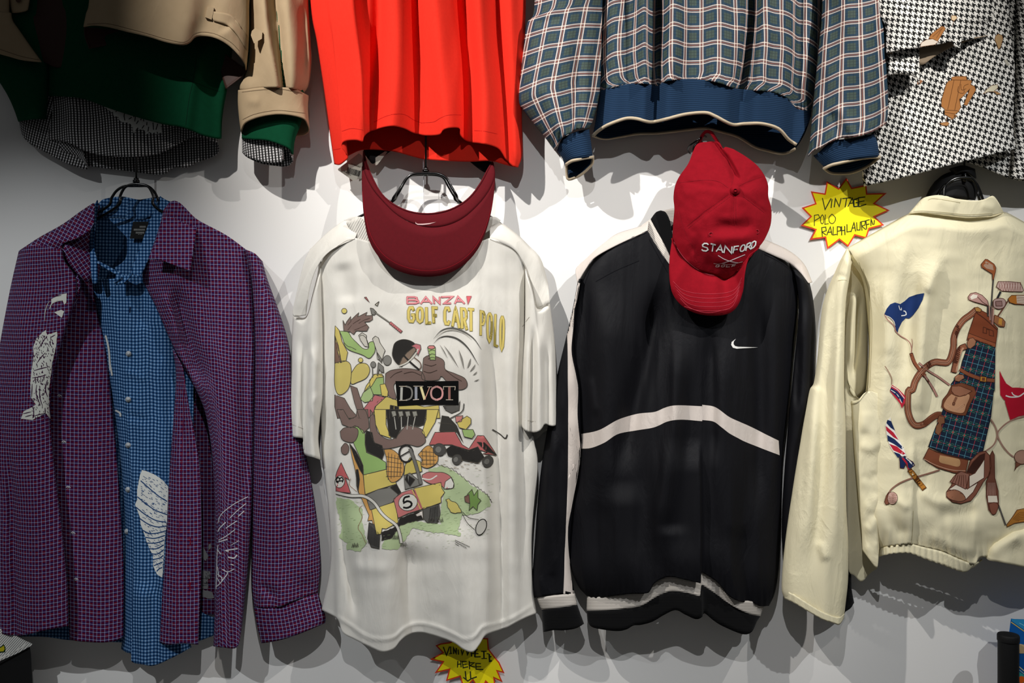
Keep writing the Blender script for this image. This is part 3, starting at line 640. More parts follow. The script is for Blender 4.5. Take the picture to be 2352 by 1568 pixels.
for x, y in ((295, 812), (294, 917), (294, 1022), (294, 1124), (292, 1220)):
    d = Vector(P(x, y, 0)); o0 = Vector((0, -D, CZ)); h = SURF[blf].ray_cast(o0, (d-o0).normalized()); dp = -h[0].y
    b = [slab('b', [(x+6.3*math.cos(a), y+6.3*math.sin(a)) for a in np.linspace(0, 6.28, 18)[:-1]], dp+.0032, .002, M['button']),
         slab('b', [(x+4.2*math.cos(a), y+4.2*math.sin(a)) for a in np.linspace(0, 6.28, 14)[:-1]], dp+.0040, .002, M['button'])]
    joinmesh('button', b, bs)
pr = Print(blf)
SHL = T(280, 1060, 4.6125)
pr.poly(SHL((215, 90), (270, 105), (350, 140), (430, 190), (490, 260), (492, 420), (480, 600), (465, 740), (450, 900), (440, 1060), (430, 1225), (370, 1190), (335, 1110), (330, 1000), (295, 920), (260, 840), (230, 740), (205, 680), (185, 560), (140, 450), (165, 400), (160, 300), (180, 220), (190, 140)), '#dfe0da', 1, jit=.6)
for k, ln in enumerate(([(200, 200), (300, 290), (400, 370), (480, 420)], [(165, 370), (250, 440), (350, 510), (480, 560)], [(150, 480), (250, 560), (360, 620), (470, 640)], [(190, 600), (280, 660), (380, 690), (470, 680)], [(210, 720), (300, 760), (400, 750), (465, 730)], [(250, 800), (350, 810), (455, 780)], [(265, 860), (360, 860), (450, 830)], [(285, 920), (370, 920), (445, 880)], [(310, 975), (380, 975), (445, 930)], [(330, 1035), (400, 1020), (440, 990)], [(340, 1100), (390, 1080), (435, 1060)], [(370, 1160), (400, 1130), (432, 1120)])):
    pr.line(SHL(*ln), 2.4, '#1d4173', 3)
rr = random.Random(5)
for k in range(300):
    x = rr.uniform(190, 470); y = rr.uniform(150, 1150); lo = 190+max(0, (y-600)*.28)
    if x < lo+10: continue
    l = rr.uniform(10, 28); pr.line(SHL((x, y), (x+l*.9, y+l*.6)), 1.0, '#2a4f82', 4, sm=False)
for ln in ([(243, 770), (250, 800), (254, 850)], [(252, 830), (258, 862)], [(262, 940), (276, 948), (277, 956)]): pr.line(ln, 4, '#cfd0ca', 1)
pr.line([(299, 704), (298, 718)], 2.2, '#0a1a38', 2)
pr.build('printed_seashell', bs, 'white seashell print')
# purple shirt
ps = thing('check_shirt', 'purple and red grid-check shirt hanging open over a blue gingham shirt', 'shirt', (400, 1490, .06))
panel('back_panel', [(145, 545), (225, 500), (390, 500), (480, 560)], [(-40, 1440), (200, 1445), (480, 1412), (530, 1440), (552, 1450)], [(60, 700), (0, 1000)], [(560, 700), (565, 1000), (560, 1300)], dfun(.018, .018, .006, auto=[(.001, 60, 150, 13)]), M['purple'], ps, uvm='px')
pb = panel('front_placket_panel', [(170, 590), (232, 600)], A6((375, 1335), (440, 1345), (560, 1350), (640, 1335), (668, 1315)), [(130, 700), (105, 900), (118, 1100), (150, 1300)], [(222, 690), (244, 800), (258, 920), (270, 1060), (280, 1200), (285, 1330)],
      dfun((.10, .085), (.045, .06), .012, p=3, folds=[([(200, 760), (215, 1000), (230, 1300), (235, 1470)], .010, 30, 35, 'e')], auto=[(.002, 30, 90, 14)]), M['purple'], ps, uvm='arc', anchor=.7)
pa = panel('front_panel', [(43, 576), (70, 563), (105, 565), (145, 574)], [(-55, 1440), (35, 1460), (100, 1448), (158, 1437)], [(34, 620), (14, 721), (0, 804), (-30, 1000), (-48, 1250)], [(150, 600), (168, 625), (178, 648), (173, 690), (150, 765), (126, 850), (116, 950), (127, 1080), (145, 1230), (156, 1350)],
      dfun(.035, (.125, .115), .035, p=3, folds=[([(60, 640), (45, 900), (35, 1200)], .012, 30, 30), ([(110, 700), (80, 1000), (90, 1440)], .008, 30, 24, 'e'), ([(20, 1000), (28, 1200), (35, 1460)], -.014, 8, 12, 'e')], auto=[(.003, 40, 120, 15)]),
      M['purple'], ps, uvm='arc', anchor=.8)
panel('yoke', [(43, 576), (90, 545), (143, 515), (185, 485), (214, 466)], [(145, 576), (146, 560), (180, 545), (212, 520), (216, 475)], [(100, 572)], [], meet(pa, [(100, 572), (140, 578), (146, 590), (170, 630), (176, 640)], .05, dx=-4, dy=6, bul=.01), M['purple'], ps, uvm='px', rot=.5)
panel('sleeve', [(43, 576), (60, 570), (80, 600)], [(-80, 1400), (10, 1440), (30, 1455)], [(20, 680), (-10, 850), (-60, 1200)], [(60, 800), (40, 1100), (32, 1300)], dfun(.03, .05, .02), M['purple'], ps, back=bk(.03, .05, .015), uvm='arc')
panel('collar', CC((190, 160), (120, 330), (0, 560), (-150, 650), (-205, 770)), CC((270, 170), (220, 420), (190, 700), (200, 900), (180, 1150), (60, 1120), (0, 1050)), [], CC((-180, 830), (-80, 960)), dfun(.06, .125, .01, sheet=True, fn=lambda U, V, X, Y: -.02*V), M['purple'], ps, uvm='px', rot=-.6, th=.003)
panel('lapel', [(178, 632), (184, 655), (175, 700)], [(157, 662), (152, 700), (156, 740)], [], [], dfun(.128, .12, .004, sheet=True), M['purple'], ps, uvm='px', rot=.5, th=.002)
pd = panel('front_panel', [(344, 590), (392, 463), (455, 505), (520, 540), (568, 575)], [(490, 1484), (515, 1487), (545, 1485), (556, 1440)],
      [(327, 636), (357, 703), (393, 786), (421, 846), (452, 900), (474, 960), (488, 1060), (494, 1200), (494, 1350)], [(578, 640), (586, 780), (584, 950), (580, 1150), (570, 1300)],
      dfun((.085, .07), (.05, .05), .038, p=3, folds=[([(395, 640), (420, 740), (446, 830), (466, 900)], -.030, 16, 22), ([(372, 660), (395, 720), (415, 800)], .012, 14, 12), ([(500, 640), (510, 850), (515, 1100), (520, 1480)], .010, 26, 26, 'e'), ([(560, 640), (565, 900), (566, 1200)], -.016, 16, 10), ([(530, 1200), (540, 1480)], -.010, 12, 12, 'e'), ([(470, 600), (480, 800)], -.006, 20, 20)], auto=[(.003, 35, 120, 16)]),
      M['purple'], ps, uvm='arc', anchor=.6)
pc = panel('button_placket', [(396, 800), (421, 846)], [(366, 1474), (385, 1480), (420, 1478), (456, 1480)], [(404, 860), (399, 950), (388, 1100), (381, 1250), (372, 1370)], [(432, 918), (449, 1006), (460, 1080), (463, 1180), (463, 1283), (460, 1380)],
      dfun(.085, (.11, .10), .012, p=3, folds=[([(410, 900), (411, 1200), (404, 1478)], .004, 14, 4, 'e')], auto=[(.002, 20, 70, 17)]), M['purple'], ps, uvm='arc', anchor=.5)
panel('collar', CC((1190, 130), (1100, 250), (1050, 480), (980, 700), (905, 870)), CC((1530, 380), (1515, 520), (1490, 700), (1465, 850), (1440, 1020)), CC((1280, 170), (1400, 285)), CC((1050, 880), (1200, 935), (1340, 985)), dfun(.085, .150, .0, sheet=True, fn=lambda U, V, X, Y: .012*np.sin(U*3.1)*(.4+V)), M['purple'], ps, uvm='px', th=.003, step=3.5)
sl = panel('sleeve', [(560, 572), (585, 582), (603, 600)], [(583, 1394), (610, 1396), (645, 1392), (680, 1378), (731, 1360)],
      [(570, 610), (579, 660), (585, 793), (582, 1000), (578, 1200), (577, 1340)], [(614, 640), (643, 721), (664, 793), (674, 880), (684, 960), (700, 1030), (718, 1120), (733, 1230), (737, 1300)],
      dfun(.045, .03, .055, folds=[([(612, 760), (622, 1000), (630, 1300)], .010, 24, 30), ([(592, 700), (600, 1000)], -.008, 9, 9), ([(600, 640), (625, 655)], .006, 8, 8), ([(690, 1180), (700, 1350)], .008, 16, 16), ([(590, 1340), (640, 1372)], -.006, 10, 10)], auto=[(.004, 30, 90, 18), (.0015, 12, 120, 19)]),
      M['purple'], ps, back=bk(.045, .03, .02), uvm='arc', anchor=.4, rot=.03)
cu = panel('cuff', [(583, 1395), (610, 1397), (645, 1393), (680, 1379), (731, 1361)], [(600, 1477), (640, 1470), (680, 1458), (747, 1431)], [(590, 1435)], [(738, 1385), (748, 1415)],
      dfun(.045, .032, .052), M['purple'], ps, back=bk(.045, .03, .02), uvm='coons', rot=.1, th=.002)
pr = Print([pa, pb])
PG = T(40, 640, 4.355)
pr.poly(PG((285, 510), (300, 560), (400, 530), (402, 555), (385, 680), (350, 830), (335, 960), (315, 1100), (318, 1280), (325, 1400), (290, 1350), (270, 1350), (150, 1410), (40, 1400), (60, 1330), (150, 1280), (190, 1260), (140, 1190), (130, 1080), (145, 900), (165, 770), (160, 680), (190, 600), (250, 540)), '#d6d6cc', 1, jit=.6)
pr.poly(PG((370, 335), (440, 310), (468, 325), (445, 390)), '#d6d6cc', 1)
pr.poly(PG((340, 205), (420, 160), (495, 145), (490, 240), (470, 262), (455, 215), (400, 215), (345, 250)), '#d6d6cc', 1, jit=.4)
pr.line(PG((275, 420), (278, 340), (300, 260), (330, 220)), 1.6, '#c8c8be', 1, taper=.8); pr.line(PG((325, 300), (345, 250), (400, 222), (450, 215)), 2.2, '#c8c8be', 1)
rr = random.Random(9); dk = '#3a1438'
for ln in ([(300, 570), (250, 640), (215, 700)], [(380, 560), (330, 590)], [(275, 745), (235, 790), (200, 840)], [(165, 920), (230, 900), (310, 880)], [(150, 990), (200, 985), (290, 960)], [(180, 980), (182, 1030)], [(205, 985), (207, 1030)], [(235, 975), (235, 1015)], [(270, 960), (265, 1010)], [(195, 1060), (190, 1150), (230, 1260)], [(225, 1080), (225, 1180), (250, 1270)], [(150, 1050), (145, 1180)], [(300, 1010), (280, 1100), (300, 1180)], [(165, 1280), (165, 1390)], [(275, 1290), (280, 1350)], [(60, 1350), (140, 1330)], [(80, 1380), (150, 1360)], [(360, 180), (440, 165)], [(170, 1370), (270, 1345)]):
    pr.line(PG(*ln), 2.2, dk, 3, taper=.5)
for k in range(230):
    x, y = rr.uniform(150, 360), rr.uniform(560, 1380)
    if x > 395-(y-560)*.09: continue
    pr.line(PG((x, y), (x+rr.uniform(-6, 14), y+rr.uniform(8, 26))), rr.choice((1.0, 1.6)), dk, 4, sm=False)
for x, y in ((137, 908), (147, 1014), (157, 1118), (168, 1223), (175, 1329)):
    pr.line([(x-5, y+1), (x-1, y-2), (x+4, y), (x+5, y+2)], 1.6, '#cfd0d4', 2); pr.line([(x-2, y+2), (x+2, y+1)], 1.2, '#cfd0d4', 2)
pr.build('printed_bird', ps, 'white brush-drawn bird print')
pr = Print([pd])
WG = SHL
for ln, w in (([(1335, 370), (1200, 440), (1090, 520), (1040, 580), (1020, 650)], 1.6), ([(1315, 440), (1220, 520), (1140, 600)], 1.6), ([(1295, 520), (1230, 580)], 2.0), ([(1220, 625), (1150, 670), (1100, 705)], 1.8), ([(1100, 640), (1040, 700), (1020, 740)], 2.2), ([(1200, 715), (1100, 790), (1025, 830)], 1.8), ([(1120, 820), (1025, 850)], 2.2), ([(1240, 835), (1160, 880)], 1.3), ([(1225, 920), (1100, 940), (1130, 950)], 2.6), ([(1220, 985), (1190, 1020), (1120, 1010)], 3), ([(1185, 1095), (1150, 1085)], 2.2), ([(1190, 1135), (1120, 1165), (1065, 1140)], 1.8), ([(1120, 1165), (1110, 1195), (1040, 1290), (1005, 1320)], 2.0), ([(1015, 1190), (1060, 1230), (1060, 1270)], 2.2), ([(1010, 1230), (1040, 1280)], 2.0), ([(1015, 930), (1050, 980)], 2.0), ([(1020, 880), (1010, 1000), (1005, 1200), (1000, 1350)], 1.8), ([(1015, 1110), (1030, 1220)], 1.6)):
    pr.line(WG(*ln), w, '#cfcdd2', 1)
pr.build('printed_wing', ps, 'white line-drawn wing print')
pr = Print([pc])
for y0 in (1232, 1335):
    for k in range(5): pr.line([(435+(k % 2)*3, y0+k*4), (439-(k % 2)*2, y0+k*4+5)], 1.6, '#7d0d24', 1)
pr.line([(424, 870), (420, 1000), (412, 1200), (404, 1478)], .9, '#7a1038', 1); pr.build('buttonhole_stitching', ps)
inn = [c for c in ps.children if c.name.startswith('back_panel')][0]
pr = Print([inn])
for p in (SHL((850, 890), (880, 930), (915, 1000), (890, 1050), (850, 1010)), SHL((850, 1150), (940, 1160), (930, 1240), (850, 1235)), SHL((845, 1240), (915, 1240), (912, 1345), (845, 1345)), SHL((850, 1350), (960, 1380), (980, 1440), (930, 1450), (850, 1430)), SHL((920, 880), (945, 860), (950, 900), (915, 950))):
    pr.poly(p, '#8f8f90', 1, jit=1)
pr.text('lub', (465, 1334), (478, 1334), 6, 1.1, '#1a1620', 3); pr.line(SHL((850, 1310), (900, 1310)), .9, '#1a1620', 3)
for k in range(14):
    x = rr.uniform(850, 940); y = rr.uniform(1160, 1235); pr.line(SHL((x, y), (x+8, y+14)), 1, '#1a1620', 3, sm=False)
pr.build('printed_crest', ps)
# ================================================================== MIDDLE HANGER, WHITE TEE
H1 = T(660, 340, 3.409)
hanger('clothes_hanger', 'black wire clothes hanger carrying the white printed t-shirt, seen through the visor', 978, 250, 90, 60,
       [[(968, 401), (945, 403), (932, 412), (922, 428), (905, 452), (892, 468), (825, 498), (760, 540)], [(968, 398), (950, 400), (938, 406), (928, 420), (914, 445), (900, 464), (828, 506), (765, 546)]],
       [[(988, 401), (1008, 403), (1020, 410), (1030, 428), (1043, 450), (1054, 464), (1130, 500), (1205, 560)], [(988, 398), (1006, 399), (1024, 408), (1034, 424), (1048, 448), (1060, 466), (1134, 508), (1200, 566)]],
       (978, 395), .058, .080, 'black wire hangers', peg='metal wall peg holding the hanger of the white printed t-shirt')
th_ = tube('nylon_thread', [P(972, 366, .05), P(973, 430, .05), P(974, 560, .048)], .0007, M['clear'], n=6)
th_['label'] = 'thin clear nylon thread hanging beside the stem of the middle hanger'; th_['category'] = 'thread'
wt = thing('graphic_t_shirt', 'off-white t-shirt with a faded golf cart print, hanging below the dark red visor', 'shirt', (1000, 1495, .05))
A4 = T(640, 960, 2.579)
wf = [([(1085, 640), (1100, 900), (1112, 1200), (1110, 1480)], 0.0252, 55, 22, 'e'), ([(1128, 700), (1140, 1000), (1148, 1250), (1158, 1445)], -0.0196, 16, 22, 'e'),
      ([(1180, 650), (1178, 1000), (1176, 1430)], 0.0196, 22, 20, 'e'), ([(1205, 640), (1200, 900), (1205, 1380)], -0.0168, 12, 12), ([(865, 1150), (885, 1300), (880, 1490)], 0.0252, 75, 34, 'e'),
      ([(932, 1240), (938, 1350), (948, 1460)], -0.0224, 14, 46, 'e'), ([(1040, 1180), (1055, 1300), (1080, 1490)], 0.0168, 60, 30, 'e'), ([(778, 1120), (790, 1250), (822, 1440)], -0.0168, 10, 16, ''),
      ([(774, 640), (772, 900), (770, 1100), (772, 1260), (776, 1430)], 0.0168, 6, 20, 'e'), ([(785, 600), (800, 700)], -0.0084, 20, 20), ([(1000, 640), (990, 900)], 0.0084, 80, 80),
      ([(742, 900), (752, 1060), (758, 1200)], -0.0112, 8, 10), ([(800, 1300), (900, 1310)], 0.0042, 16, 16),
      ([(776, 1418), (800, 1432), (840, 1460), (872, 1468), (905, 1463), (928, 1443), (960, 1431), (1000, 1438), (1040, 1455), (1068, 1468), (1092, 1460), (1108, 1440), (1130, 1434), (1175, 1420), (1226, 1388)], .0035, 4, 4, 'se')]
wb = panel('body', [(745, 585), (770, 560), (800, 545), (850, 555), (975, 590), (1100, 555), (1130, 548), (1180, 572), (1212, 600)],
      [(738, 1400), (774, 1421, 0), (787, 1452), (814, 1468), (857, 1489), (880, 1497), (904, 1490), (919, 1472), (935, 1459), (955, 1453), (977, 1454), (1012, 1464), (1043, 1476), (1066, 1492), (1086, 1497), (1101, 1480), (1112, 1462), (1125, 1454), (1163, 1441), (1202, 1421), (1233, 1408)],
      [(728, 640), (738, 760), (736, 900), (740, 1057), (746, 1096), (757, 1200), (758, 1300)], [(1206, 660), (1206, 900), (1225, 1000), (1236, 1076), (1226, 1180), (1222, 1270), (1225, 1350)],
      dfun(.045, .045, .055, p=3, folds=wf, auto=[(.004, 50, 260, 21), (.0016, 12, 260, 22), (.0012, 40, 30, 29)]), M['white'], wt, back=bk(.045, .045, .022), Bb=[(738, 1400), (800, 1420), (880, 1440), (1000, 1430), (1100, 1440), (1233, 1408)], step=4)
panel('back_neck', [(790, 505), (830, 498), (975, 520), (1120, 498), (1150, 505)], [(800, 545), (850, 560), (975, 595), (1100, 560), (1130, 548)], [(792, 530)], [(1142, 530)], dfun(.05, .05, .0, sheet=True, fn=lambda U, V, X, Y: -.012*V), M['white'], wt, uvm='px')
panel('collar', H1((460, 585), (545, 540), (590, 560), (640, 640), (700, 720)), H1((515, 690), (560, 740), (640, 790), (700, 830)), [], [], dfun(.075, .085, .01, sheet=True), M['whiterib'], wt, uvm='px', rot=.5, th=.003)
panel('shoulder', [(712, 572), (745, 540), (770, 520), (797, 505), (830, 515)], [(703, 724), (712, 660), (730, 610), (760, 575), (815, 548)], [(698, 604), (680, 677), (673, 724)], [], meet(wb, [(745, 585), (745, 585), (747, 584), (760, 575), (815, 548)], (.03, .06), dx=3, bul=.004), M['white'], wt, uvm='px')
panel('shoulder', [(1125, 520), (1150, 512), (1185, 535), (1214, 563), (1242, 594), (1259, 650)], [(1125, 548), (1180, 572), (1205, 610), (1222, 660), (1233, 708), (1263, 696)], [], [(1262, 680)], meet(wb, [(1130, 549), (1180, 573), (1203, 605), (1204, 640), (1204, 690), (1204, 720)], (.06, .03), dx=-4, bul=.004), M['white'], wt, uvm='px')
ws1 = panel('sleeve', [(673, 722), (703, 727), (720, 670), (738, 600)], [(660, 986), (661, 1000), (678, 1004), (697, 1008), (698, 1028), (700, 1044), (720, 1050), (738, 1056)], [(669, 800), (662, 900)], [(742, 760), (744, 900), (736, 960), (732, 1010)],
      dfun(.035, .05, .045, folds=[([(704, 760), (700, 880), (698, 1020)], -.014, 10, 8, 'e'), ([(684, 780), (680, 1000)], .008, 12, 10, 'e'), ([(722, 780), (720, 900), (722, 1050)], .012, 12, 14, 'e'), ([(710, 800), (740, 850)], .004, 8, 8), ([(742, 900), (715, 930), (738, 980)], .005, 8, 10)], auto=[(.002, 20, 60, 25)], close=.04),
      M['white'], wt, back=bk(.035, .05, .015), uvm='px')
ws2 = panel('sleeve', [(1206, 610), (1222, 660), (1233, 706), (1263, 695)], [(1197, 976), (1201, 984), (1212, 991), (1225, 993), (1238, 990), (1246, 982), (1251, 974), (1262, 977), (1272, 978), (1285, 973)], [(1206, 732), (1200, 860)], [(1276, 801), (1282, 900)],
      dfun(.05, .04, .05, folds=[([(1226, 740), (1222, 860), (1221, 990)], -.016, 6, 6, 'e'), ([(1210, 760), (1206, 980)], .008, 8, 8, 'e'), ([(1240, 740), (1238, 985)], .010, 10, 10, 'e'), ([(1254, 790), (1256, 975)], -.010, 6, 5, 'e'), ([(1270, 760), (1272, 975)], .008, 8, 8, 'e')], auto=[(.002, 15, 60, 26)], close=.04),
      M['white'], wt, back=bk(.05, .04, .02), Bb=[(1197, 976), (1205, 1000), (1218, 1012), (1235, 1006), (1250, 992), (1285, 973)], uvm='px')
pr = Print([wb] + [c for c in wt.children if c.name.startswith(('shoulder', 'sleeve'))], .0003)
for ln in ([(703, 724), (706, 690), (722, 640), (745, 592), (790, 556), (815, 549)], [(1125, 549), (1180, 575), (1207, 612), (1224, 665), (1233, 706)], [(673, 723), (703, 727)], [(664, 972), (696, 984)], [(1206, 965), (1230, 968)], [(1234, 707), (1262, 696)]):
    pr.line(ln, 1.2, '#a19b90', 1)
pr.line([(1200, 750), (1212, 733), (1216, 728)], 1.2, '#8d877c', 1)
pr.build('seam_stitching', wt)
# ---- the faded print
K = '#45413a'; Q2 = T(740, 660, 5.113); Q3 = T(740, 940, 4.357)
pr = Print(wb); BR = '#75615a'; YE = '#c9b765'; GR = '#9aae7c'; GY = '#77756f'; RD = '#b4686a'; OR = '#c49455'; BK = '#2a2826'
def P2(s, col, ly=2, out=K, ow=1.3, **k): pr.poly(Q2(*s), col, ly, out=out, ow=ow, **k)
def P3(s, col, ly=2, out=K, ow=1.3, **k): pr.poly(Q3(*s), col, ly, out=out, ow=ow, **k)
def L2(s, w=1.3, col=K, ly=4, **k): pr.line(Q2(*s), w, col, ly, **k)
def L3(s, w=1.3, col=K, ly=4, **k): pr.line(Q3(*s), w, col, ly, **k)
qd = lambda *c: Q2(*c)
for ch, q in zip('BANZA', (((1000, 112), (1120, 112), (1135, 185), (1000, 188)), ((1160, 112), (1275, 112), (1285, 190), (1160, 190)), ((1305, 112), (1380, 112), (1380, 188), (1315, 188)), ((1400, 112), (1535, 108), (1510, 185), (1430, 188)), ((1550, 108), (1640, 108), (1670, 188), (1560, 188)))):
    pr.glyph(ch, qd(*q), 2.6, '#d88a8f', 3, out='#a8585c')
P2([(1695, 103), (1752, 103), (1712, 198)], '#cf5f66', 3, '#a8585c')
for ch, q in (('G', ((1015, 240), (1075, 235), (1078, 400), (1015, 395))), ('O', ((1118, 240), (1180, 235), (1180, 410), (1115, 400))), ('L', ((1225, 235), (1270, 235), (1275, 415), (1228, 415))), ('F', ((1300, 238), (1352, 240), (1350, 415), (1310, 415))),
              ('C', ((1440, 240), (1495, 240), (1492, 430), (1440, 425))), ('A', ((1535, 240), (1600, 245), (1612, 475), (1530, 455))), ('R', ((1635, 250), (1688, 255), (1698, 495), (1645, 480))), ('T', ((1715, 255), (1780, 260), (1770, 515), (1728, 505))),
              ('P', ((1862, 280), (1905, 290), (1895, 545), (1860, 560))), ('O', ((1940, 295), (1995, 305), (1985, 635), (1940, 625))), ('L', ((2035, 315), (2055, 320), (2060, 690), (2025, 675))), ('O', ((2095, 335), (2135, 340), (2125, 735), (2092, 725)))):
    pr.glyph(ch, qd(*q), 5.2 if ch in 'GOLFC' and q[0][0] < 1400 else (5.0 if q[0][0] < 1840 else 4.0), '#cdb968', 3, out='#8f8140', ow=2.0)
P2([(495, 115), (520, 113), (556, 176)], RD); P2([(668, 163), (622, 200), (648, 218)], '#a59f90')
P2([(565, 240), (600, 248), (640, 290), (612, 325), (580, 312)], GY); L2([(618, 290), (800, 415)], 3.2, K, 3, sm=False); L2([(625, 294), (795, 410)], 1.6, '#8b897f', 4, sm=False)
L2([(795, 410), (935, 525)], 7, K, 3, sm=False); L2([(800, 414), (930, 520)], 5, RD, 4, sm=False)
for k in range(6): L2([(820+k*20, 425+k*16), (808+k*20, 442+k*16)], .9, K, 5, sm=False)
pr.disc(Q2((260, 275))[0], 6, '#c8b96a', 2, out=K); pr.disc(Q2((452, 852))[0], 5.3, '#c8b96a', 2, out=K)
P2([(245, 385), (270, 440), (290, 400), (335, 340), (335, 385), (430, 295), (418, 345), (528, 290), (510, 330), (590, 328), (592, 375), (555, 400), (500, 405), (548, 465), (525, 512), (400, 510), (372, 552), (330, 520), (255, 515)], BR, smooth=False)
for ln in ([(300, 500), (360, 430), (450, 370)], [(380, 500), (450, 470), (520, 440)], [(300, 440), (345, 390)], [(430, 420), (500, 380), (560, 360)]): L2(ln, 1, '#4a3a33')
P2([(205, 512), (300, 520), (345, 585), (400, 640), (480, 715), (545, 715), (548, 650), (605, 640), (622, 740), (590, 800), (548, 832), (470, 790), (320, 735), (265, 680), (245, 610)], '#93ac6c', smooth=True)
L2([(250, 640), (300, 690), (340, 700), (400, 730)], 1.1); L2([(440, 570), (480, 560), (520, 600), (540, 660)], 1.1)
P2([(430, 560), (470, 530), (520, 560), (520, 600), (545, 700), (500, 690), (450, 620)], '#bdb9ad')
P2([(590, 600), (625, 570), (660, 590), (680, 650), (740, 740), (720, 790), (700, 870), (650, 840), (640, 740)], '#bdb9ad'); pr.disc(Q2((765, 855))[0], 9.5, GY, 3, 11.5, out=K); P2([(645, 760), (700, 840), (700, 890), (670, 850)], GY, 3)
pr.disc(Q2((600, 905))[0], 6, GY, 2, 7, out=K); L2([(590, 930), (595, 1060)], 2, '#55534d'); P2([(660, 880), (720, 930), (725, 1000), (690, 990), (670, 960), (655, 1040), (645, 1030)], GY)
P2([(830, 730), (850, 660), (900, 622), (970, 610), (1050, 632), (1095, 680), (1010, 755), (935, 850), (905, 905), (855, 865), (825, 795)], BK, 2, smooth=True)
P2([(905, 900), (940, 830), (1000, 760), (1080, 700), (1110, 730), (1020, 850), (930, 930)], '#7b6a5c', 3); P2([(1045, 690), (1100, 660), (1155, 675), (1160, 720), (1125, 800), (1105, 740), (1090, 705)], '#b0686c', 4)
L2([(900, 925), (1000, 880), (1090, 790), (1130, 720)], 3, '#c2beb2', 5); L2([(950, 790), (1040, 880), (1140, 965)], 4, BK, 5); L2([(1080, 820), (1150, 880), (1160, 940), (1130, 965)], 2.5, '#6d5c50', 4)
L2([(1310, 600), (1400, 505), (1520, 475), (1650, 510), (1780, 600), (1868, 728)], 3.6, '#5f5d58', 2, taper=.9); L2([(1340, 590), (1430, 520), (1540, 500), (1660, 535), (1760, 615)], 2.4, '#a19d94', 2, taper=.9)
L2([(1310, 655), (1380, 590), (1480, 572), (1600, 610), (1720, 720), (1835, 910)], 4, '#4e4c48', 2, taper=.9)
for a, b, w in (((1380, 670), (1470, 830), 2.5), ((1430, 680), (1600, 940), 4), ((1605, 730), (1665, 960), 4.5), ((1745, 830), (1705, 950), 4.5), ((1800, 900), (1735, 990), 4), ((1820, 985), (1770, 1030), 3.5), ((1845, 1075), (1785, 1100), 3)):
    L2([a, ((a[0]+b[0])/2+6, (a[1]+b[1])/2), b], w, '#7d7a73', 2, taper=.95)
# golf bag and clubs in place of the drawn figures
P2([(745, 1010), (800, 975), (870, 960), (960, 950), (1080, 960), (1180, 1000), (1180, 1120), (860, 1120), (870, 1300), (800, 1290), (745, 1180)], BR, 1, smooth=True)
P2([(1190, 830), (1240, 800), (1340, 810), (1430, 860), (1445, 960), (1560, 1010), (1680, 1070), (1700, 1165), (1600, 1200), (1480, 1120), (1400, 1040), (1360, 1085), (1180, 1080), (1180, 960)], BR, 1, smooth=True)
for ln in ([(1200, 900), (1280, 920), (1340, 900)], [(1190, 980), (1260, 1000), (1350, 970)], [(800, 1060), (860, 1010), (940, 980)], [(960, 1010), (1060, 990), (1160, 1030)], [(1450, 970), (1540, 1040), (1640, 1100)]): L2(ln, 1.1, '#40332c')
P2([(1238, 700), (1260, 682), (1310, 682), (1328, 700), (1330, 850), (1270, 850)], '#97ae70', 3); pr.disc(Q2((1282, 702))[0], 8, '#c07a76', 4, 4, out=K)
for y in (745, 790, 830): L2([(1245, y+8), (1290, y-12), (1328, y)], 1, K, 5)
P2([(155, 450), (200, 500), (235, 640), (300, 760), (280, 860), (215, 880), (170, 700), (150, 560)], '#bfae62', 1); P2([(150, 560), (190, 680), (225, 880), (150, 890)], '#7a5f50', 2)
P2([(150, 890), (250, 860), (330, 900), (340, 1060), (300, 1200), (200, 1260), (150, 1150)], '#bdad64', 1, smooth=True)
P2([(345, 1000), (420, 900), (520, 895), (560, 970), (520, 1060), (420, 1110), (340, 1130)], '#bdad64', 1, smooth=True)
P2([(150, 1260), (260, 1300), (330, 1420), (430, 1534), (180, 1534), (150, 1400)], BR, 1); P2([(330, 1150), (410, 1180), (480, 1400), (520, 1534), (440, 1534), (380, 1350)], BR, 1)
P2([(555, 1090), (620, 1015), (720, 1035), (725, 1140), (700, 1260), (600, 1255), (565, 1170)], '#92aa6a', 1); P2([(560, 1100), (600, 1020), (700, 1012), (720, 1050), (640, 1060), (580, 1160), (490, 1230), (520, 1150)], '#c4b260', 2)
P2([(480, 1240), (560, 1150), (600, 1250), (590, 1330), (500, 1350), (450, 1310)], '#9db07a', 2); P2([(680, 1140), (740, 1130), (775, 1220), (770, 1280), (700, 1270)], '#c4b260', 3)
P2([(490, 1420), (560, 1330), (620, 1260), (740, 1290), (700, 1330), (620, 1400), (600, 1480), (540, 1534), (520, 1460)], '#b0686a', 2)
P2([(600, 1480), (650, 1340), (760, 1280), (900, 1330), (1200, 1400), (1370, 1380), (1385, 1534), (620, 1534)], '#bfae62', 1)
P2([(800, 1380), (900, 1400), (900, 1534), (790, 1534)], BK, 2)
P2([(1420, 1390), (1600, 1380), (1620, 1330), (1610, 1440), (1520, 1475), (1450, 1440)], '#55534f', 2)
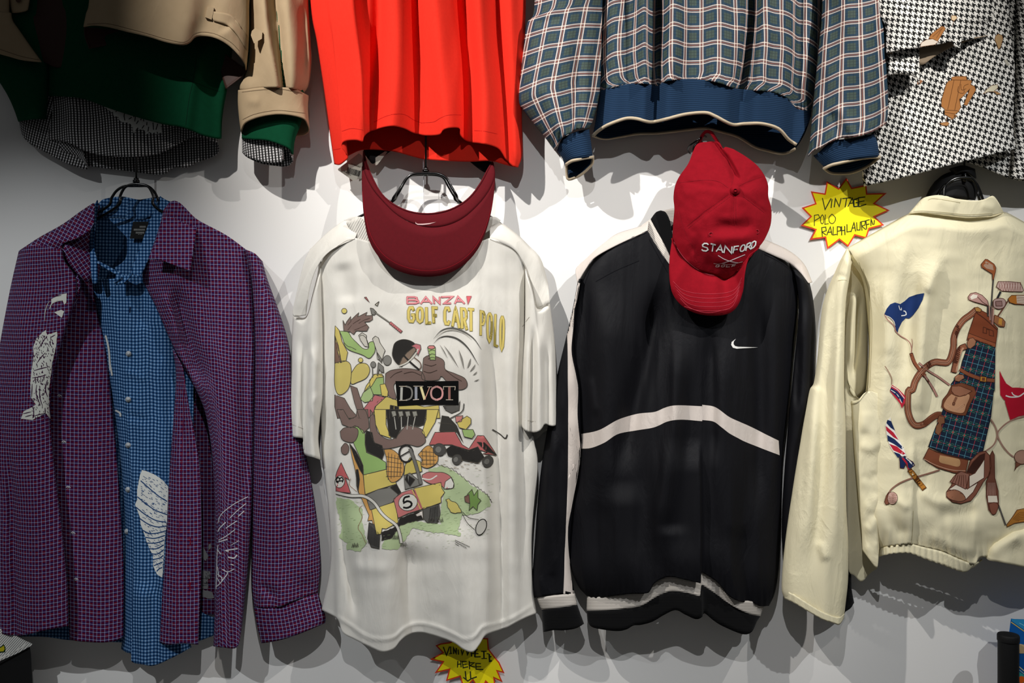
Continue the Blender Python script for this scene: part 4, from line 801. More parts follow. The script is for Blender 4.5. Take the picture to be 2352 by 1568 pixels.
# DIVOT panel
P2([(862, 1098), (1230, 1100), (1601, 1095), (1602, 1380), (1240, 1372), (885, 1392)], '#050505', 7, out=None)
cr_ = '#b9ad9c'
def SF(pts, w, col=cr_, **k): pr.line(Q2(*pts), w, col, 9, minw=.7, **k)
SF([(935, 1170), (930, 1320)], 5.5, '#a8a79f', sm=False); SF([(905, 1160), (990, 1160)], 1.5); SF([(905, 1325), (1000, 1322)], 1.5); SF([(985, 1160), (1040, 1180), (1058, 1240), (1040, 1300), (985, 1322)], 3.6, '#77746e')
SF([(1103, 1165), (1103, 1315)], 6, '#8e9098', sm=False); SF([(1072, 1158), (1138, 1158)], 1.4); SF([(1068, 1318), (1138, 1312)], 1.6, '#d9c9b8')
SF([(1160, 1165), (1205, 1315)], 5.6, '#d8cc9a', sm=False); SF([(1205, 1315), (1262, 1170)], 1.8, '#c58f7d', sm=False); SF([(1135, 1158), (1190, 1158)], 1.3); SF([(1235, 1165), (1290, 1165)], 1.3)
SF([(1345, 1160), (1295, 1185), (1278, 1240), (1295, 1295), (1345, 1320)], 4.4, '#b58a84'); SF([(1345, 1320), (1400, 1295), (1416, 1240), (1398, 1185), (1345, 1160)], 4.4, '#c98f8c')
SF([(1495, 1165), (1495, 1315)], 5.6, '#8a5f57', sm=False); SF([(1425, 1162), (1568, 1162)], 1.6); SF([(1425, 1162), (1428, 1200)], 1.5, sm=False); SF([(1566, 1162), (1560, 1205)], 1.5, sm=False); SF([(1455, 1318), (1540, 1318)], 1.5)
# lower half: karts on the grass
def grass(s, col='#abbb90', ly=0, j=1.6): pr.poly(Q3(*s), col, ly, jit=j)
grass([(140, 880), (280, 900), (400, 1000), (400, 1130), (450, 1340), (380, 1420), (240, 1400), (250, 1340), (170, 1280), (200, 1180), (150, 1000)])
grass([(590, 1395), (640, 1250), (770, 1150), (900, 1110), (1200, 1150), (1390, 1240), (1380, 1270), (1230, 1240), (1100, 1230), (900, 1180), (860, 1260), (760, 1400)])
grass([(1060, 600), (1200, 560), (1320, 620), (1420, 690), (1500, 760), (1660, 860), (1690, 960), (1560, 1040), (1400, 1060), (1350, 1250), (1210, 1220), (1180, 1100), (1200, 950), (1220, 830)])
for a, b in (((1150, 545), (1300, 590)), ((1300, 590), (1420, 680)), ((1420, 690), (1560, 780)), ((1560, 780), (1650, 850)), ((1650, 850), (1700, 930))):
    n = 6; pts = [(a[0]+(b[0]-a[0])*k/n, a[1]+(b[1]-a[1])*k/n+(9 if k % 2 else -6)) for k in range(n+1)]; L3(pts, 1, K, 3, sm=False)
P3([(275, 345), (320, 420), (370, 520), (412, 640), (430, 850), (500, 1000), (540, 1250), (500, 1110), (458, 1115), (470, 1060), (400, 900), (365, 830), (330, 600), (300, 480)], OR, 2)
P3([(275, 340), (340, 420), (410, 560), (410, 655), (375, 600), (330, 500)], BK, 3); P3([(340, 600), (360, 600), (375, 700), (360, 830), (345, 760)], BK, 3)
P3([(275, 190), (330, 160), (410, 210), (430, 240), (430, 350), (445, 430), (560, 480), (640, 530), (640, 600), (415, 655), (410, 560), (365, 450), (320, 350)], '#8aa865', 2)
P3([(440, 210), (500, 230), (520, 330), (600, 360), (620, 440), (600, 500), (450, 420), (430, 330)], BK, 3)
P3([(180, 220), (230, 180), (350, 190), (350, 280), (300, 330), (200, 300)], BR, 3, smooth=True); P3([(190, 380), (230, 335), (265, 370), (260, 430), (225, 452), (195, 430)], BR, 3, smooth=True)
P3([(150, 0), (210, 0), (270, 100), (340, 70), (350, 0), (460, 0), (470, 180), (410, 240), (360, 170), (280, 180), (200, 150)], BR, 2)
P3([(480, 0), (520, 60), (560, 230), (700, 300), (830, 170), (880, 165), (1000, 200), (1030, 280), (1030, 330), (960, 370), (850, 350), (720, 380), (600, 390), (520, 320), (480, 200)], BR, 2, smooth=True)
P3([(520, 0), (640, 0), (640, 150), (690, 290), (580, 250), (535, 150)], YE, 3); P3([(1045, 0), (1165, 0), (1130, 130), (1040, 280), (1000, 230), (1040, 100)], YE, 3)
P3([(640, 0), (1045, 0), (1020, 150), (960, 170), (880, 150), (800, 170), (740, 290), (670, 260)], BK, 3); [P3([(690+k*70, 20), (735+k*70, 15), (745+k*70, 60), (705+k*70, 75)], '#8b897f', 4) for k in range(4)]; [L3([(722+k*70, 70), (740+k*55, 200)], 2, '#a7a49b', 4) for k in range(4)]
P3([(410, 655), (640, 598), (700, 640), (745, 745), (560, 800), (432, 850)], YE, 2); P3([(620, 400), (700, 400), (780, 470), (820, 580), (790, 680), (700, 730), (650, 650), (650, 520)], OR, 4, smooth=True)
P3([(960, 450), (1060, 360), (1150, 440), (1150, 530), (1060, 585), (990, 560), (1000, 500)], OR, 4, smooth=True)
for k in range(5):
    L3([(665+k*32, 430+k*12), (660+k*30, 700-k*10)], 1, K, 6, sm=False); L3([(640, 470+k*50), (800, 500+k*42)], 1, K, 6, sm=False)
for k in range(4): L3([(1000+k*38, 400+k*4), (1010+k*36, 560)], 1, K, 6, sm=False); L3([(985, 420+k*42), (1140, 430+k*38)], 1, K, 6, sm=False)
P3([(435, 858), (560, 800), (680, 780), (762, 850), (700, 930), (600, 965), (480, 1005)], GY, 3); P3([(680, 780), (745, 745), (790, 830), (762, 850)], BK, 4)
P3([(880, 480), (985, 520), (1000, 620), (900, 640), (820, 660), (830, 560)], '#c2b060', 2); P3([(820, 660), (880, 635), (980, 720), (1000, 750), (830, 800)], GY, 3); P3([(850, 650), (930, 700), (880, 770), (830, 700)], BK, 4)
P3([(495, 1003), (600, 965), (720, 925), (745, 1000), (760, 1130), (640, 1195), (600, 1190), (590, 1245), (545, 1252), (515, 1100)], YE, 3)
P3([(715, 895), (800, 830), (905, 795), (960, 880), (1005, 995), (860, 1040), (760, 1085)], '#b8706e', 4); P3([(915, 790), (1190, 728), (1200, 790), (1228, 830), (1190, 880), (1192, 930), (1008, 998), (960, 890)], YE, 4)
L3([(925, 800), (1000, 990)], 2.4, RD, 6, sm=False); L3([(900, 800), (985, 1000)], 2, YE, 6, sm=False)
pr.disc(Q3((860, 928))[0], 22, '#cfccc2', 6, 19, -.3, out=K)
pr.glyph('5', Q3((815, 885), (880, 865), (900, 975), (810, 990)), 4.2, '#1a1917', 8, sm=True)
P3([(470, 1130), (520, 1150), (540, 1250), (580, 1255), (570, 1395), (490, 1375), (455, 1290)], '#4c4a47', 3); P3([(1010, 985), (1170, 950), (1182, 1050), (1150, 1138), (1050, 1132), (1015, 1090)], '#5a5854', 3)
for k in range(9): L3([(468+k*12, 1150+k*10), (462+k*13, 1340+k*5)], .9, '#1f1e1c', 5); L3([(1080+k*10, 985-k*3), (1070+k*11, 1125)], .9, '#1f1e1c', 5)
P3([(590, 1230), (700, 1190), (750, 1165), (780, 1090), (880, 1050), (1000, 1010), (1010, 1100), (900, 1120), (770, 1165), (720, 1250), (690, 1290), (600, 1310)], BK, 2, jit=1)
P3([(935, 1050), (1005, 1010), (1012, 1100), (990, 1060), (950, 1070)], '#cfc6be', 4)
pr.disc(Q3((840, 440))[0], 15.5, None, 7, 19.5, out='#2a2826', ow=4); L3([(880, 390), (940, 560), (990, 745)], 8.5, K, 7); L3([(880, 392), (940, 560), (990, 745)], 6.2, '#6d6b66', 8); L3([(780, 470), (900, 400)], 2.4, BK, 7)
P3([(1000, 655), (1060, 625), (1140, 628), (1220, 632), (1290, 675), (1318, 740), (1310, 785), (1230, 795), (1190, 760), (1080, 740), (1010, 700)], '#b8706e', 3, smooth=True); P3([(1235, 720), (1290, 680), (1320, 740), (1310, 785), (1220, 795)], '#d2cfc6', 4); L3([(1000, 690), (1080, 700), (1150, 660)], 3, '#d2cfc6', 5)
P3([(190, 530), (150, 620), (138, 660), (140, 820), (285, 836), (232, 680), (272, 705), (230, 620)], '#b95f60', 2); pr.disc(Q3((178, 722))[0], 11, '#cfccc2', 4, 14, .2, out=K)
pr.glyph('1', Q3((150, 745), (150, 700), (215, 690), (215, 740)), 2.6, '#1a1917', 6, sm=False); pr.glyph('3', Q3((140, 730), (145, 672), (215, 680), (210, 728)), 2.4, '#1a1917', 6, sm=False)
L3([(140, 830), (280, 862), (420, 868), (520, 930), (590, 1030), (650, 1090), (740, 1160), (775, 1250), (790, 1335)], 8, K, 7); L3([(140, 830), (280, 862), (420, 868), (520, 930), (590, 1030), (650, 1090), (740, 1160), (775, 1250), (790, 1335)], 5.6, '#cac7be', 8)
for k in range(330):
    x, y = rr.choice(((rr.uniform(150, 430), rr.uniform(900, 1420)), (rr.uniform(600, 1400), rr.uniform(1120, 1400)), (rr.uniform(1100, 1690), rr.uniform(600, 1230)), (rr.uniform(1180, 1650), rr.uniform(900, 1290))))
    l = rr.uniform(12, 34); L3([(x, y), (x+l, y-l*.12)], rr.uniform(1, 2.2), rr.choice(('#9db07e', '#8da36c', '#b3c19c', '#7f9460')), 1.5, sm=False, taper=.8)
for bx, by in ((300, 1370), (780, 1360), (1150, 1120), (1060, 1120), (700, 1290)):
    for k in range(4): L3([(bx+k*16, by+10), (bx+k*16+8, by-30-8*(k % 2)), (bx+k*16+14, by+6)], 1, K, 5, sm=False)
L3([(400, 960), (370, 1000), (400, 1080), (360, 1180), (400, 1250), (440, 1340)], 1.1, '#8a6a50', 2); L3([(285, 690), (270, 750), (310, 790), (345, 820)], 1.1, '#8a6a50', 2)
P3([(1070, 352), (1130, 228), (1330, 222), (1400, 350), (1470, 392), (1555, 260), (1615, 262), (1745, 458), (1600, 445), (1655, 430), (1560, 400), (1470, 420), (1300, 352)], '#b0605f', 3)
P3([(1175, 215), (1200, 62), (1265, 72), (1345, 160), (1410, 330), (1345, 222)], '#35332f', 2); P3([(1240, 400), (1300, 355), (1470, 405), (1560, 372), (1620, 480), (1560, 535), (1430, 510), (1260, 460)], BK, 4)
P3([(1550, 325), (1620, 330), (1745, 458), (1640, 420)], BK, 5)
for (x, y, a, b) in ((1175, 400, 15, 14), (1350, 500, 11, 12), (1655, 520, 12, 13.5)): pr.disc(Q3((x, y))[0], a, '#4a4845', 5, b, .4, out=K); pr.disc(Q3((x-12, y))[0], a*.45, '#6f6d68', 7, b*.5, .4)
P3([(1350, 130), (1450, 65), (1490, 90), (1490, 140), (1440, 200), (1370, 180)], '#c2b060', 4); P3([(1400, 200), (1510, 200), (1530, 250), (1500, 290), (1420, 270)], '#93ac6c', 4); P3([(1335, 70), (1410, 60), (1395, 120), (1340, 130)], '#b97a74', 5)
L3([(1280, 90), (1400, 20), (1420, -60)], 2.2, '#45433f', 3); L3([(1160, 130), (1300, 150)], 1.2); L3([(1700, 200), (1780, 245), (1835, 290), (1855, 250)], 2.4, '#3c3a36', 4)
P3([(1460, 840), (1500, 800), (1520, 860), (1560, 800), (1560, 880), (1590, 910), (1560, 950), (1550, 1010), (1510, 970), (1470, 1010), (1480, 940), (1430, 900)], '#6f8c4c', 3)
P3([(1425, 870), (1470, 850), (1480, 940), (1430, 920)], '#7a5a4e', 4)
P3([(1240, 900), (1270, 890), (1300, 920), (1340, 930), (1385, 1000), (1390, 1030), (1330, 1040), (1290, 1020), (1260, 980)], '#c2b567', 3, jit=1.2)
L3([(1400, 1020), (1470, 1080), (1570, 1100)], 1.2); L3([(1400, 1040), (1450, 1130), (1525, 1200)], 1.2); pr.disc(Q3((1590, 1175))[0], 11, '#b9b6ad', 3, 19, .35, out='#1f1e1c', ow=1.8)
for r, (x0, y0, x1, y1) in enumerate(((1335, 1308, 1478, 1375), (1332, 1322, 1448, 1388), (1332, 1342, 1370, 1362))):
    n = int((x1-x0)/9)
    for k in range(n):
        x = x0+(x1-x0)*k/n; y = y0+(y1-y0)*k/n; L3([(x, y-4), (x+4, y+5)], 1.2, '#26241f', 3, sm=False)
for k in range(26):
    x, y = 1150+rr.uniform(0, 420), 480+rr.uniform(0, 130); L3([(x, y), (x+14, y-6), (x+26, y+2)], .9, '#8d7d6c', 2)
pr.build('printed_golf_cart_scene', wt, 'faded colour print of golf carts with lettering')
# ================================================================== VISOR
vs_ = thing('sun_visor', 'dark red sun visor hung over the neck of the white printed t-shirt', 'visor', (985, 634, .15))
inner = [(835, 348), (843, 378), (856, 410), (876, 445), (902, 468), (935, 484), (975, 491), (1015, 487), (1050, 474), (1080, 452), (1104, 420), (1120, 390), (1131, 372)]
seam = [(833, 352), (836, 392), (853, 430), (880, 463), (910, 492), (945, 512), (985, 522), (1025, 518), (1062, 502), (1095, 474), (1122, 440), (1137, 405), (1134, 374)]
outer = [(833, 352), (831, 400), (832, 450), (837, 505), (848, 553), (872, 592), (905, 617), (945, 631), (985, 635), (1025, 629), (1062, 610), (1092, 580), (1112, 543), (1126, 497), (1134, 450), (1137, 410), (1134, 374)]
vd = lambda U, V: .038+.074*np.sin(np.pi*U)**.8
vband = panel('band', inner, seam, [], [], dfun(0, 0, 0, sheet=True, fn=lambda U, V, X, Y: vd(U, V)+.012*np.sin(np.pi*U)*V+.004*np.sin(V*3.1)), M['visor'], vs_, uvm='px', th=.003, step=3.5)
vbrim = panel('brim', seam, outer, [], [], dfun(0, 0, 0, sheet=True, fn=lambda U, V, X, Y: vd(U, V)+.012*np.sin(np.pi*U)+.010*V*np.sin(np.pi*U)**.7), M['visor'], vs_, uvm='px', th=.0035, step=4)
tube('band_piping', [P(x, y, .038+.074*math.sin(math.pi*i/40)**.8+.001) for i, (x, y) in enumerate(crv(inner, 41))], .0022, M['visor'], vs_, n=8)
st1 = panel('back_strap', [(834, 336), (850, 334), (870, 330), (900, 322)], [(836, 352), (848, 368), (855, 376), (866, 370), (898, 346)], [], [], dfun(.038, .03, .0, sheet=True), M['blackm'], vs_, th=.003)
panel('back_strap', [(1060, 345), (1090, 360), (1130, 372)], [(1075, 368), (1100, 388), (1116, 396), (1122, 384), (1131, 374)], [], [], dfun(.03, .038, .0, sheet=True), M['blackm'], vs_, th=.003)
panel('back_strap', [(900, 322), (930, 290), (978, 272), (1030, 290), (1060, 345)], [(898, 346), (932, 312), (978, 296), (1024, 314), (1075, 368)], [], [], dfun(.03, .03, .0, sheet=True), M['blackm'], vs_, th=.003)
pr = Print([vband, vbrim], .0006)
pr.poly(H1((1003, 577), (1008, 586), (1022, 592), (1060, 592), (1110, 588), (1165, 579), (1110, 596), (1055, 602), (1020, 600), (1004, 590)), '#c9a8a6', 2, step=3)
pr.build('printed_logo', vs_, 'small pale check-mark logo')
pr = Print([vbrim], .0004)
for k in (.88,):
    pts = [(a[0]*(1-k)+b[0]*k, a[1]*(1-k)+b[1]*k) for a, b in zip(crv(seam, 40)[5:-5], crv(outer, 40)[5:-5])]; pr.line(pts, .9, '#7c0a18', 1)
pr.build('brim_stitching', vs_)
tg = slab('price_tag', H1((390, 168), (480, 100), (560, 40), (585, 60), (592, 235), (545, 245), (515, 256)), .055, .0008, M['paper'], vs_, dz=lambda x, y: .046+.0002*(x-775))
SURF[tg] = BVHTree.FromPolygons([v.co.copy() for v in tg.data.vertices], [tuple(p.vertices) for p in tg.data.polygons])
pr = Print(tg, .0005)
bx = H1((475, 150), (572, 178), (560, 222), (465, 195)); a_, b_, c_, d_ = [np.array(p) for p in bx]; rr = random.Random(4)
for k in range(17):
    u = k/16; p = a_*(1-u)+b_*u; q = d_*(1-u)+c_*u; pr.line([tuple(p), tuple(q)], rr.choice((.9, 1.0, 1.5)), '#3a3833', 1, sm=False)
for k in range(9):
    x = 500+k*8.5; y = 128+k*3; pr.line(H1((x, y), (x+3, y-9)), 1.1, '#55524b', 1, sm=False)
pr.line(H1((440, 175), (500, 215)), .9, '#77736a', 1, sm=False); pr.line(H1((515, 205), (552, 215)), .9, '#77736a', 1)
pr.build('tag_printing', tg)
slab('price_tag', H1((690, 75), (765, 25), (785, 28), (705, 130), (690, 135)), .036, .0008, M['paper'], vs_)
# ================================================================== PLAID JACKET
J3 = T(1160, 0, 2.613)
pj = thing('plaid_jacket', 'plaid blouson jacket with navy knit cuffs and hem, top row', 'jacket', (1600, 330, .06))
jF = [([(1395, -300), (1400, 0), (1405, 200)], .014, 14, 22, 'e'), ([(1440, -300), (1446, 0), (1440, 190)], -.016, 16, 14, 'e'), ([(1476, -300), (1480, 0), (1482, 190)], .024, 18, 9, 'e'), ([(1508, -300), (1512, 0), (1508, 188)], -.040, 12, 12, 'e'),
      ([(1540, -300), (1545, 0), (1536, 182)], .026, 14, 26, 'e'), ([(1592, -300), (1600, 0), (1590, 180)], -.008, 20, 20, 'e'), ([(1640, -300), (1648, 0), (1640, 185)], .020, 30, 40, 'e'), ([(1722, -300), (1726, 0), (1716, 120), (1700, 200)], -.040, 12, 20, 'e'),
      ([(1752, -300), (1755, 0), (1745, 120), (1740, 210)], .022, 16, 24, 'e'), ([(1790, -300), (1795, 0), (1785, 205)], .008, 18, 18, 'e'), ([(1838, -300), (1838, 0), (1828, 250)], -.026, 12, 16, 'e')]
gath = lambda U, V, X, Y: .003*np.sin(X*.62+3*vn(X/30, Y/60, 41))*np.clip((V-.95)/.05, 0, 1)+.007*(vn(X/11, Y/90, 42)-.5)*np.clip((V-.86)/.14, 0, 1)
jT = [(1372, -320), (1890, -320)]
jB = J3((570, 548), (620, 532), (720, 508), (830, 502), (920, 517), (950, 492), (1060, 477), (1200, 482), (1300, 502), (1380, 532), (1480, 542), (1600, 552), (1680, 582), (1720, 622), (1745, 650), (1790, 665), (1840, 662))
jb = panel('body', jT, jB, [(1378, 0), (1380, 110)], [(1888, 0), (1880, 150)], dfun(.06, .045, .07, p=3, folds=jF, auto=[(.004, 30, 120, 43)], close=.04, fn=gath), M['plaid'], pj, back=bk(.06, .045, .03), uvm='arc', anchor=.45, step=4)
hT = J3((568, 545), (620, 530), (720, 506), (830, 500), (920, 515), (950, 490), (1060, 475), (1200, 480), (1300, 500), (1380, 530), (1480, 540), (1600, 550), (1680, 580), (1720, 620), (1745, 648), (1790, 663), (1842, 660))
hB = J3((527, 815), (560, 785), (620, 748), (720, 712), (790, 712), (870, 732), (960, 716), (1080, 686), (1200, 676), (1260, 696), (1360, 746), (1440, 742), (1540, 742), (1640, 772), (1700, 835), (1748, 868), (1790, 800), (1836, 700))
hF = [(f[0][:1]+[(f[0][-1][0], 190), (f[0][-1][0]-8, 330)], f[1]*.55, f[2]*1.4, f[3]*1.4, 'se') for f in jF]
hBk = J3((527, 815), (600, 832), (700, 818), (800, 802), (900, 800), (1000, 790), (1100, 778), (1200, 770), (1300, 792), (1400, 822), (1500, 882), (1580, 905), (1650, 922), (1700, 915), (1742, 892), (1800, 800), (1836, 700))
jh = panel('hem_rib', hT, hB, [(1372, 250)], [(1864, 255)], dfun(.062, .05, .066, p=3, folds=hF), M['navy'], pj, back=bk(.062, .05, .035, .015), Bb=hBk, uvm='arc', step=4, th=.003)
def edge_tube(name, pts, dep, r, mat, parent, n=8):
    return tube(name, [P(x, y, dep(i/(len(pts)-1), x, y)) for i, (x, y) in enumerate(pts)], r, mat, parent, n=n)
q = crv(hB[:-2], 90); dep = [hitd(jh, x, y-3, .06) for x, y in q]
dep = [np.median(dep[max(0, i-2):i+3]) for i in range(len(dep))]
tube('hem_trim', [P(x, y, d) for (x, y), d in zip(q, dep)], .0042, M['trim'], pj, n=8)
q = crv(hBk[:-2], 60); tube('hem_trim', [P(x, y, .062-.035*min(1, (1-abs(2*i/59-1)**2.6)**.5)+.0) for i, (x, y) in enumerate(q)], .0035, M['trim'], pj, n=8)
slT = [(1220, -320), (1392, -320)]
jsl = panel('sleeve', slT, J3((297, 905), (320, 860), (345, 822), (380, 805), (430, 775), (505, 772)), [(1228, 0), (1210, 57), (1198, 153), (1191, 228), (1203, 254), (1237, 298), (1262, 328)], [(1384, 0), (1381, 115), (1378, 207), (1364, 270)],
      dfun(.07, .085, .06, folds=[([(1300, -200), (1305, 0), (1300, 150), (1295, 290)], .010, 40, 22), ([(1330, 100), (1320, 290)], -.010, 9, 9, 'e'), ([(1350, 80), (1345, 290)], .010, 12, 10, 'e'), ([(1240, 180), (1290, 320)], .006, 14, 14), ([(1222, 55), (1300, 40)], -.004, 8, 8)], auto=[(.004, 26, 80, 44)], close=.04, fn=lambda U, V, X, Y: .004*np.sin(X*.6)*np.clip((V-.86)/.14, 0, 1)),
      M['plaid'], pj, back=bk(.07, .085, .03), uvm='coons', rot=.1)
cl = panel('cuff', J3((310, 905), (330, 855), (350, 825), (430, 790), (505, 775)), J3((368, 978), (400, 962), (440, 955), (480, 948), (527, 940)), [], [(1358, 330)], dfun(.075, .085, .045), M['navy'], pj, back=bk(.075, .085, .03, .02), Bb=J3((368, 978), (372, 1075), (415, 1070), (460, 1045), (500, 1010), (527, 940)), uvm='coons', th=.003)
q = crv(J3((368, 985), (400, 966), (440, 957), (480, 948), (527, 942)), 24); tube('cuff_trim', [P(x, y, .08+.042*(1-abs(2*i/23-1)**2.6)**.5) for i, (x, y) in enumerate(q)], .004, M['trim'], pj)
q = crv(J3((368, 985), (370, 1040), (378, 1075), (415, 1068), (460, 1045), (500, 1010), (524, 980), (527, 942)), 30); tube('cuff_trim', [P(x, y, .078-.02*(1-abs(2*i/29-1)**2.6)**.5) for i, (x, y) in enumerate(q)], .0035, M['trim'], pj)
srT = [(1892, -320), (2022, -320)]
jsr = panel('sleeve', srT, J3((1818, 938), (1850, 905), (1900, 882), (2000, 832), (2100, 822), (2200, 795), (2288, 745)), [(1889, 0), (1880, 115), (1869, 230), (1861, 318)], [(2031, 0), (2036, 115), (2040, 245)],
      dfun(.085, .105, .055, folds=[([(1960, -200), (1965, 0), (1962, 160), (1950, 260)], .010, 40, 40), ([(1905, 250), (1930, 320)], -.008, 9, 9, 'e'), ([(1925, 240), (1955, 300)], .007, 8, 8, 'e'), ([(1890, 0), (1885, 200)], .006, 14, 14)], auto=[(.003, 28, 80, 45)], close=.04, fn=lambda U, V, X, Y: .004*np.sin(X*.6)*np.clip((V-.88)/.12, 0, 1)),
      M['plaid'], pj, back=bk(.085, .105, .04, .04), uvm='coons', rot=-.03)
panel('cuff', J3((1850, 935), (1870, 925), (1960, 850), (2080, 830), (2215, 802)), J3((1917, 1005), (1960, 985), (2000, 978), (2100, 955), (2180, 945), (2245, 940)), [], [(2016, 330)], dfun(.09, .105, .04), M['navy'], pj, back=bk(.09, .105, .03, .04), Bb=J3((1917, 1005), (1950, 1035), (2000, 1040), (2080, 1035), (2170, 1000), (2245, 940)), uvm='coons', th=.003)
q = crv(J3((1915, 1010), (1960, 990), (2000, 980), (2100, 957), (2180, 945), (2248, 942)), 30); tube('cuff_trim', [P(x, y, .095+.038*(1-abs(2*i/29-1)**2.6)**.5) for i, (x, y) in enumerate(q)], .004, M['trim'], pj)
q = crv(J3((1915, 1010), (1950, 1035), (2000, 1042), (2080, 1036), (2170, 1000), (2248, 945)), 30); tube('cuff_trim', [P(x, y, .094-.012*(1-abs(2*i/29-1)**2.6)**.5) for i, (x, y) in enumerate(q)], .0035, M['trim'], pj)
# ================================================================== WINDBREAKER
N5 = T(1200, 300, 2.613); N6 = T(1200, 880, 2.2786); N7 = T(1180, 560, 2.903)
nk = thing('windbreaker', 'black nylon pullover windbreaker with white chest stripe below the red cap', 'jacket', (1560, 1448, .05))
nF = [([(1395, 640), (1400, 800), (1390, 1000), (1370, 1200)], 0.0240, 34, 34), ([(1520, 640), (1490, 800), (1455, 950), (1430, 1100)], -0.0300, 26, 22), ([(1570, 720), (1556, 900), (1540, 1050), (1500, 1300)], 0.0300, 26, 30),
      ([(1630, 740), (1635, 900), (1640, 1080)], -0.0150, 16, 16), ([(1675, 720), (1665, 900), (1668, 1100), (1680, 1340)], 0.0180, 26, 26, 'e'), ([(1740, 640), (1745, 900), (1740, 1200)], -0.0180, 22, 20), ([(1780, 640), (1785, 900), (1778, 1200)], 0.0150, 20, 20),
      ([(1604, 1000), (1608, 1200), (1607, 1345)], 0.0270, 70, 5, 'e'), ([(1345, 640), (1335, 850), (1345, 1050)], -0.0150, 12, 16), ([(1430, 1100), (1440, 1250), (1470, 1355)], 0.0180, 40, 40, 'e'), ([(1350, 860), (1370, 960)], 0.0075, 10, 10), ([(1540, 1200), (1548, 1330)], 0.0150, 26, 26, 'e'), ([(1690, 1200), (1715, 1370)], -0.0120, 20, 20, 'e')]
puff = lambda U, V, X, Y: .008*np.exp(-((V-.93)/.07)**2)+.002*np.sin(X*.5+4*vn(X/20, Y/60, 51))*np.clip((V-.93)/.07, 0, 1)
nb = panel('body', [(1365, 592), (1414, 563), (1450, 545), (1487, 529, 1), (1505, 560), (1537, 606), (1580, 650), (1640, 670), (1700, 630), (1736, 566, 1), (1776, 584), (1812, 604)],
      N6((340, 1117), (400, 1122), (560, 1102), (640, 1100), (665, 1090), (690, 1047), (735, 1020), (780, 1012), (850, 1027), (934, 1047, 1), (936, 985, 1), (1020, 1040), (1080, 1112), (1140, 1142), (1200, 1146), (1240, 1165), (1290, 1165)),
      [(1345, 618), (1331, 645), (1322, 690), (1314, 750), (1311, 818), (1326, 891), (1332, 991), (1333, 1045), (1325, 1110), (1310, 1178), (1306, 1275), (1325, 1340)], [(1828, 640), (1832, 700), (1822, 800), (1808, 950), (1797, 1050), (1793, 1200), (1789, 1300), (1780, 1360)],
      dfun(.05, .05, .065, p=3, folds=nF, auto=[(.005, 34, 260, 52), (.0022, 12, 140, 53)], fn=puff), M['nylon'], nk, back=bk(.05, .05, .025), uvm='px', step=4)
panel('hem_rib', N6((338, 1112), (400, 1117), (560, 1097), (640, 1095), (665, 1085), (690, 1042), (735, 1015), (780, 1007), (850, 1022), (934, 1042, 1), (936, 980, 1), (1020, 1035), (1080, 1107), (1140, 1137), (1200, 1141), (1262, 1168)),
      N6((335, 1192), (450, 1190), (540, 1180), (620, 1165), (700, 1120), (750, 1098), (790, 1090), (860, 1100), (935, 1120, 1), (938, 1055, 1), (1020, 1110), (1100, 1165), (1180, 1205), (1246, 1220)), [], [], dfun(.055, .055, .058, p=3, folds=[(nF[7][0][-2:]+[(1608, 1420)], .014, 50, 5, 'se'), ([(1460, 1340), (1470, 1440)], -.006, 30, 30, 'se'), ([(1545, 1310), (1548, 1400)], .008, 26, 26, 'se'), ([(1700, 1370), (1690, 1430)], .006, 30, 30, 'se')]), M['ribw'], nk, back=bk(.055, .055, .03), uvm='px', th=.003)
panel('hem_band', N6((335, 1190), (450, 1188), (540, 1178), (620, 1163), (700, 1118), (750, 1096), (790, 1088), (860, 1098), (935, 1118, 1), (938, 1053, 1), (1020, 1108), (1100, 1163), (1180, 1203), (1246, 1218)),
      N6((340, 1240), (360, 1272), (430, 1288), (500, 1294), (545, 1285), (580, 1265), (620, 1262), (680, 1245), (740, 1210), (800, 1185), (850, 1208), (905, 1232), (938, 1222), (950, 1200), (1000, 1240), (1050, 1270), (1150, 1310), (1200, 1298), (1230, 1240)), [], [], dfun(.055, .055, .059, p=3, folds=[([(1608, 1340), (1612, 1425)], .014, 50, 5, 'se'), ([(1460, 1340), (1470, 1440)], -.008, 30, 30, 'se'), ([(1545, 1310), (1548, 1400)], .008, 26, 26, 'se')]), M['ribk'], nk, back=bk(.055, .055, .03), uvm='px', th=.003)
# yoke and collar
panel('shoulder_yoke', [(1334, 604), (1372, 572), (1414, 538), (1468, 520), (1490, 506)], [(1326, 650), (1345, 618), (1365, 592), (1414, 564), (1487, 530)], [(1322, 620)], [], meet(nb, [(1340, 640), (1350, 618), (1368, 595), (1414, 564), (1480, 533)], (.035, .065), dx=5, dy=5, bul=.004), M['nylonw'], nk, uvm='px')
panel('shoulder_yoke', [(1735, 545), (1755, 549), (1812, 575), (1847, 606), (1866, 648)], [(1736, 568), (1776, 586), (1812, 603), (1838, 625), (1858, 650)], [], [], meet(nb, [(1745, 574), (1776, 586), (1810, 603), (1820, 620), (1824, 640)], (.065, .035), dx=-5, dy=5, bul=.004), M['nylonw'], nk, uvm='px')
panel('back_collar', [(1518, 484), (1560, 478), (1640, 492), (1700, 500), (1745, 530)], [(1536, 560), (1600, 590), (1660, 600), (1700, 590), (1740, 570)], [], [], dfun(.05, .05, .0, sheet=True), M['ribw'], nk, uvm='px')
panel('collar', N5((830, 478), (860, 490), (885, 540), (900, 620), (930, 720)), N5((768, 532), (800, 590), (840, 660), (870, 720), (905, 800)), N5((800, 490)), [], dfun(.068, .115, .004, sheet=True), M['ribk'], nk, uvm='px', th=.004, rot=.8)
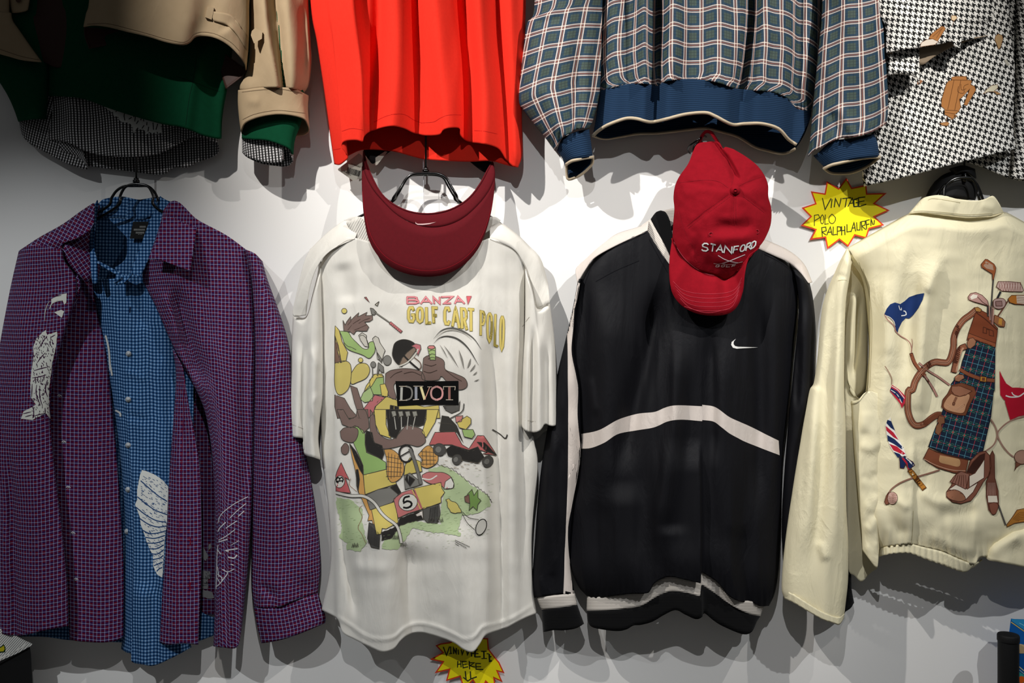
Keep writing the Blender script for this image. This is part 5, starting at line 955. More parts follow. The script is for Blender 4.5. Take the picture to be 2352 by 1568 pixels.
panel('neck_stripe', N5((768, 530), (800, 590), (840, 660), (870, 720), (905, 790)), N5((706, 572), (750, 610), (790, 690), (840, 770), (900, 850)), [], [], dfun(.07, .112, .004, sheet=True), M['ribw'], nk, uvm='px', th=.003, rot=.8)
panel('collar', [(1745, 520), (1738, 560), (1700, 610), (1660, 640)], [(1752, 548), (1746, 580), (1710, 630), (1660, 660)], [], [], dfun(.06, .10, .0, sheet=True), M['ribk'], nk, uvm='px', th=.003)
pr = Print(nb, .0007)
S1 = N6((292, 268), (400, 245), (500, 190), (600, 160), (690, 150), (740, 130), (780, 118), (830, 115), (940, 120)); S2 = N6((300, 342), (360, 338), (430, 310), (500, 265), (600, 246), (690, 230), (760, 200), (830, 190), (940, 198))
S3 = N6((940, 112), (1010, 125), (1080, 175), (1140, 203), (1200, 230), (1340, 300)); S4 = N6((940, 192), (1000, 200), (1040, 228), (1080, 260), (1130, 288), (1180, 312), (1345, 376))
NWm = M['nylonw']
def strip(a, b, n, mat, ly=1):
    A_ = crv(a, n); B_ = crv(b, n); V_, F_ = [], []
    for i in range(n):
        for k in range(7): V_.append(tuple(A_[i]*(1-k/6)+B_[i]*k/6))
    for i in range(n-1):
        for k in range(6): F_.append((i*7+k, i*7+k+1, i*7+k+8, i*7+k+7))
    pr._put(V_, F_, mat, ly, .8)
strip(S1, S2, 70, NWm); strip(S3, S4, 50, NWm)
pr.build('chest_stripe', nk, 'off-white stripe across the chest')
pr = Print(nb, .0010)
pr.poly(N5((1280, 1249), (1268, 1265), (1266, 1280), (1275, 1292), (1292, 1296), (1330, 1297), (1412, 1300), (1330, 1305), (1285, 1308), (1262, 1302), (1252, 1285), (1255, 1268)), '#d8d6d2', 2, step=4)
pr.build('printed_logo', nk, 'white check-mark logo')
pr = Print(nb, .0004)
for ln in ([(430, 770), (560, 700), (745, 612)], [(440, 905), (560, 840), (700, 780)], [(430, 780), (400, 850), (365, 960), (355, 1100)], [(760, 650), (820, 760), (870, 850)], [(1450, 740), (1560, 800), (1680, 900)], [(1640, 1000), (1640, 1300)]):
    pr.line(N5(*ln), 1.2, '#05050a', 1)
pr.build('seam_stitching', nk)
nsl = panel('sleeve', [(1328, 640), (1335, 640)], N6((60, 1122), (120, 1112), (215, 1102), (275, 1112)), [(1317, 700), (1302, 767), (1283, 846), (1270, 910), (1259, 973), (1245, 1060), (1235, 1150), (1228, 1250), (1222, 1340)], [(1325, 700), (1318, 800), (1332, 900), (1334, 1040), (1315, 1180), (1310, 1290)],
      dfun(.035, .055, .04, folds=[([(1270, 950), (1262, 1100), (1255, 1300)], .010, 20, 16), ([(1290, 1000), (1285, 1300)], -.006, 9, 9), ([(1240, 1320), (1245, 1372)], .004, 6, 6, 'e'), ([(1270, 1310), (1272, 1372)], -.004, 6, 6, 'e')], auto=[(.003, 18, 50, 54)]), M['nylon'], nk, back=bk(.035, .055, .015), uvm='px')
pr = Print(nsl, .0008)
a = [(1329, 650)] + N7((415, 210), (400, 300), (368, 340), (358, 560), (360, 700), (361, 900), (363, 1100), (363, 1568)) + N6((240, 200), (238, 450), (233, 600), (225, 800), (220, 900), (218, 1000), (214, 1100))
b = [(1332, 650)] + N7((428, 330), (410, 420), (405, 440), (395, 570), (385, 720), (415, 880), (428, 970), (425, 1150), (445, 1400), (430, 1568)) + N6((302, 390), (285, 500), (258, 640), (238, 760), (243, 900), (262, 1000), (272, 1110))
strip(a, b, 150, NWm)
pr.build('sleeve_stripe', nk, 'off-white stripe down the sleeve')
panel('cuff', N6((72, 1125), (150, 1112), (215, 1104), (277, 1100)), N6((100, 1185), (170, 1180), (230, 1172), (287, 1160)), [], [], dfun(.04, .058, .035), M['ribw'], nk, back=bk(.04, .055, .02), uvm='px', th=.003)
panel('cuff_band', N6((100, 1183), (170, 1178), (230, 1170), (287, 1158)), N6((110, 1300), (160, 1290), (220, 1290), (280, 1280), (323, 1258)), N6((104, 1240)), N6((305, 1210)), dfun(.04, .058, .036), M['ribk'], nk, back=bk(.04, .055, .02), uvm='px', th=.003)
panel('sleeve', [(1812, 604), (1840, 622), (1860, 650)], [(1862, 1350), (1900, 1340), (1955, 1318)], [(1828, 650), (1834, 720), (1822, 850), (1808, 1000), (1796, 1180), (1800, 1270), (1830, 1320)], [(1868, 690), (1874, 759), (1872, 836), (1875, 950), (1890, 1100), (1920, 1220)],
      dfun(.05, .03, .045, folds=[([(1850, 680), (1852, 850), (1840, 1000)], .010, 14, 14), ([(1836, 760), (1828, 950)], -.010, 8, 8)], auto=[(.003, 20, 60, 55)], close=.03), M['nylon'], nk, back=bk(.04, .03, .015), uvm='px')
panel('cuff', [(1860, 1345), (1955, 1315)], [(1858, 1385), (1880, 1412), (1920, 1412), (1950, 1398), (1962, 1384)], [], [(1956, 1350)], dfun(.045, .03, .025), M['ribk'], nk, back=bk(.045, .03, .015), uvm='px', th=.003)
# ================================================================== RED CAP
KP = T(1500, 290, 3.483)
cp = thing('baseball_cap', 'crimson baseball cap with white lettering hanging in front of the black windbreaker', 'cap', (1640, 724, .15))
def dome(U, V, X, Y):
    r = np.clip(1-((X-1660)/118)**2*.9, 0, 1)**.5; ky = np.interp(Y, [330, 380, 440, 500, 560, 600, 640, 660], [.30, .62, .93, 1.0, .97, .80, .50, .42])
    w = .11*ky*r+.07
    tq = [((1689, 437), (1668, 337)), ((1689, 437), (1560, 415)), ((1689, 437), (1575, 525)), ((1689, 437), (1682, 520)), ((1689, 437), (1768, 495)), ((1689, 437), (1755, 402))]
    for a, b in tq: w = w+foldv(X, Y, ([a, ((a[0]+b[0])/2, (a[1]+b[1])/2), b], -.0035, 4, 4))
    w = w+foldv(X, Y, ([(1655, 345), (1680, 380), (1700, 420)], -.016, 9, 5, 's'))+foldv(X, Y, ([(1630, 520), (1690, 522), (1740, 515)], -.012, 16, 16))+foldv(X, Y, ([(1620, 548), (1680, 545), (1745, 540)], .007, 14, 14))+foldv(X, Y, ([(1590, 540), (1610, 590), (1650, 625)], -.006, 14, 14))
    return w+.003*(vn(X/14, Y/14, 61)-.5)
crT = KP((320, 200), (345, 150), (380, 130), (430, 125), (480, 120), (520, 135), (555, 180), (580, 165), (640, 180))
crB = KP((155, 890), (190, 970), (230, 1040), (290, 1100), (350, 1145), (420, 1172), (500, 1192), (570, 1225), (640, 1190), (700, 1120), (745, 1060), (770, 1020))
crown = panel('crown', crT, crB, KP((280, 300), (210, 400), (175, 480), (163, 570), (170, 660), (160, 780)), KP((740, 240), (830, 310), (890, 390), (920, 470), (922, 560), (946, 660), (942, 780), (905, 880), (860, 950), (800, 1000)),
      dfun(0, 0, 0, sheet=True, fn=dome), M['capred'], cp, uvm='px', th=.003, step=3.2)
biT = crB
biB = KP((155, 890), (135, 1020), (128, 1150), (140, 1280), (175, 1370), (240, 1440), (330, 1490), (430, 1512), (540, 1512), (620, 1490), (680, 1430), (715, 1330), (735, 1180), (755, 1080), (770, 1020))
cdep = lambda x, y: float(dome(None, None, np.array([[float(x)]]), np.array([[float(y)]]))[0, 0])
bT = crv(crB, 60); bd = np.array([cdep(x, y-2) for x, y in bT])
bill = panel('bill', crB, biB, [], [], dfun(0, 0, 0, sheet=True, fn=lambda U, V, X, Y: np.interp(U, np.linspace(0, 1, 60), bd-.004)+(.020*V+.012*np.sin(np.pi*np.clip(V*.8, 0, 1)))*np.sin(np.pi*U)**.6), M['capred'], cp, uvm='px', th=.004, step=3.5)
rs = [P(1689, 437, .185), P(1689, 437, .193), P(1689, 437, .197)]
def blob(name, c, d, rx, rz, h, mat, parent, n=18, m=5):
    V_, F_ = [P(c[0], c[1], d+h)], []
    for j in range(1, m+1):
        a = j/m*math.pi/2
        for i in range(n): an = 2*math.pi*i/n; V_.append(P(c[0]+rx*math.sin(a)*math.cos(an), c[1]+rz*math.sin(a)*math.sin(an), d+h*math.cos(a)))
    for i in range(n): F_.append((0, 1+i, 1+(i+1) % n)[::-1])
    for j in range(m-1):
        for i in range(n): a = 1+j*n; F_.append((a+i, a+(i+1) % n, a+n+(i+1) % n, a+n+i)[::-1])
    F_.append(tuple(1+(m-1)*n+i for i in range(n)))
    return mk(name, V_, F_, mat, parent)
blob('top_button', (1689, 437), hitd(crown, 1700, 452, .18)-.001, 12.5, 11.5, .011, M['capred'], cp)
sp = crv(KP((355, 175), (375, 120), (390, 80), (415, 48), (440, 40), (468, 52), (495, 90), (520, 130), (545, 175)), 40)
so = []
for j, off in enumerate((-3.5, 3.5)):
    for (x, y), (nx, ny) in zip(sp, np.gradient(sp, axis=0)[:, ::-1]*[-1, 1]):
        l = math.hypot(nx, ny); so.append(P(x+nx/l*off, y+ny/l*off, .082+.004*(j)))
so2 = [(v[0], v[1]+.004, v[2]) for v in so]; n_ = 40
F_ = [(i, i+1, n_+i+1, n_+i) for i in range(n_-1)]+[(2*n_+i, 3*n_+i, 3*n_+i+1, 2*n_+i+1) for i in range(n_-1)]+[(i, 2*n_+i, 2*n_+i+1, i+1) for i in range(n_-1)]+[(n_+i, n_+i+1, 3*n_+i+1, 3*n_+i) for i in range(n_-1)]+[(0, n_, 3*n_, 2*n_), (n_-1, 3*n_-1, 4*n_-1, 2*n_-1)]
mk('adjuster_strap', so+so2, F_, M['capred'], cp)
slab('buckle', KP((398, 118), (430, 116), (432, 126), (400, 128)), .096, .003, M['chrome'], cp)
def tor(name, c, d, R, r, mat, parent):
    pts = [P(c[0]+R*math.cos(a), c[1]+R*math.sin(a), d) for a in np.linspace(0, 2*math.pi, 17)]
    return tube(name, pts, r, mat, parent, n=6)
for x, y in KP((463, 864), (832, 842)): tor('eyelet', (x, y), hitd(crown, x, y, .17)+.0005, 4.4, .0011, M['stitchr'], cp)
pr = Print([crown], .0006)
lets = 'STANFORD'; xs = [(390, 448), (452, 505), (507, 566), (568, 635), (640, 690), (694, 740), (742, 786), (784, 826)]
tops = [(930, 930), (932, 942), (940, 950), (950, 955), (955, 950), (948, 935), (936, 920), (922, 905)]; bots = [(998, 1004), (1004, 1008), (1006, 1016), (1018, 1020), (1020, 1012), (1010, 1000), (1000, 985), (985, 965)]
for ch, (x0, x1), (t0, t1), (b0, b1) in zip(lets, xs, tops, bots):
    m = 9; pr.glyph(ch, KP((x0+m, t0+6), (x1-4, t1+6), (x1-m, b1-6), (x0+4-6, b0-6)), 2.6, '#e4e3e1', 4, out='#8d8a8c', ow=.8)
pr.line(KP((520, 1032), (570, 1062), (630, 1082), (680, 1090)), 1.6, '#d8c9cc', 3); pr.line(KP((735, 1025), (670, 1052), (610, 1076), (550, 1096)), 1.6, '#d8c9cc', 3)
pr.line(KP((485, 1096), (520, 1100), (560, 1096), (600, 1106), (650, 1098), (715, 1082)), 1.2, '#b9a8a4', 3)
for ch, x in zip('GOLF', (500, 543, 585, 628)): pr.glyph(ch, KP((x+6, 1108), (x+34, 1106), (x+28, 1122), (x, 1124)), 1.5, '#d5cbc4', 3)
pr.build('embroidery', cp, 'white embroidered lettering')
pr = Print([crown, bill], .0005)
for ln in ([(640, 500), (700, 470), (760, 440), (880, 400)], [(600, 545), (500, 620), (400, 690), (270, 800)], [(615, 560), (510, 640), (410, 710), (280, 815)], [(600, 490), (520, 440), (400, 430), (210, 450)], [(650, 570), (645, 680), (655, 790)], [(665, 570), (662, 680), (670, 790)], [(720, 560), (800, 620), (890, 690)], [(625, 470), (640, 400), (610, 300), (580, 210)], [(200, 650), (240, 800), (280, 900), (360, 1030)]):
    pr.line(KP(*ln), .9, '#7d0a18', 1)
for k in range(6):
    y = 1300+k*34; pr.line(KP((160+k*14, y-60), (240+k*12, y+10), (380, y+38), (560, y+34), (660-k*6, y), (712-k*8, y-90)) if k < 5 else KP((250, 1440), (430, 1490), (600, 1460)), .9, '#a83340', 1)
pr.line(KP((165, 925), (240, 1040), (330, 1125), (430, 1180), (510, 1195)), 1.0, '#a8434f', 2)
pr.build('stitching', cp)
ck = tube('cap_hook', [P(1585, 352, .03), P(1580, 346, .05), P(1583, 336, .07), P(1596, 326, .085), P(1607, 318, .09), P(1618, 312, .06), P(1622, 314, .0)], .0022, M['black'], None, smoothn=5)
ck['label'] = 'thin black wire hook in the wall that holds the crimson cap'; ck['category'] = 'hook'
# ================================================================== HOUNDSTOOTH JACKET (top right)
HA = T(1940, 0, 5.70); HB = T(1960, 250, 6.0)
hk = thing('houndstooth_jacket', 'black and white houndstooth jacket with brown golf bag motifs, top right', 'jacket', (2200, 427, .05))
hb_ = panel('front_panel', [(1985, -320), (2330, -320)], [(1984, 428), (2030, 418), (2077, 407), (2160, 385), (2230, 367), (2290, 352), (2334, 341)], [(1990, 0), (1988, 250), (1980, 382)], [(2318, 0), (2331, 150), (2328, 283)],
      dfun(.05, (.10, .085), .03, p=3, folds=[([(2090, 120), (2080, 300), (2100, 400)], .008, 40, 40, 'e'), ([(2320, 100), (2290, 250)], -.006, 20, 20), ([(2100, 190), (2180, 120), (2280, 60)], -.012, 22, 22)], auto=[(.004, 60, 80, 71)]), M['hound'], hk, uvm='px', rot=.30, step=5)
panel('back_panel', [(2180, -320), (2460, -320)], [(2170, 372), (2215, 372), (2260, 385), (2300, 402), (2345, 415), (2440, 420)], [(2180, 100)], [(2450, 100)], dfun(.04, .04, .02, folds=[([(2352, 0), (2340, 200), (2330, 400)], -.012, 12, 12, 'se')], auto=[(.004, 40, 90, 72)]), M['hound'], hk, back=bk(.04, .04, .015), uvm='px', rot=.12)
panel('sleeve', [(2330, -320), (2480, -320)], [(2322, 409), (2352, 412), (2450, 415)], [(2334, 0), (2333, 200)], [(2480, 100)], dfun(.06, .06, .03, auto=[(.003, 30, 60, 73)]), M['hound'], hk, back=bk(.06, .06, .03), uvm='px', rot=-.15)
panel('facing', HA((540, 480), (760, 560), (1000, 560), (1300, 540), (1900, 460)), HA((560, 705), (760, 720), (985, 850), (1120, 780), (1290, 620)), [], [], dfun(.125, .112, .0, sheet=True), M['beige'], hk, uvm='px')
panel('pocket_flap', HA((560, 560), (970, 580)), HA((560, 985), (700, 975), (850, 985), (960, 1025), (985, 1100)), [], HA((980, 800)), dfun(.118, .128, .006, folds=[([(2040, 160), (2110, 165)], .006, 10, 10)]), M['hound'], hk, uvm='px', rot=.1, th=.003)
hs = panel('hem_flap', [(2000, -320), (2300, -320)], HA((540, 694), (650, 672), (800, 645), (980, 622), (1150, 595), (1300, 565), (1400, 545), (1430, 590), (1512, 645), (1500, 552), (1620, 522), (1750, 503), (1885, 480)), [(2010, 0), (2032, 60)], [(2300, 0), (2282, 50)],
      dfun(.125, .09, .035, p=3, folds=[([(2172, -200), (2176, 0), (2190, 92)], .010, 10, 24, 'e'), ([(2225, -200), (2230, 0), (2235, 90)], -.008, 16, 16, 'e')], auto=[(.003, 40, 60, 74)]), M['hound'], hk, uvm='px', rot=.10, step=4.5, th=.002)
pr = Print([hb_, hs], .0008); BN = '#a9713f'; BD = '#6b4222'
pr.poly(HA((1400, 1010), (1460, 1000), (1590, 1000), (1600, 1045), (1660, 1055), (1650, 1110), (1700, 1130), (1715, 1180), (1600, 1380), (1560, 1370), (1640, 1160), (1540, 1270), (1500, 1300), (1520, 1400), (1490, 1460), (1440, 1500), (1420, 1560), (1310, 1500), (1310, 1430), (1265, 1390), (1270, 1300), (1330, 1100), (1360, 1060), (1400, 1050)), BN, 1, out=BD, ow=1)
for ln in ([(1430, 1050), (1350, 1430)], [(1520, 1050), (1440, 1440)], [(1400, 1045), (1600, 1050)], [(1490, 1130), (1480, 1200), (1560, 1220), (1560, 1130), (1620, 1100)], [(1520, 1100), (1530, 1180), (1590, 1160)], [(1320, 1440), (1480, 1450)], [(1310, 1470), (1440, 1490)]): pr.line(HA(*ln), 1.1, BD, 3)
pr.poly(HB((1190, 200), (1230, 190), (1300, 180), (1320, 205), (1290, 235), (1220, 225)), '#a87a4c', 2, out=BD, ow=.8); pr.line(HB((1290, 110), (1275, 180)), 1.4, BD, 3); pr.line(HB((1270, 80), (1420, 90), (1330, 150)), 1.6, '#9c6a3d', 2)
pr.poly(HA((1265, 345), (1300, 350), (1320, 375), (1260, 470), (1215, 540), (1165, 520), (1100, 500), (1140, 440)), BN, 1, out=BD, ow=.9); pr.line(HA((1290, 360), (1150, 480)), 1, BD, 3); pr.line(HA((1270, 380), (1200, 500)), 1, BD, 3)
pr.poly(HA((1070, 520), (1150, 510), (1225, 545), (1180, 585), (1080, 600), (990, 615), (1000, 560)), '#d9cbbb', 2, out=BD, ow=.8)
pr.poly(HA((1395, 205), (1450, 205), (1475, 235), (1430, 275), (1395, 260)), '#d9bf9a', 1, out=BD, ow=.9); pr.line(HA((1430, 270), (1405, 350)), .9, BD, 2)
pr.poly(HA((2010, 445), (2060, 465), (2070, 510), (2040, 620), (2012, 645), (1990, 580), (1965, 520), (1975, 470)), '#a98a62', 1, out=BD, ow=.9)
pr.poly(HA((1810, 1230), (1860, 1170), (1920, 1120), (2000, 1105), (2005, 1150), (1960, 1190), (2040, 1225), (2035, 1240), (1940, 1200), (1880, 1200)), '#d8cfb4', 1, out=BD, ow=.9); pr.poly(HA((1950, 1190), (2040, 1225), (1990, 1240)), '#a98155', 2)
pr.poly(HA((2085, 790), (2120, 780), (2160, 850), (2130, 860)), '#b8b3a4', 1); pr.poly(HA((2180, 480), (2250, 490), (2220, 550), (2185, 530)), '#c9c4b5', 1)
pr.poly(HA((905, 970), (960, 880), (978, 890), (960, 960)), '#8a5a3e', 1); pr.poly(HA((965, 1035), (1025, 1060), (990, 1100), (948, 1105)), '#a06a45', 1)
for ln in (HB((710, 50), (750, 150), (790, 300), (800, 440), (860, 520), (930, 610)), HB((680, 400), (780, 460), (900, 510), (1040, 550), (1180, 565), (1330, 605)), HB((700, 330), (690, 390), (760, 440)), HA((740, 20), (790, 45), (840, 10)), HA((550, 370), (575, 400), (560, 430)), HB((2180, 100), (2210, 300), (2250, 530))):
    pr.line(ln, 1.1, '#9a9a96', 4)
pr.build('printed_golf_motifs', hk, 'brown golf bag and club motifs')
# ================================================================== CREAM JACKET
C7 = T(1780, 380, 2.703); C8 = T(1780, 900, 2.348)
ct = thing('cream_jacket', 'cream cotton jacket seen from the back with a golf bag print, far right', 'jacket', (2150, 1310, .06))
cF = [([(2090, 520), (2060, 640), (2050, 760), (2055, 870)], 0.0135, 30, 18), ([(2190, 560), (2140, 640), (2120, 800), (2110, 1000)], 0.0216, 34, 12), ([(2115, 620), (2090, 720), (2085, 900)], -0.0108, 22, 14), ([(2245, 520), (2262, 700)], -0.0081, 60, 60),
      ([(2160, 600), (2130, 680)], 0.0081, 16, 16), ([(2020, 620), (2035, 760), (2030, 900), (2020, 1000)], 0.0108, 20, 20), ([(2097, 1000), (2095, 1120), (2092, 1250)], 0.0135, 60, 6, 'e'), ([(2040, 1140), (2080, 1160), (2095, 1170)], 0.0068, 10, 10), ([(2110, 1120), (2150, 1150), (2200, 1150)], 0.0108, 14, 14),
      ([(2120, 1220), (2180, 1250), (2240, 1270)], 0.0081, 16, 16), ([(2140, 1190), (2200, 1180), (2260, 1170)], -0.0068, 14, 14), ([(2025, 1130), (2050, 1200), (2092, 1240)], -0.0081, 16, 16), ([(2300, 560), (2305, 800), (2300, 1000)], 0.0081, 50, 50)]
cpuff = lambda U, V, X, Y: .016*np.exp(-((V-.90)/.07)**2)+.0025*np.sin(X*.4+5*vn(X/25, Y/60, 81))*np.clip((V-.93)/.07, 0, 1)
cb = panel('body', C7((448, 512), (640, 402), (800, 312), (860, 290), (910, 288), (1050, 302), (1200, 317), (1350, 307), (1420, 288), (1546, 350), (1800, 500)),
      C8((562, 850), (600, 835), (640, 830), (700, 822), (732, 820), (800, 838), (900, 862), (1000, 905), (1075, 930), (1120, 890), (1300, 900), (1500, 920)),
      [(1956, 600), (1980, 640), (1990, 700), (1996, 790), (1990, 880), (1985, 940), (1985, 1050), (1992, 1150), (2005, 1230)], [(2450, 800)],
      dfun(.075, .06, .065, p=3, folds=cF, auto=[(.005, 60, 200, 82), (.0016, 14, 140, 83), (.001, 40, 16, 80)], close=.04, fn=cpuff), M['cream'], ct, back=bk(.075, .06, .03), uvm='px', step=5, th=.002)
panel('waistband', C8((562, 848), (600, 833), (640, 828), (700, 820), (732, 818), (800, 836), (900, 860), (1000, 903), (1075, 928), (1120, 905)), C8((558, 886), (600, 878), (640, 871), (700, 868), (742, 874), (820, 905), (900, 932), (960, 955), (1022, 972), (1060, 950), (1078, 942)), [], [],
      dfun(.075, .09, .060, p=3, fn=lambda U, V, X, Y: .002*np.sin(X*.5+3*vn(X/20, Y/40, 84))), M['cream'], ct, uvm='px', th=.003, step=3.5)
panel('side_panel', [(1948, 580), (1972, 600), (1990, 690)], C8((395, 802), (398, 960), (430, 990), (460, 1022), (480, 1015), (500, 990), (530, 965), (552, 948), (560, 890)), [(1936, 700), (1938, 1000), (1942, 1150)], C7((575, 1100), (560, 1380), (500, 1460))+C8((600, 60), (600, 250), (560, 400), (575, 600), (570, 800)),
      dfun(.03, .03, .02, p=3, folds=[([(1966, 640), (1958, 740), (1952, 860)], .014, 10, 10), ([(1974, 680), (1966, 800), (1956, 880)], -.012, 5, 5)], auto=[(.003, 14, 90, 85)]), M['cream'], ct, uvm='px', th=.002)
panel('front_edge', C7((476, 1485), (520, 1468), (590, 1400))+C8((650, 60)), C8((470, 852), (500, 890), (530, 930), (552, 948), (562, 850)), C8((410, 60), (425, 300), (450, 600), (465, 750)), C8((640, 170), (610, 260), (570, 420), (580, 520), (560, 700)),
      dfun(.095, .10, .02, p=3, folds=[([(1970, 1020), (2000, 1030), (2030, 1010)], 0.0045, 9, 15), ([(1975, 1090), (2000, 1100), (2012, 1080)], -0.0037, 10, 10), ([(1985, 1150), (2005, 1170), (2010, 1130)], 0.0045, 10, 10), ([(1982, 1200), (2000, 1215), (2012, 1180)], 0.0045, 9, 9), ([(1985, 1250), (2005, 1265), (2012, 1240)], 0.0045, 10, 10), ([(1990, 940), (1990, 1000)], 0.0030, 18, 18)], auto=[(.003, 22, 26, 86)]), M['cream'], ct, uvm='px', th=.002)
csl = panel('sleeve', C7((440, 525), (455, 518), (472, 560)), C8((50, 1112), (100, 1135), (180, 1182), (260, 1226), (310, 1240), (345, 1252), (372, 1218)),
      C7((400, 600), (360, 690), (330, 760), (300, 850), (288, 920), (275, 1050), (262, 1200), (240, 1350))+C8((180, 10), (130, 300), (90, 550), (50, 850), (36, 1050)),
      C7((470, 650), (440, 850), (432, 1100), (430, 1400))+C8((382, 200), (385, 600), (395, 800), (395, 1000), (380, 1150)),
      dfun(.08, .105, .05, folds=[([(1915, 640), (1905, 780), (1890, 950), (1878, 1200), (1862, 1350)], -.014, 14, 18), ([(1925, 700), (1922, 900), (1920, 1150), (1912, 1340)], .012, 14, 14), ([(1880, 900), (1862, 1100), (1840, 1300)], .010, 20, 20), ([(1900, 640), (1925, 632), (1950, 640)], -.003, 5, 5), ([(1880, 1240), (1900, 1290)], .006, 10, 10)], auto=[(.004, 24, 240, 87), (.001, 10, 240, 88)], close=.03),
      M['cream'], ct, back=bk(.08, .105, .03, .06), uvm='px', th=.002)
panel('cuff', C8((48, 1068), (100, 1092), (180, 1142), (260, 1188), (340, 1215), (376, 1195)), C8((50, 1113), (100, 1136), (180, 1183), (260, 1227), (310, 1242), (348, 1253), (372, 1220)), [], [], dfun(.085, .108, .051, fn=lambda U, V, X, Y: .0015*np.sin(X*.5)), M['cream'], ct, back=bk(.085, .105, .03, .05), uvm='px', th=.003)
csr = panel('sleeve', [(2452, 600), (2560, 650)], C8((1122, 872), (1150, 905), (1200, 915), (1300, 935), (1400, 955), (1600, 960)), [(2440, 900), (2400, 1100)]+C8((1343, 690), (1250, 742), (1160, 802)), [(2580, 1000)],
      dfun(.09, .06, .07, p=3, folds=[(C8((1120, 880), (1220, 800), (1343, 740)), .012, 22, 16)], auto=[(.004, 24, 30, 89)]), M['cream'], ct, back=bk(.09, .06, .03), uvm='px', th=.002, step=6)
panel('collar', C7((905, 212), (935, 196), (1000, 184), (1060, 190), (1150, 211), (1250, 218), (1310, 206), (1352, 190), (1390, 235), (1420, 290)), C7((830, 298), (910, 292), (1050, 303), (1200, 318), (1280, 316), (1350, 308), (1420, 291)), C7((850, 275)), [],
      dfun(.085, .085, .035, p=3, folds=[([(2150, 455), (2200, 480)], .004, 16, 16), ([(2250, 470), (2290, 480)], .004, 10, 10)]), M['cream'], ct, back=bk(.085, .085, .03), uvm='px', th=.003, step=3.5)
pr = Print([cb, csl]+[c for c in ct.children if c.name.startswith('collar')], .0004)
ds = '#b8ad87'
for ln in (C7((520, 600), (575, 760), (592, 900), (590, 1100), (575, 1380), (520, 1460), (480, 1480)), C7((545, 640), (582, 780), (600, 920), (600, 1100), (588, 1380)), C7((390, 715), (430, 710), (465, 722)), C7((950, 215), (990, 205), (1150, 230)), C7((860, 285), (930, 282), (1060, 292), (1200, 305), (1350, 297))):
    pr.line(ln, 1.1, ds, 1)
pr.line(C8((745, 640), (742, 740), (735, 820)), 1.0, ds, 1)
pr.build('seam_stitching', ct)
# ---- golf print
C1 = T(2000, 580, 4.9); C2 = T(2000, 880, 4.611)
pr = Print(cb); LB = '#8a5038'; LD = '#4c271a'; LL = '#b98a68'; PK = '#a87c70'; NV = '#18284f'
def G1(s, col, ly=2, out=LD, ow=1.2, **k): pr.poly(C1(*s), col, ly, out=out, ow=ow, **k)
def G2(s, col, ly=2, out=LD, ow=1.2, **k): pr.poly(C2(*s), col, ly, out=out, ow=ow, **k)
def R1(s, w, col, ly=3, **k): pr.line(C1(*s), w, col, ly, **k)
def R2(s, w, col, ly=3, **k): pr.line(C2(*s), w, col, ly, **k)
G1([(602, 455), (585, 530), (540, 620), (480, 700), (430, 742), (395, 735), (350, 780), (310, 860), (300, 905), (278, 860), (268, 790), (210, 730), (155, 692), (180, 630), (220, 580), (270, 560), (330, 578), (380, 545), (430, 500), (520, 470)], '#1b3263', 2, None)
R1([(155, 695), (185, 750), (240, 800), (270, 840), (275, 880), (330, 935), (400, 975), (445, 1020), (460, 1080), (455, 1140)], 2.2, PK, 4); R1([(160, 705), (210, 725), (255, 770), (270, 820)], 1.6, '#d8cfc0', 5)
R1([(312, 595), (325, 640), (342, 650), (340, 620)], 1.6, '#d9d9d6', 5); R1([(340, 710), (395, 700), (390, 665), (365, 655)], 2.4, '#d9d9d6', 5); R1([(462, 970), (470, 1030), (460, 1090)], 1.2, PK, 4)
R1([(455, 1130), (470, 1180), (500, 1250), (560, 1330), (610, 1390)], 8.5, LD, 4); R1([(457, 1140), (475, 1190), (510, 1255), (560, 1325), (610, 1385)], 6.5, LB, 5)
R1([(600, 1380), (650, 1450), (700, 1530), (745, 1620)], 5.5, LD, 4); R1([(600, 1380), (650, 1450), (700, 1530), (745, 1620)], 4, PK, 5)
R1([(540, 1240), (640, 1325), (760, 1400), (885, 1490)], 5, LD, 3); R1([(540, 1240), (640, 1325), (760, 1400), (885, 1490)], 3.6, PK, 4)
# strap loop
st_ = C1((1190, 640), (1120, 700), (1040, 760), (970, 860), (935, 960), (930, 1060), (900, 1180), (860, 1235), (800, 1235), (720, 1230), (640, 1270), (560, 1350), (500, 1450), (470, 1540))+C2((400, 80), (390, 200), (395, 300), (430, 400), (480, 445), (560, 430), (640, 370), (700, 335), (745, 335))
pr.line(st_, 15, LD, 4); pr.line(st_, 12.5, '#845039', 5); pr.line(st_, 5.5, '#a5755c', 6); pr.line(st_, 1.0, LD, 7)
R2([(560, 430), (640, 375), (700, 335), (745, 335)], 9, '#6b3c28', 8)
# bag body
G1([(1175, 680), (1240, 650), (1300, 680), (1360, 780), (1425, 850), (1420, 920), (1400, 1060), (1180, 980), (1080, 985), (1100, 900)], '#7c3f26', 6, LD, 1.4)
G1([(1100, 905), (1240, 960), (1405, 1020), (1398, 1065), (1180, 985), (1085, 965)], '#8d4d31', 7); R1([(1265, 835), (1260, 900), (1300, 910), (1300, 860), (1330, 870), (1330, 930), (1380, 940), (1375, 880), (1265, 835)], 1.3, LD, 8, sm=False)
R1([(1180, 670), (1300, 760), (1420, 870)], 2, LD, 8); G1([(1165, 620), (1200, 612), (1245, 640), (1230, 670), (1180, 660)], '#a9793f', 8)
bagp = C1((1180, 985), (1300, 1015), (1398, 1065), (1395, 1250), (1390, 1568))+C2((1300, 60), (1270, 350), (1185, 720), (1060, 810), (800, 750), (610, 670), (680, 480), (760, 290), (860, 40))+C1((900, 1480), (1000, 1350), (1030, 1220), (1080, 1080))
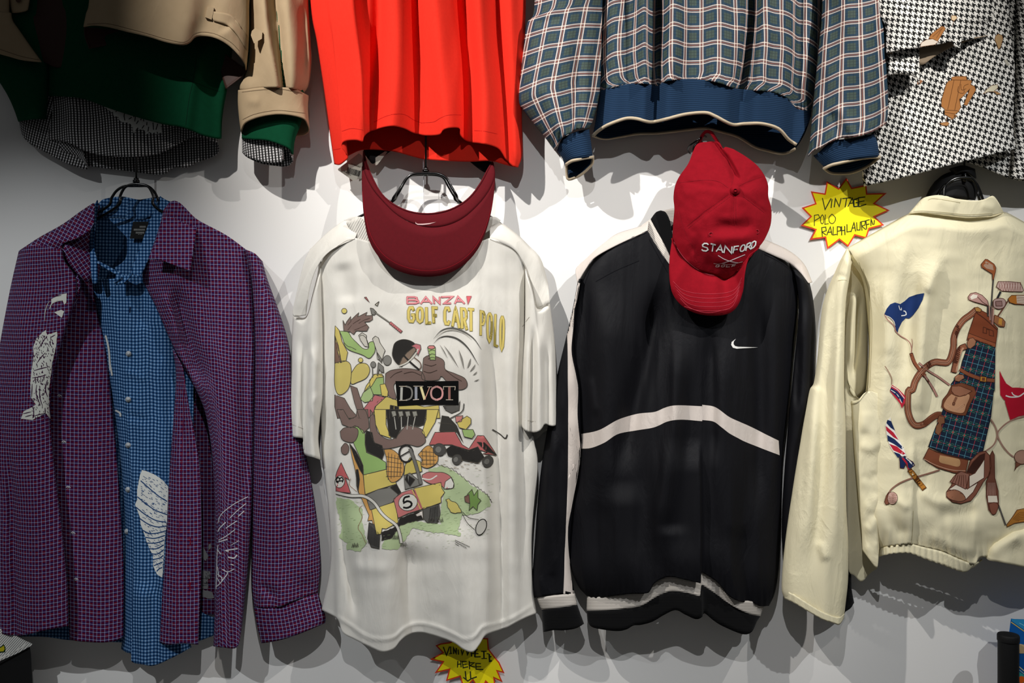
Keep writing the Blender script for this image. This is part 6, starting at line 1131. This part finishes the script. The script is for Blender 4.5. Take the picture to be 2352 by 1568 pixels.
pr.poly(bagp, '#182436', 5, out='#10161f', ow=1.4)
def inside(p, poly):
    x, y = p[0], p[1]; c = False; n = len(poly)
    for i in range(n):
        x1, y1 = poly[i][:2]; x2, y2 = poly[i-1][:2]
        if (y1 > y) != (y2 > y) and x < (x2-x1)*(y-y1)/(y2-y1)+x1: c = not c
    return c
def clipline(a, b, w, col, ly, poly):
    n = int(math.dist(a, b)/3); cur = []
    for i in range(n+1):
        p = (a[0]+(b[0]-a[0])*i/n, a[1]+(b[1]-a[1])*i/n)
        if inside(p, poly): cur.append(p)
        else:
            if len(cur) > 2: pr.line([cur[0], cur[-1]], w, col, ly, sm=False)
            cur = []
    if len(cur) > 2: pr.line([cur[0], cur[-1]], w, col, ly, sm=False)
ax = np.array([-.27, .963]); px_ = np.array([.963, .27]); o_ = np.array([2245., 790.])
for k in range(-7, 8):
    p = o_+px_*(k*13.5); a = p-ax*80; b = p+ax*420
    clipline(tuple(a), tuple(b), 1.1, '#b23a44' if k % 2 == 0 else '#4f8796', 6, bagp)
for k in range(-4, 26):
    p = o_+ax*(k*15); a = p-px_*120; b = p+px_*120
    clipline(tuple(a), tuple(b), 1.1, '#b23a44' if k % 2 == 0 else '#4f8796', 6, bagp)
for i in range(-3, 4):
    for j in range(-2, 13):
        p = o_+px_*(i*27)+ax*(j*30)
        for q_ in (-9, 9):
            for w_ in (-3, 0, 3):
                c_ = p+px_*q_*.8+ax*w_*1.3
                if inside(c_, bagp): clipline(tuple(c_-px_*3.5), tuple(c_+px_*3.5), 1.4, '#356b5c', 6.5, bagp)
        if inside(p, bagp): pr.disc(tuple(p), 5, '#3c7060', 6.2, n=4); pr.disc(tuple(p), 2.6, '#b23a44', 7, n=4)
G1([(1080, 1010), (1110, 965), (1150, 958), (1182, 995), (1170, 1040), (1120, 1080), (1090, 1070)], '#9c6c50', 9)
R1([(1075, 1050), (1010, 1080), (975, 1160), (945, 1280), (930, 1350)], 14, LD, 8); R1([(1070, 1052), (1010, 1085), (978, 1160), (950, 1280), (935, 1345)], 11.5, '#8b563e', 9); R1([(1040, 1070), (1000, 1150), (975, 1260), (960, 1340)], 4, '#b48a6f', 10)
G1([(940, 1400), (980, 1370), (1040, 1375), (1050, 1410), (990, 1450), (945, 1440)], '#96664b', 10)
R1([(1000, 1310), (1080, 1360), (1180, 1400), (1260, 1425), (1390, 1440)], 9, LD, 8); R1([(1000, 1310), (1080, 1360), (1180, 1400), (1260, 1425), (1388, 1440)], 7, '#7f482f', 9)
G1([(1230, 1390), (1300, 1400), (1295, 1455), (1225, 1445)], '#b07a2c', 10, LD, 1.4); G1([(1250, 1405), (1282, 1408), (1280, 1442), (1248, 1438)], '#6b3b22', 11, None)
# side pocket
G2([(855, 20), (960, -5), (1090, 40), (1115, 100), (1050, 220), (1000, 340), (920, 335), (800, 300), (745, 250), (760, 170), (810, 110)], '#6f3f29', 9)
G2([(850, 110), (930, 140), (1030, 110), (1045, 150), (1010, 230), (980, 310), (900, 310), (800, 280), (765, 235), (800, 160)], LL, 10, '#6a4028', 1.4, smooth=True)
G2([(855, 30), (950, 30), (1070, 80), (1000, 125), (940, 140), (880, 120), (850, 80)], '#8e5f48', 11); R2([(905, 145), (880, 200), (870, 235)], 5.5, '#7f533c', 12); pr.disc(C2((875, 215))[0], 3.2, None, 13, out=LD, ow=1.2)
for k in range(5): R2([(780+k*4, 240-k*6), (900, 290-k*6), (985-k*3, 250-k*8)], .9, ('#c99c7b', '#a97b5c')[k % 2], 10.5)
G2([(720, 340), (775, 350), (780, 420), (745, 430), (750, 500), (715, 550), (680, 520), (690, 450), (715, 420), (700, 400)], '#7d5238', 9)
# bottom band
G2([(612, 685), (700, 730), (820, 760), (1030, 810), (1000, 950), (880, 945), (700, 890), (600, 830), (555, 795)], '#7d4730', 7, LD, 1.6); G2([(730, 760), (880, 790), (940, 810), (930, 880), (820, 860), (725, 830)], '#b48a60', 8, None, smooth=True)
R2([(560, 800), (700, 870), (850, 915), (1000, 925)], 1.4, '#c59a80', 9); R2([(615, 690), (820, 765), (1030, 812)], 1.2, '#3d2017', 9)
# clubs
R1([(1385, 230), (1370, 380), (1355, 600), (1345, 760)], 3, '#3b3836', 5); G1([(1285, 75), (1310, 78), (1385, 130), (1405, 170), (1400, 220), (1380, 300), (1368, 310), (1365, 240), (1300, 200), (1245, 165), (1240, 130)], '#94532f', 6); G1([(1290, 95), (1370, 140), (1380, 200), (1300, 180), (1265, 150)], '#a98a74', 7, None)
R1([(1460, 440), (1425, 510), (1410, 560)], 5, '#2b2b2c', 5); G1([(1430, 325), (1560, 325), (1680, 338), (1715, 425), (1705, 440), (1560, 438), (1470, 432), (1410, 385)], '#c4a79c', 6)
for k in range(9): R1([(1435+k*30, 330), (1460+k*28, 432)], .9, '#8c5a50', 7, sm=False); R1([(1460+k*28, 330), (1430+k*30, 432)], .9, '#8c5a50', 7, sm=False)
R1([(1590, 490), (1530, 560), (1480, 640), (1425, 720)], 3.6, '#6a4637', 5); G1([(1540, 520), (1580, 480), (1750, 478), (1800, 500), (1790, 590), (1620, 580), (1560, 560)], '#b5702b', 6); G1([(1635, 485), (1800, 485), (1790, 588), (1640, 575)], '#dcd0bd', 7, None)
for k in range(5): R1([(1640, 500+k*18), (1800, 510+k*18)], 1.2, LB, 8)
G1([(1092, 500), (1120, 460), (1180, 448), (1250, 480), (1310, 540), (1325, 600), (1240, 575), (1150, 550), (1100, 530)], '#b38a80', 6); G1([(1115, 500), (1150, 470), (1200, 480), (1190, 510), (1130, 530)], '#e0d6c6', 7, None); R1([(1200, 500), (1260, 560), (1310, 590)], 1.2, LD, 8)
R1([(1315, 590), (1312, 720)], 3, '#2e2b2b', 5, sm=False); R1([(1330, 600), (1340, 760)], 2.5, PK, 5, sm=False); R1([(1360, 600), (1355, 800)], 2.5, '#7b5a52', 5, sm=False); R1([(1378, 620), (1370, 810)], 2.5, PK, 5, sm=False)
G1([(1375, 545), (1400, 520), (1480, 515), (1515, 550), (1500, 610), (1440, 635), (1380, 610)], '#a98d86', 7, smooth=True); G1([(1400, 550), (1470, 545), (1475, 600), (1405, 600)], '#8f6e68', 8)
G1([(1390, 700), (1480, 740), (1510, 780), (1500, 835), (1440, 830), (1380, 780)], '#94613f', 7); G1([(1440, 740), (1475, 745), (1470, 820), (1430, 800)], '#c08a3c', 8, None)
# golf balls, cords, red flag
R1([(160, 1275), (205, 1350), (235, 1420), (235, 1480)], 1.8, '#9b7a66', 3)
G1([(235, 1485), (320, 1540), (395, 1620), (385, 1690), (350, 1750), (330, 1700), (215, 1560)], '#b5263a', 3, None); G1([(225, 1520), (300, 1560), (370, 1640), (360, 1690), (290, 1620), (215, 1550)], NV, 4, None); R1([(232, 1500), (310, 1550), (380, 1640)], 1.5, '#e6e2dc', 5); R1([(225, 1545), (300, 1600), (350, 1690)], 1.5, '#e6e2dc', 5)
um = C2((208, 360), (225, 450), (290, 580), (350, 690), (375, 770), (300, 790), (250, 740), (200, 660), (170, 560), (155, 440), (175, 390)); pr.poly(um, '#e3dfd8', 3)
for s, c in (([(175, 385), (215, 400), (255, 500), (210, 470), (165, 420)], NV), ([(158, 450), (240, 520), (295, 600), (240, 570), (165, 500)], '#b22234'), ([(172, 545), (250, 590), (345, 680), (330, 700), (240, 640), (180, 610)], NV), ([(195, 640), (280, 670), (365, 745), (340, 755), (240, 710)], '#b22234'), ([(240, 725), (300, 745), (350, 775), (285, 785)], NV)): pr.poly(C2(*s), c, 4)
G2([(300, 780), (360, 770), (380, 790), (440, 830), (462, 865), (400, 920), (370, 850), (350, 900), (310, 895), (308, 830)], NV, 5); R2([(335, 790), (380, 850), (400, 910)], 4, '#b22234', 6); R2([(370, 785), (450, 865)], 3, '#e3dfd8', 6)
R2([(405, 910), (480, 1010), (570, 1125)], 12, '#5a3414', 6, sm=False); R2([(407, 915), (480, 1010), (565, 1118)], 9.5, '#b0752d', 7, sm=False)
for k in range(6): R2([(405+k*28, 945+k*36), (450+k*26, 925+k*36)], 1.4, '#6e441a', 8)
R2([(730, 915), (620, 950), (500, 985), (400, 1015), (300, 1060), (220, 1120), (190, 1170)], 3.6, '#8b6656', 4); pr.disc(C2((228, 1215))[0], 12, '#c3a093', 5, 14, out=LD, ow=1); G2([(190, 1150), (180, 1220), (195, 1275), (160, 1285), (145, 1255), (165, 1190)], '#80503e', 6)
for k in range(5): R2([(205+k*14, 1165), (200+k*15, 1265)], .9, '#9e7568', 7); R2([(190, 1175+k*20), (275, 1172+k*20)], .9, '#9e7568', 7)
R2([(1270, 380), (1320, 470), (1335, 560), (1300, 650), (1210, 720)], 3.4, '#9a7768', 4); R2([(1623, 350), (1480, 395), (1380, 470), (1340, 540), (1380, 640), (1450, 730), (1510, 780)], 3.4, '#9a7768', 4)
pr.disc(C2((1600, 780))[0], 18, '#a8826f', 5, 16, out=LD); G2([(1530, 830), (1585, 855), (1540, 890), (1518, 925), (1530, 880)], '#7a4b38', 6)
G1([(1448, 1325), (1470, 1380), (1520, 1470), (1600, 1525), (1760, 1540), (1760, 1640), (1640, 1660), (1500, 1660), (1455, 1600)], '#b3142c', 3, None)
G2([(1370, -20), (1420, 0), (1480, 45), (1560, 45), (1700, 60), (1700, 320), (1560, 350), (1475, 390), (1420, 200), (1420, 165), (1395, 160), (1370, 110)], '#b3142c', 3, None)
R2([(1425, 130), (1480, 145), (1560, 140), (1610, 110), (1660, 70)], 3, '#ded8d2', 5); R2([(1490, 95), (1510, 125), (1560, 140)], 2.4, '#ded8d2', 5)
# shoes
G2([(1010, 960), (1050, 820), (1140, 730), (1210, 715), (1260, 770), (1270, 880), (1240, 980), (1190, 1040), (1110, 1180), (1060, 1240), (950, 1272), (860, 1255), (800, 1210), (800, 1150), (850, 1080), (900, 960), (930, 930)], '#7b4c3c', 10, LD, 1.5)
G2([(1040, 980), (1100, 950), (1150, 880), (1200, 800), (1195, 1000), (1100, 1060), (1040, 1100)], '#dcd0bd', 11, '#4c2c22'); G2([(1080, 830), (1150, 760), (1205, 740), (1200, 800), (1150, 880), (1080, 960), (1010, 940)], '#3a1f18', 11)
G2([(840, 1110), (900, 1070), (980, 1100), (1020, 1120), (1060, 1090), (1130, 1050), (1080, 1150), (1000, 1230), (980, 1180), (900, 1140), (820, 1125)], '#dcd0bd', 11, '#4c2c22'); G2([(800, 1150), (880, 1125), (960, 1160), (1000, 1225), (940, 1250), (850, 1235), (803, 1200)], '#8f6048', 12, '#4c2c22', smooth=True)
G2([(880, 980), (950, 930), (1040, 960), (1020, 1050), (1000, 1120), (960, 1100), (920, 1080), (880, 1060), (850, 1050), (835, 1040)], '#8d6152', 13, LD)
for k in range(6): R2([(900+k*20, 970), (860+k*30, 1050+k*11)], 1.1, LD, 14, sm=False)
G2([(1255, 770), (1285, 712), (1305, 760), (1310, 1000), (1345, 1140), (1350, 1290), (1320, 1380), (1280, 1385), (1245, 1340), (1220, 1200), (1220, 1040), (1260, 950)], '#6a4032', 9, LD, 1.5)
G2([(1235, 1190), (1330, 1190), (1340, 1260), (1240, 1260)], '#dcd0bd', 11, None); G2([(1245, 1280), (1300, 1260), (1345, 1290), (1320, 1375), (1275, 1380)], '#7a4a3a', 12, LD, smooth=True)
for k in range(6): R2([(1240+k*14, 1050), (1232+k*16, 1185)], 1.2, '#b08a7c', 12, sm=False)
R2([(1350, 1290), (1385, 1390), (1425, 1500)], 3.4, '#4f4a46', 5); G2([(1435, 1495), (1500, 1410), (1545, 1340), (1623, 1325), (1700, 1330), (1700, 1480), (1623, 1465), (1520, 1480), (1440, 1520)], '#a9702f', 6)
for k in range(5): R2([(1500+k*14, 1440+k*5), (1570, 1370+k*18), (1640, 1370+k*16)], 1, '#6e4218', 7)
pr.build('printed_golf_bag_scene', ct, 'colour print of a tartan golf bag, clubs and shoes')
# hangers of the two right-hand jackets
hanger('clothes_hanger', 'black clothes hanger above the collar of the cream jacket', 2215, 330, 60, 60,
       [[(2207, 412), (2190, 416), (2172, 424), (2158, 440), (2148, 470), (2100, 520), (2040, 545)], [(2208, 408), (2195, 410), (2180, 418), (2170, 432), (2162, 470), (2110, 525), (2045, 550)]],
       [[(2223, 412), (2236, 416), (2244, 424), (2252, 442), (2262, 466), (2300, 520), (2380, 560)], [(2222, 408), (2232, 410), (2240, 420), (2246, 436), (2254, 466), (2305, 525), (2385, 565)]],
       (2215, 408), .058, .078, 'black wire hangers', peg='metal wall peg holding the hanger of the cream jacket')
mp = thing('mesh_cap', 'black cap hung on the hanger behind the collar of the cream jacket', 'cap', (2195, 470, .03))
panel('crown', HB((1120, 1000), (1250, 900), (1400, 860), (1560, 880), (1690, 1000)), HB((1000, 1200), (1200, 1230), (1400, 1230), (1600, 1250), (1680, 1260)), HB((1050, 1100)), HB((1720, 1130)), dfun(.02, .03, .035, p=2), M['blackm'], mp, back=bk(.02, .03, .01, .006), uvm='px')
panel('bill', HB((1400, 900), (1540, 870), (1680, 960)), HB((1330, 820), (1500, 780), (1660, 830)), [], [], dfun(.05, .04, .02), M['blackm'], mp, uvm='px', th=.003)
hanger('clothes_hanger', 'black clothes hanger inside the collar of the black windbreaker, behind the crimson cap', 1625, 335, 60, 60,
       [[(1617, 462), (1600, 464), (1585, 470), (1572, 482), (1556, 500), (1545, 520), (1480, 570)], [(1617, 458), (1602, 460), (1588, 466), (1575, 478), (1560, 498), (1548, 520), (1485, 575)]],
       [[(1633, 462), (1650, 464), (1665, 470), (1680, 486), (1695, 510), (1720, 540), (1790, 620)], [(1633, 458), (1648, 460), (1663, 466), (1678, 482), (1692, 508), (1722, 545), (1795, 625)]],
       (1625, 455), .055, .065, 'black wire hangers', d0=.05, peg='metal wall peg holding the hanger of the black windbreaker')
# ================================================================== STAR SIGNS
def star(label, pts, inset, d, texts):
    t = thing('star_sign', label, 'sign', (sum(p[0] for p in pts)/len(pts), max(p[1] for p in pts), d))
    c = np.mean([p[:2] for p in pts], 0)
    slab('card', pts, d, .0006, M['starR'], t)
    q = np.array([p[:2] for p in pts], float); n = len(q); ins = []
    for i in range(n):
        a = q[i-1]-q[i]; b = q[(i+1) % n]-q[i]; a /= np.hypot(*a); b /= np.hypot(*b); m = a+b; l = np.hypot(*m)
        if l < .05: m = c-q[i]; l = np.hypot(*m)
        m /= l; sn = abs(a[0]*m[1]-a[1]*m[0]); k = inset/max(sn, .3)
        s_ = 1 if inside(q[i]+m*2, q.tolist()) else -1
        ins.append(tuple(q[i]+m*s_*k))
    f = slab('yellow_face', ins, d+.0006, .0005, M['starY'], t, label='yellow face inside the red border')
    SURF[f] = BVHTree.FromPolygons([v.co.copy() for v in f.data.vertices], [tuple(p.vertices) for p in f.data.polygons])
    return t, f
S1p = [(1944, 408), (1957, 431), (1990, 424), (1992, 444), (2037, 443), (2010, 467), (2044, 483), (2010, 498), (2031, 517), (1997, 526), (1990, 548), (1964, 541), (1948, 567), (1928, 551), (1900, 572), (1895, 546), (1860, 551), (1872, 528), (1839, 518), (1861, 497), (1841, 477), (1872, 467), (1862, 439), (1894, 444), (1899, 416), (1926, 432)]
t1, f1 = star('yellow starburst sign with red edge, hand-lettered VINTAGE, right of the crimson cap', S1p, 3.2, .006, None)
pr = Print(f1, .0004); IK = '#2c3320'
SS = T(1800, 0, 2.614)
def W_(p, w=2.0, sm=False): pr.line(SS(*p), w, IK, 1, sm=sm)
W_([(232, 1188), (248, 1258), (284, 1190)]); W_([(290, 1195), (284, 1248)]); W_([(303, 1243), (310, 1190), (333, 1240), (345, 1188)]); W_([(352, 1192), (405, 1186)]); W_([(378, 1190), (368, 1244)])
W_([(385, 1240), (412, 1188), (420, 1238)]); W_([(392, 1222), (420, 1216)]); W_([(445, 1192), (420, 1200), (422, 1240), (446, 1238), (446, 1216), (432, 1216)], 2.6); W_([(490, 1182), (448, 1188), (452, 1240), (496, 1226)], 2.2); W_([(452, 1212), (485, 1206)])
W_([(184, 1290), (184, 1356)], 1.5); W_([(184, 1292), (208, 1288), (216, 1306), (186, 1324)], 1.5); W_([(232, 1288), (221, 1305), (222, 1332), (232, 1345), (241, 1325), (240, 1302), (232, 1288)], 1.5, True); W_([(250, 1287), (247, 1346), (270, 1342)], 1.5); W_([(290, 1284), (272, 1305), (276, 1335), (298, 1340), (312, 1310), (290, 1284)], 1.5, True)
W_([(232, 1420), (228, 1366), (252, 1362), (256, 1384), (230, 1392), (254, 1410)], 1.8); W_([(258, 1412), (280, 1360), (290, 1410)], 1.8); W_([(262, 1394), (290, 1392)]); W_([(298, 1360), (296, 1410), (318, 1406)], 1.8); W_([(322, 1412), (322, 1360), (342, 1362), (342, 1384), (322, 1388)], 1.8); W_([(348, 1358), (348, 1412)]); W_([(366, 1356), (368, 1410)]); W_([(348, 1384), (366, 1382)])
W_([(380, 1346), (380, 1392), (402, 1388)], 1.8); W_([(404, 1392), (422, 1334), (432, 1388)], 1.8); W_([(408, 1370), (430, 1366)]); W_([(438, 1334), (440, 1380), (458, 1380), (460, 1330)], 1.8); W_([(470, 1384), (466, 1330), (490, 1326), (488, 1350), (468, 1356), (494, 1378)], 1.8); W_([(516, 1318), (494, 1324), (498, 1376), (520, 1370)], 1.8); W_([(496, 1348), (514, 1344)]); W_([(524, 1370), (524, 1312), (540, 1362), (546, 1306)], 1.8)
pr.build('handwriting', t1, 'dark green marker lettering')
S2p = [(1034, 1474), (1055, 1462), (1075, 1474), (1102, 1464), (1121, 1465), (1123, 1490), (1140, 1512), (1147, 1520), (1159, 1546), (1144, 1542), (1155, 1567), (1136, 1558), (1140, 1590), (1116, 1566), (1104, 1592), (1086, 1563), (1066, 1585), (1056, 1554), (1024, 1564), (1031, 1538), (998, 1546), (1016, 1520), (987, 1514), (1016, 1498), (1000, 1482), (1012, 1477)]
t2, f2 = star('yellow starburst sign with red edge, lettered HERE, below the white printed t-shirt', S2p, 3.0, .010, None)
pr = Print(f2, .0004); SS = T(980, 1440, 11.76)
W_([(450, 530), (535, 760), (620, 520)], 2.6); W_([(650, 520), (650, 710)], 2.6); W_([(610, 720), (690, 700)], 2); W_([(730, 720), (720, 540), (800, 720), (800, 560)], 3); W_([(850, 600), (860, 740)], 2.6); W_([(930, 600), (960, 745), (1000, 620)], 2.6); W_([(1080, 620), (1100, 750), (1150, 640)], 2.6); W_([(1200, 640), (1215, 790)], 3); W_([(1300, 620), (1300, 800)], 3); W_([(1215, 710), (1300, 700)], 2.4); W_([(1380, 590), (1320, 640), (1310, 800), (1460, 795)], 2.6); W_([(1310, 715), (1400, 710)], 2.2)
W_([(1465, 650), (1620, 650)], 2); W_([(1545, 650), (1550, 850)], 3); W_([(1480, 845), (1630, 840)], 2); W_([(1620, 715), (1740, 720)], 2.2); W_([(1690, 720), (1700, 920), (1760, 900)], 3.4); W_([(1700, 800), (1750, 790)], 3); W_([(1850, 930), (1900, 910), (1870, 980), (1940, 1010), (1910, 1050)], 2.4)
W_([(840, 910), (830, 1085)], 2.2); W_([(920, 900), (930, 1080)], 2.2); W_([(840, 1000), (925, 990)], 2.2); W_([(1080, 920), (960, 925), (985, 1095), (1120, 1065)], 2.2); W_([(970, 1010), (1080, 1000)], 2.0); W_([(1150, 910), (1160, 1130)], 2.4); W_([(1140, 960), (1290, 955), (1170, 1040), (1310, 1075)], 2.2); W_([(1465, 980), (1330, 975), (1335, 1135), (1530, 1140)], 2.2); W_([(1335, 1065), (1470, 1065)], 2.0)
W_([(1040, 1180), (1065, 1400)], 2.6); W_([(1180, 1190), (1190, 1380)], 2.6); W_([(930, 1300), (1110, 1450), (1200, 1390), (1355, 1335)], 2.6)
pr.build('handwriting', t2, 'dark green marker lettering')
# ================================================================== CORNERS
bl = thing('print_board', 'white dotted board with a small green and yellow picture, bottom left corner', 'board', (30, 1520, .10))
bp = [(-60, 1405), (-10, 1440), (20, 1450), (74, 1478), (72, 1482), (40, 1500), (0, 1517), (-60, 1545)]
def c_dots():
    tc = S.t.nodes.new('ShaderNodeTexCoord'); x = S.t.nodes.new('ShaderNodeSeparateXYZ'); S.t.links.new(tc.outputs['Object'], x.inputs[0])
    a, b = S(x.outputs[0]), S(x.outputs[2]); return mixc(line(a*1.0-b*.9, .0062, .32), lin('#dcdad4'), lin('#55575a'))
bf = slab('face', bp, .09, .006, material('dotted_print', c_dots, .6, 0, 0), bl)
SURF[bf] = BVHTree.FromPolygons([v.co.copy() for v in bf.data.vertices], [tuple(p.vertices) for p in bf.data.polygons])
pr = Print(bf, .0005)
pr.poly([(-8, 1488), (4, 1483), (9, 1479), (13, 1487), (12, 1497), (4, 1498), (-8, 1499)], '#15301a', 1); pr.poly([(-6, 1490), (3, 1486), (9, 1482), (11, 1490), (8, 1495), (-6, 1496)], '#b5a91e', 2)
pr.poly([(-60, 1538), (0, 1514), (54, 1486), (62, 1476), (30, 1498), (-60, 1530)], '#dcdad4', 2)
pr.build('small_picture', bl)
bx_ = thing('display_crate', 'matt black crate below the dotted white board, bottom left corner', 'crate', (20, 1640, .1))
slab('crate_side', [(-80, 1555), (0, 1518), (68, 1483), (71, 1500), (78, 1640), (-80, 1640)], .085, .06, M['blackm'], bx_)
slab('crate_edge', [(-60, 1546), (0, 1519), (68, 1482), (68, 1486), (0, 1524), (-60, 1552)], .089, .004, M['blackm'], bx_)
EDG = T(2200, 1380, 8.342)
po = thing('round_post', 'round black post with a flat top, bottom right corner', 'post', (2315, 1700, .14))
V_, F_ = [], []; n = 28; cx, cy, r = P(2316, 1457, .14)[0], -.14, .0225
zt = P(2316, 1457, .14)[2]
def rev(prof, cx, cy, n=28):
    V_, F_ = [], []
    for rr_, z in prof:
        for i in range(n): a = 2*math.pi*i/n; V_.append((cx+rr_*math.cos(a), cy+rr_*math.sin(a), z))
    for j in range(len(prof)-1):
        for i in range(n): F_.append((j*n+i, j*n+(i+1) % n, (j+1)*n+(i+1) % n, (j+1)*n+i))
    F_.append(tuple(range(n))[::-1]); F_.append(tuple((len(prof)-1)*n+i for i in range(n)))
    return V_, F_
v_, f_ = rev([(.024, 0), (.024, zt-.02), (.024, zt-.003), (.0215, zt)], cx, cy); mk('tube', v_, f_, M['blackm'], po)
v_, f_ = rev([(.025, zt-.016), (.0255, zt-.014), (.0255, zt-.002), (.024, zt+.001), (.0215, zt+.0015)], cx, cy); mk('end_cap', v_, f_, M['blackm'], po)
v_, f_ = rev([(.06, 0), (.06, .006), (.05, .012), (.02, .014)], cx, cy); mk('foot_plate', v_, f_, M['blackm'], po)
bb = thing('picture_book', 'blue illustrated book with gold edge lines standing behind the black post', 'book', (2350, 1600, .08))
bk_ = slab('cover', [(2322, 1420), (2330, 1421), (2430, 1424), (2430, 1640), (2336, 1640), (2330, 1560), (2318, 1450)], .1, .03, material('blue_printed_cover', mottle('#1660a8', '#0f4a90', 40), .35, 0, 0), bb)
SURF[bk_] = BVHTree.FromPolygons([v.co.copy() for v in bk_.data.vertices], [tuple(p.vertices) for p in bk_.data.polygons])
pr = Print(bk_, .0005)
pr.poly([(2322, 1421), (2352, 1422), (2425, 1424), (2425, 1490), (2352, 1446), (2324, 1426)], '#2a86b8', 1)
pr.line([(2322, 1428), (2352, 1449), (2420, 1500)], 2, '#d0b45c', 2, sm=False); pr.line([(2341, 1430), (2352, 1436), (2410, 1470)], 1.2, '#8fd0e0', 3, sm=False)
pr.line([(2334, 1525), (2352, 1540), (2410, 1580)], 2, '#d8cfa0', 2, sm=False); pr.line([(2334, 1532), (2352, 1547), (2410, 1590)], 1.4, '#a9c8c8', 2, sm=False)
pr.poly([(2336, 1540), (2352, 1549), (2425, 1590), (2425, 1638), (2338, 1638)], '#2f9a94', 1); pr.disc((2346, 1560), 8, '#e06018', 3); pr.poly([(2334, 1484), (2343, 1478), (2352, 1480), (2352, 1500), (2342, 1500), (2335, 1494)], '#c2a77c', 3)
pr.build('cover_picture', bb)
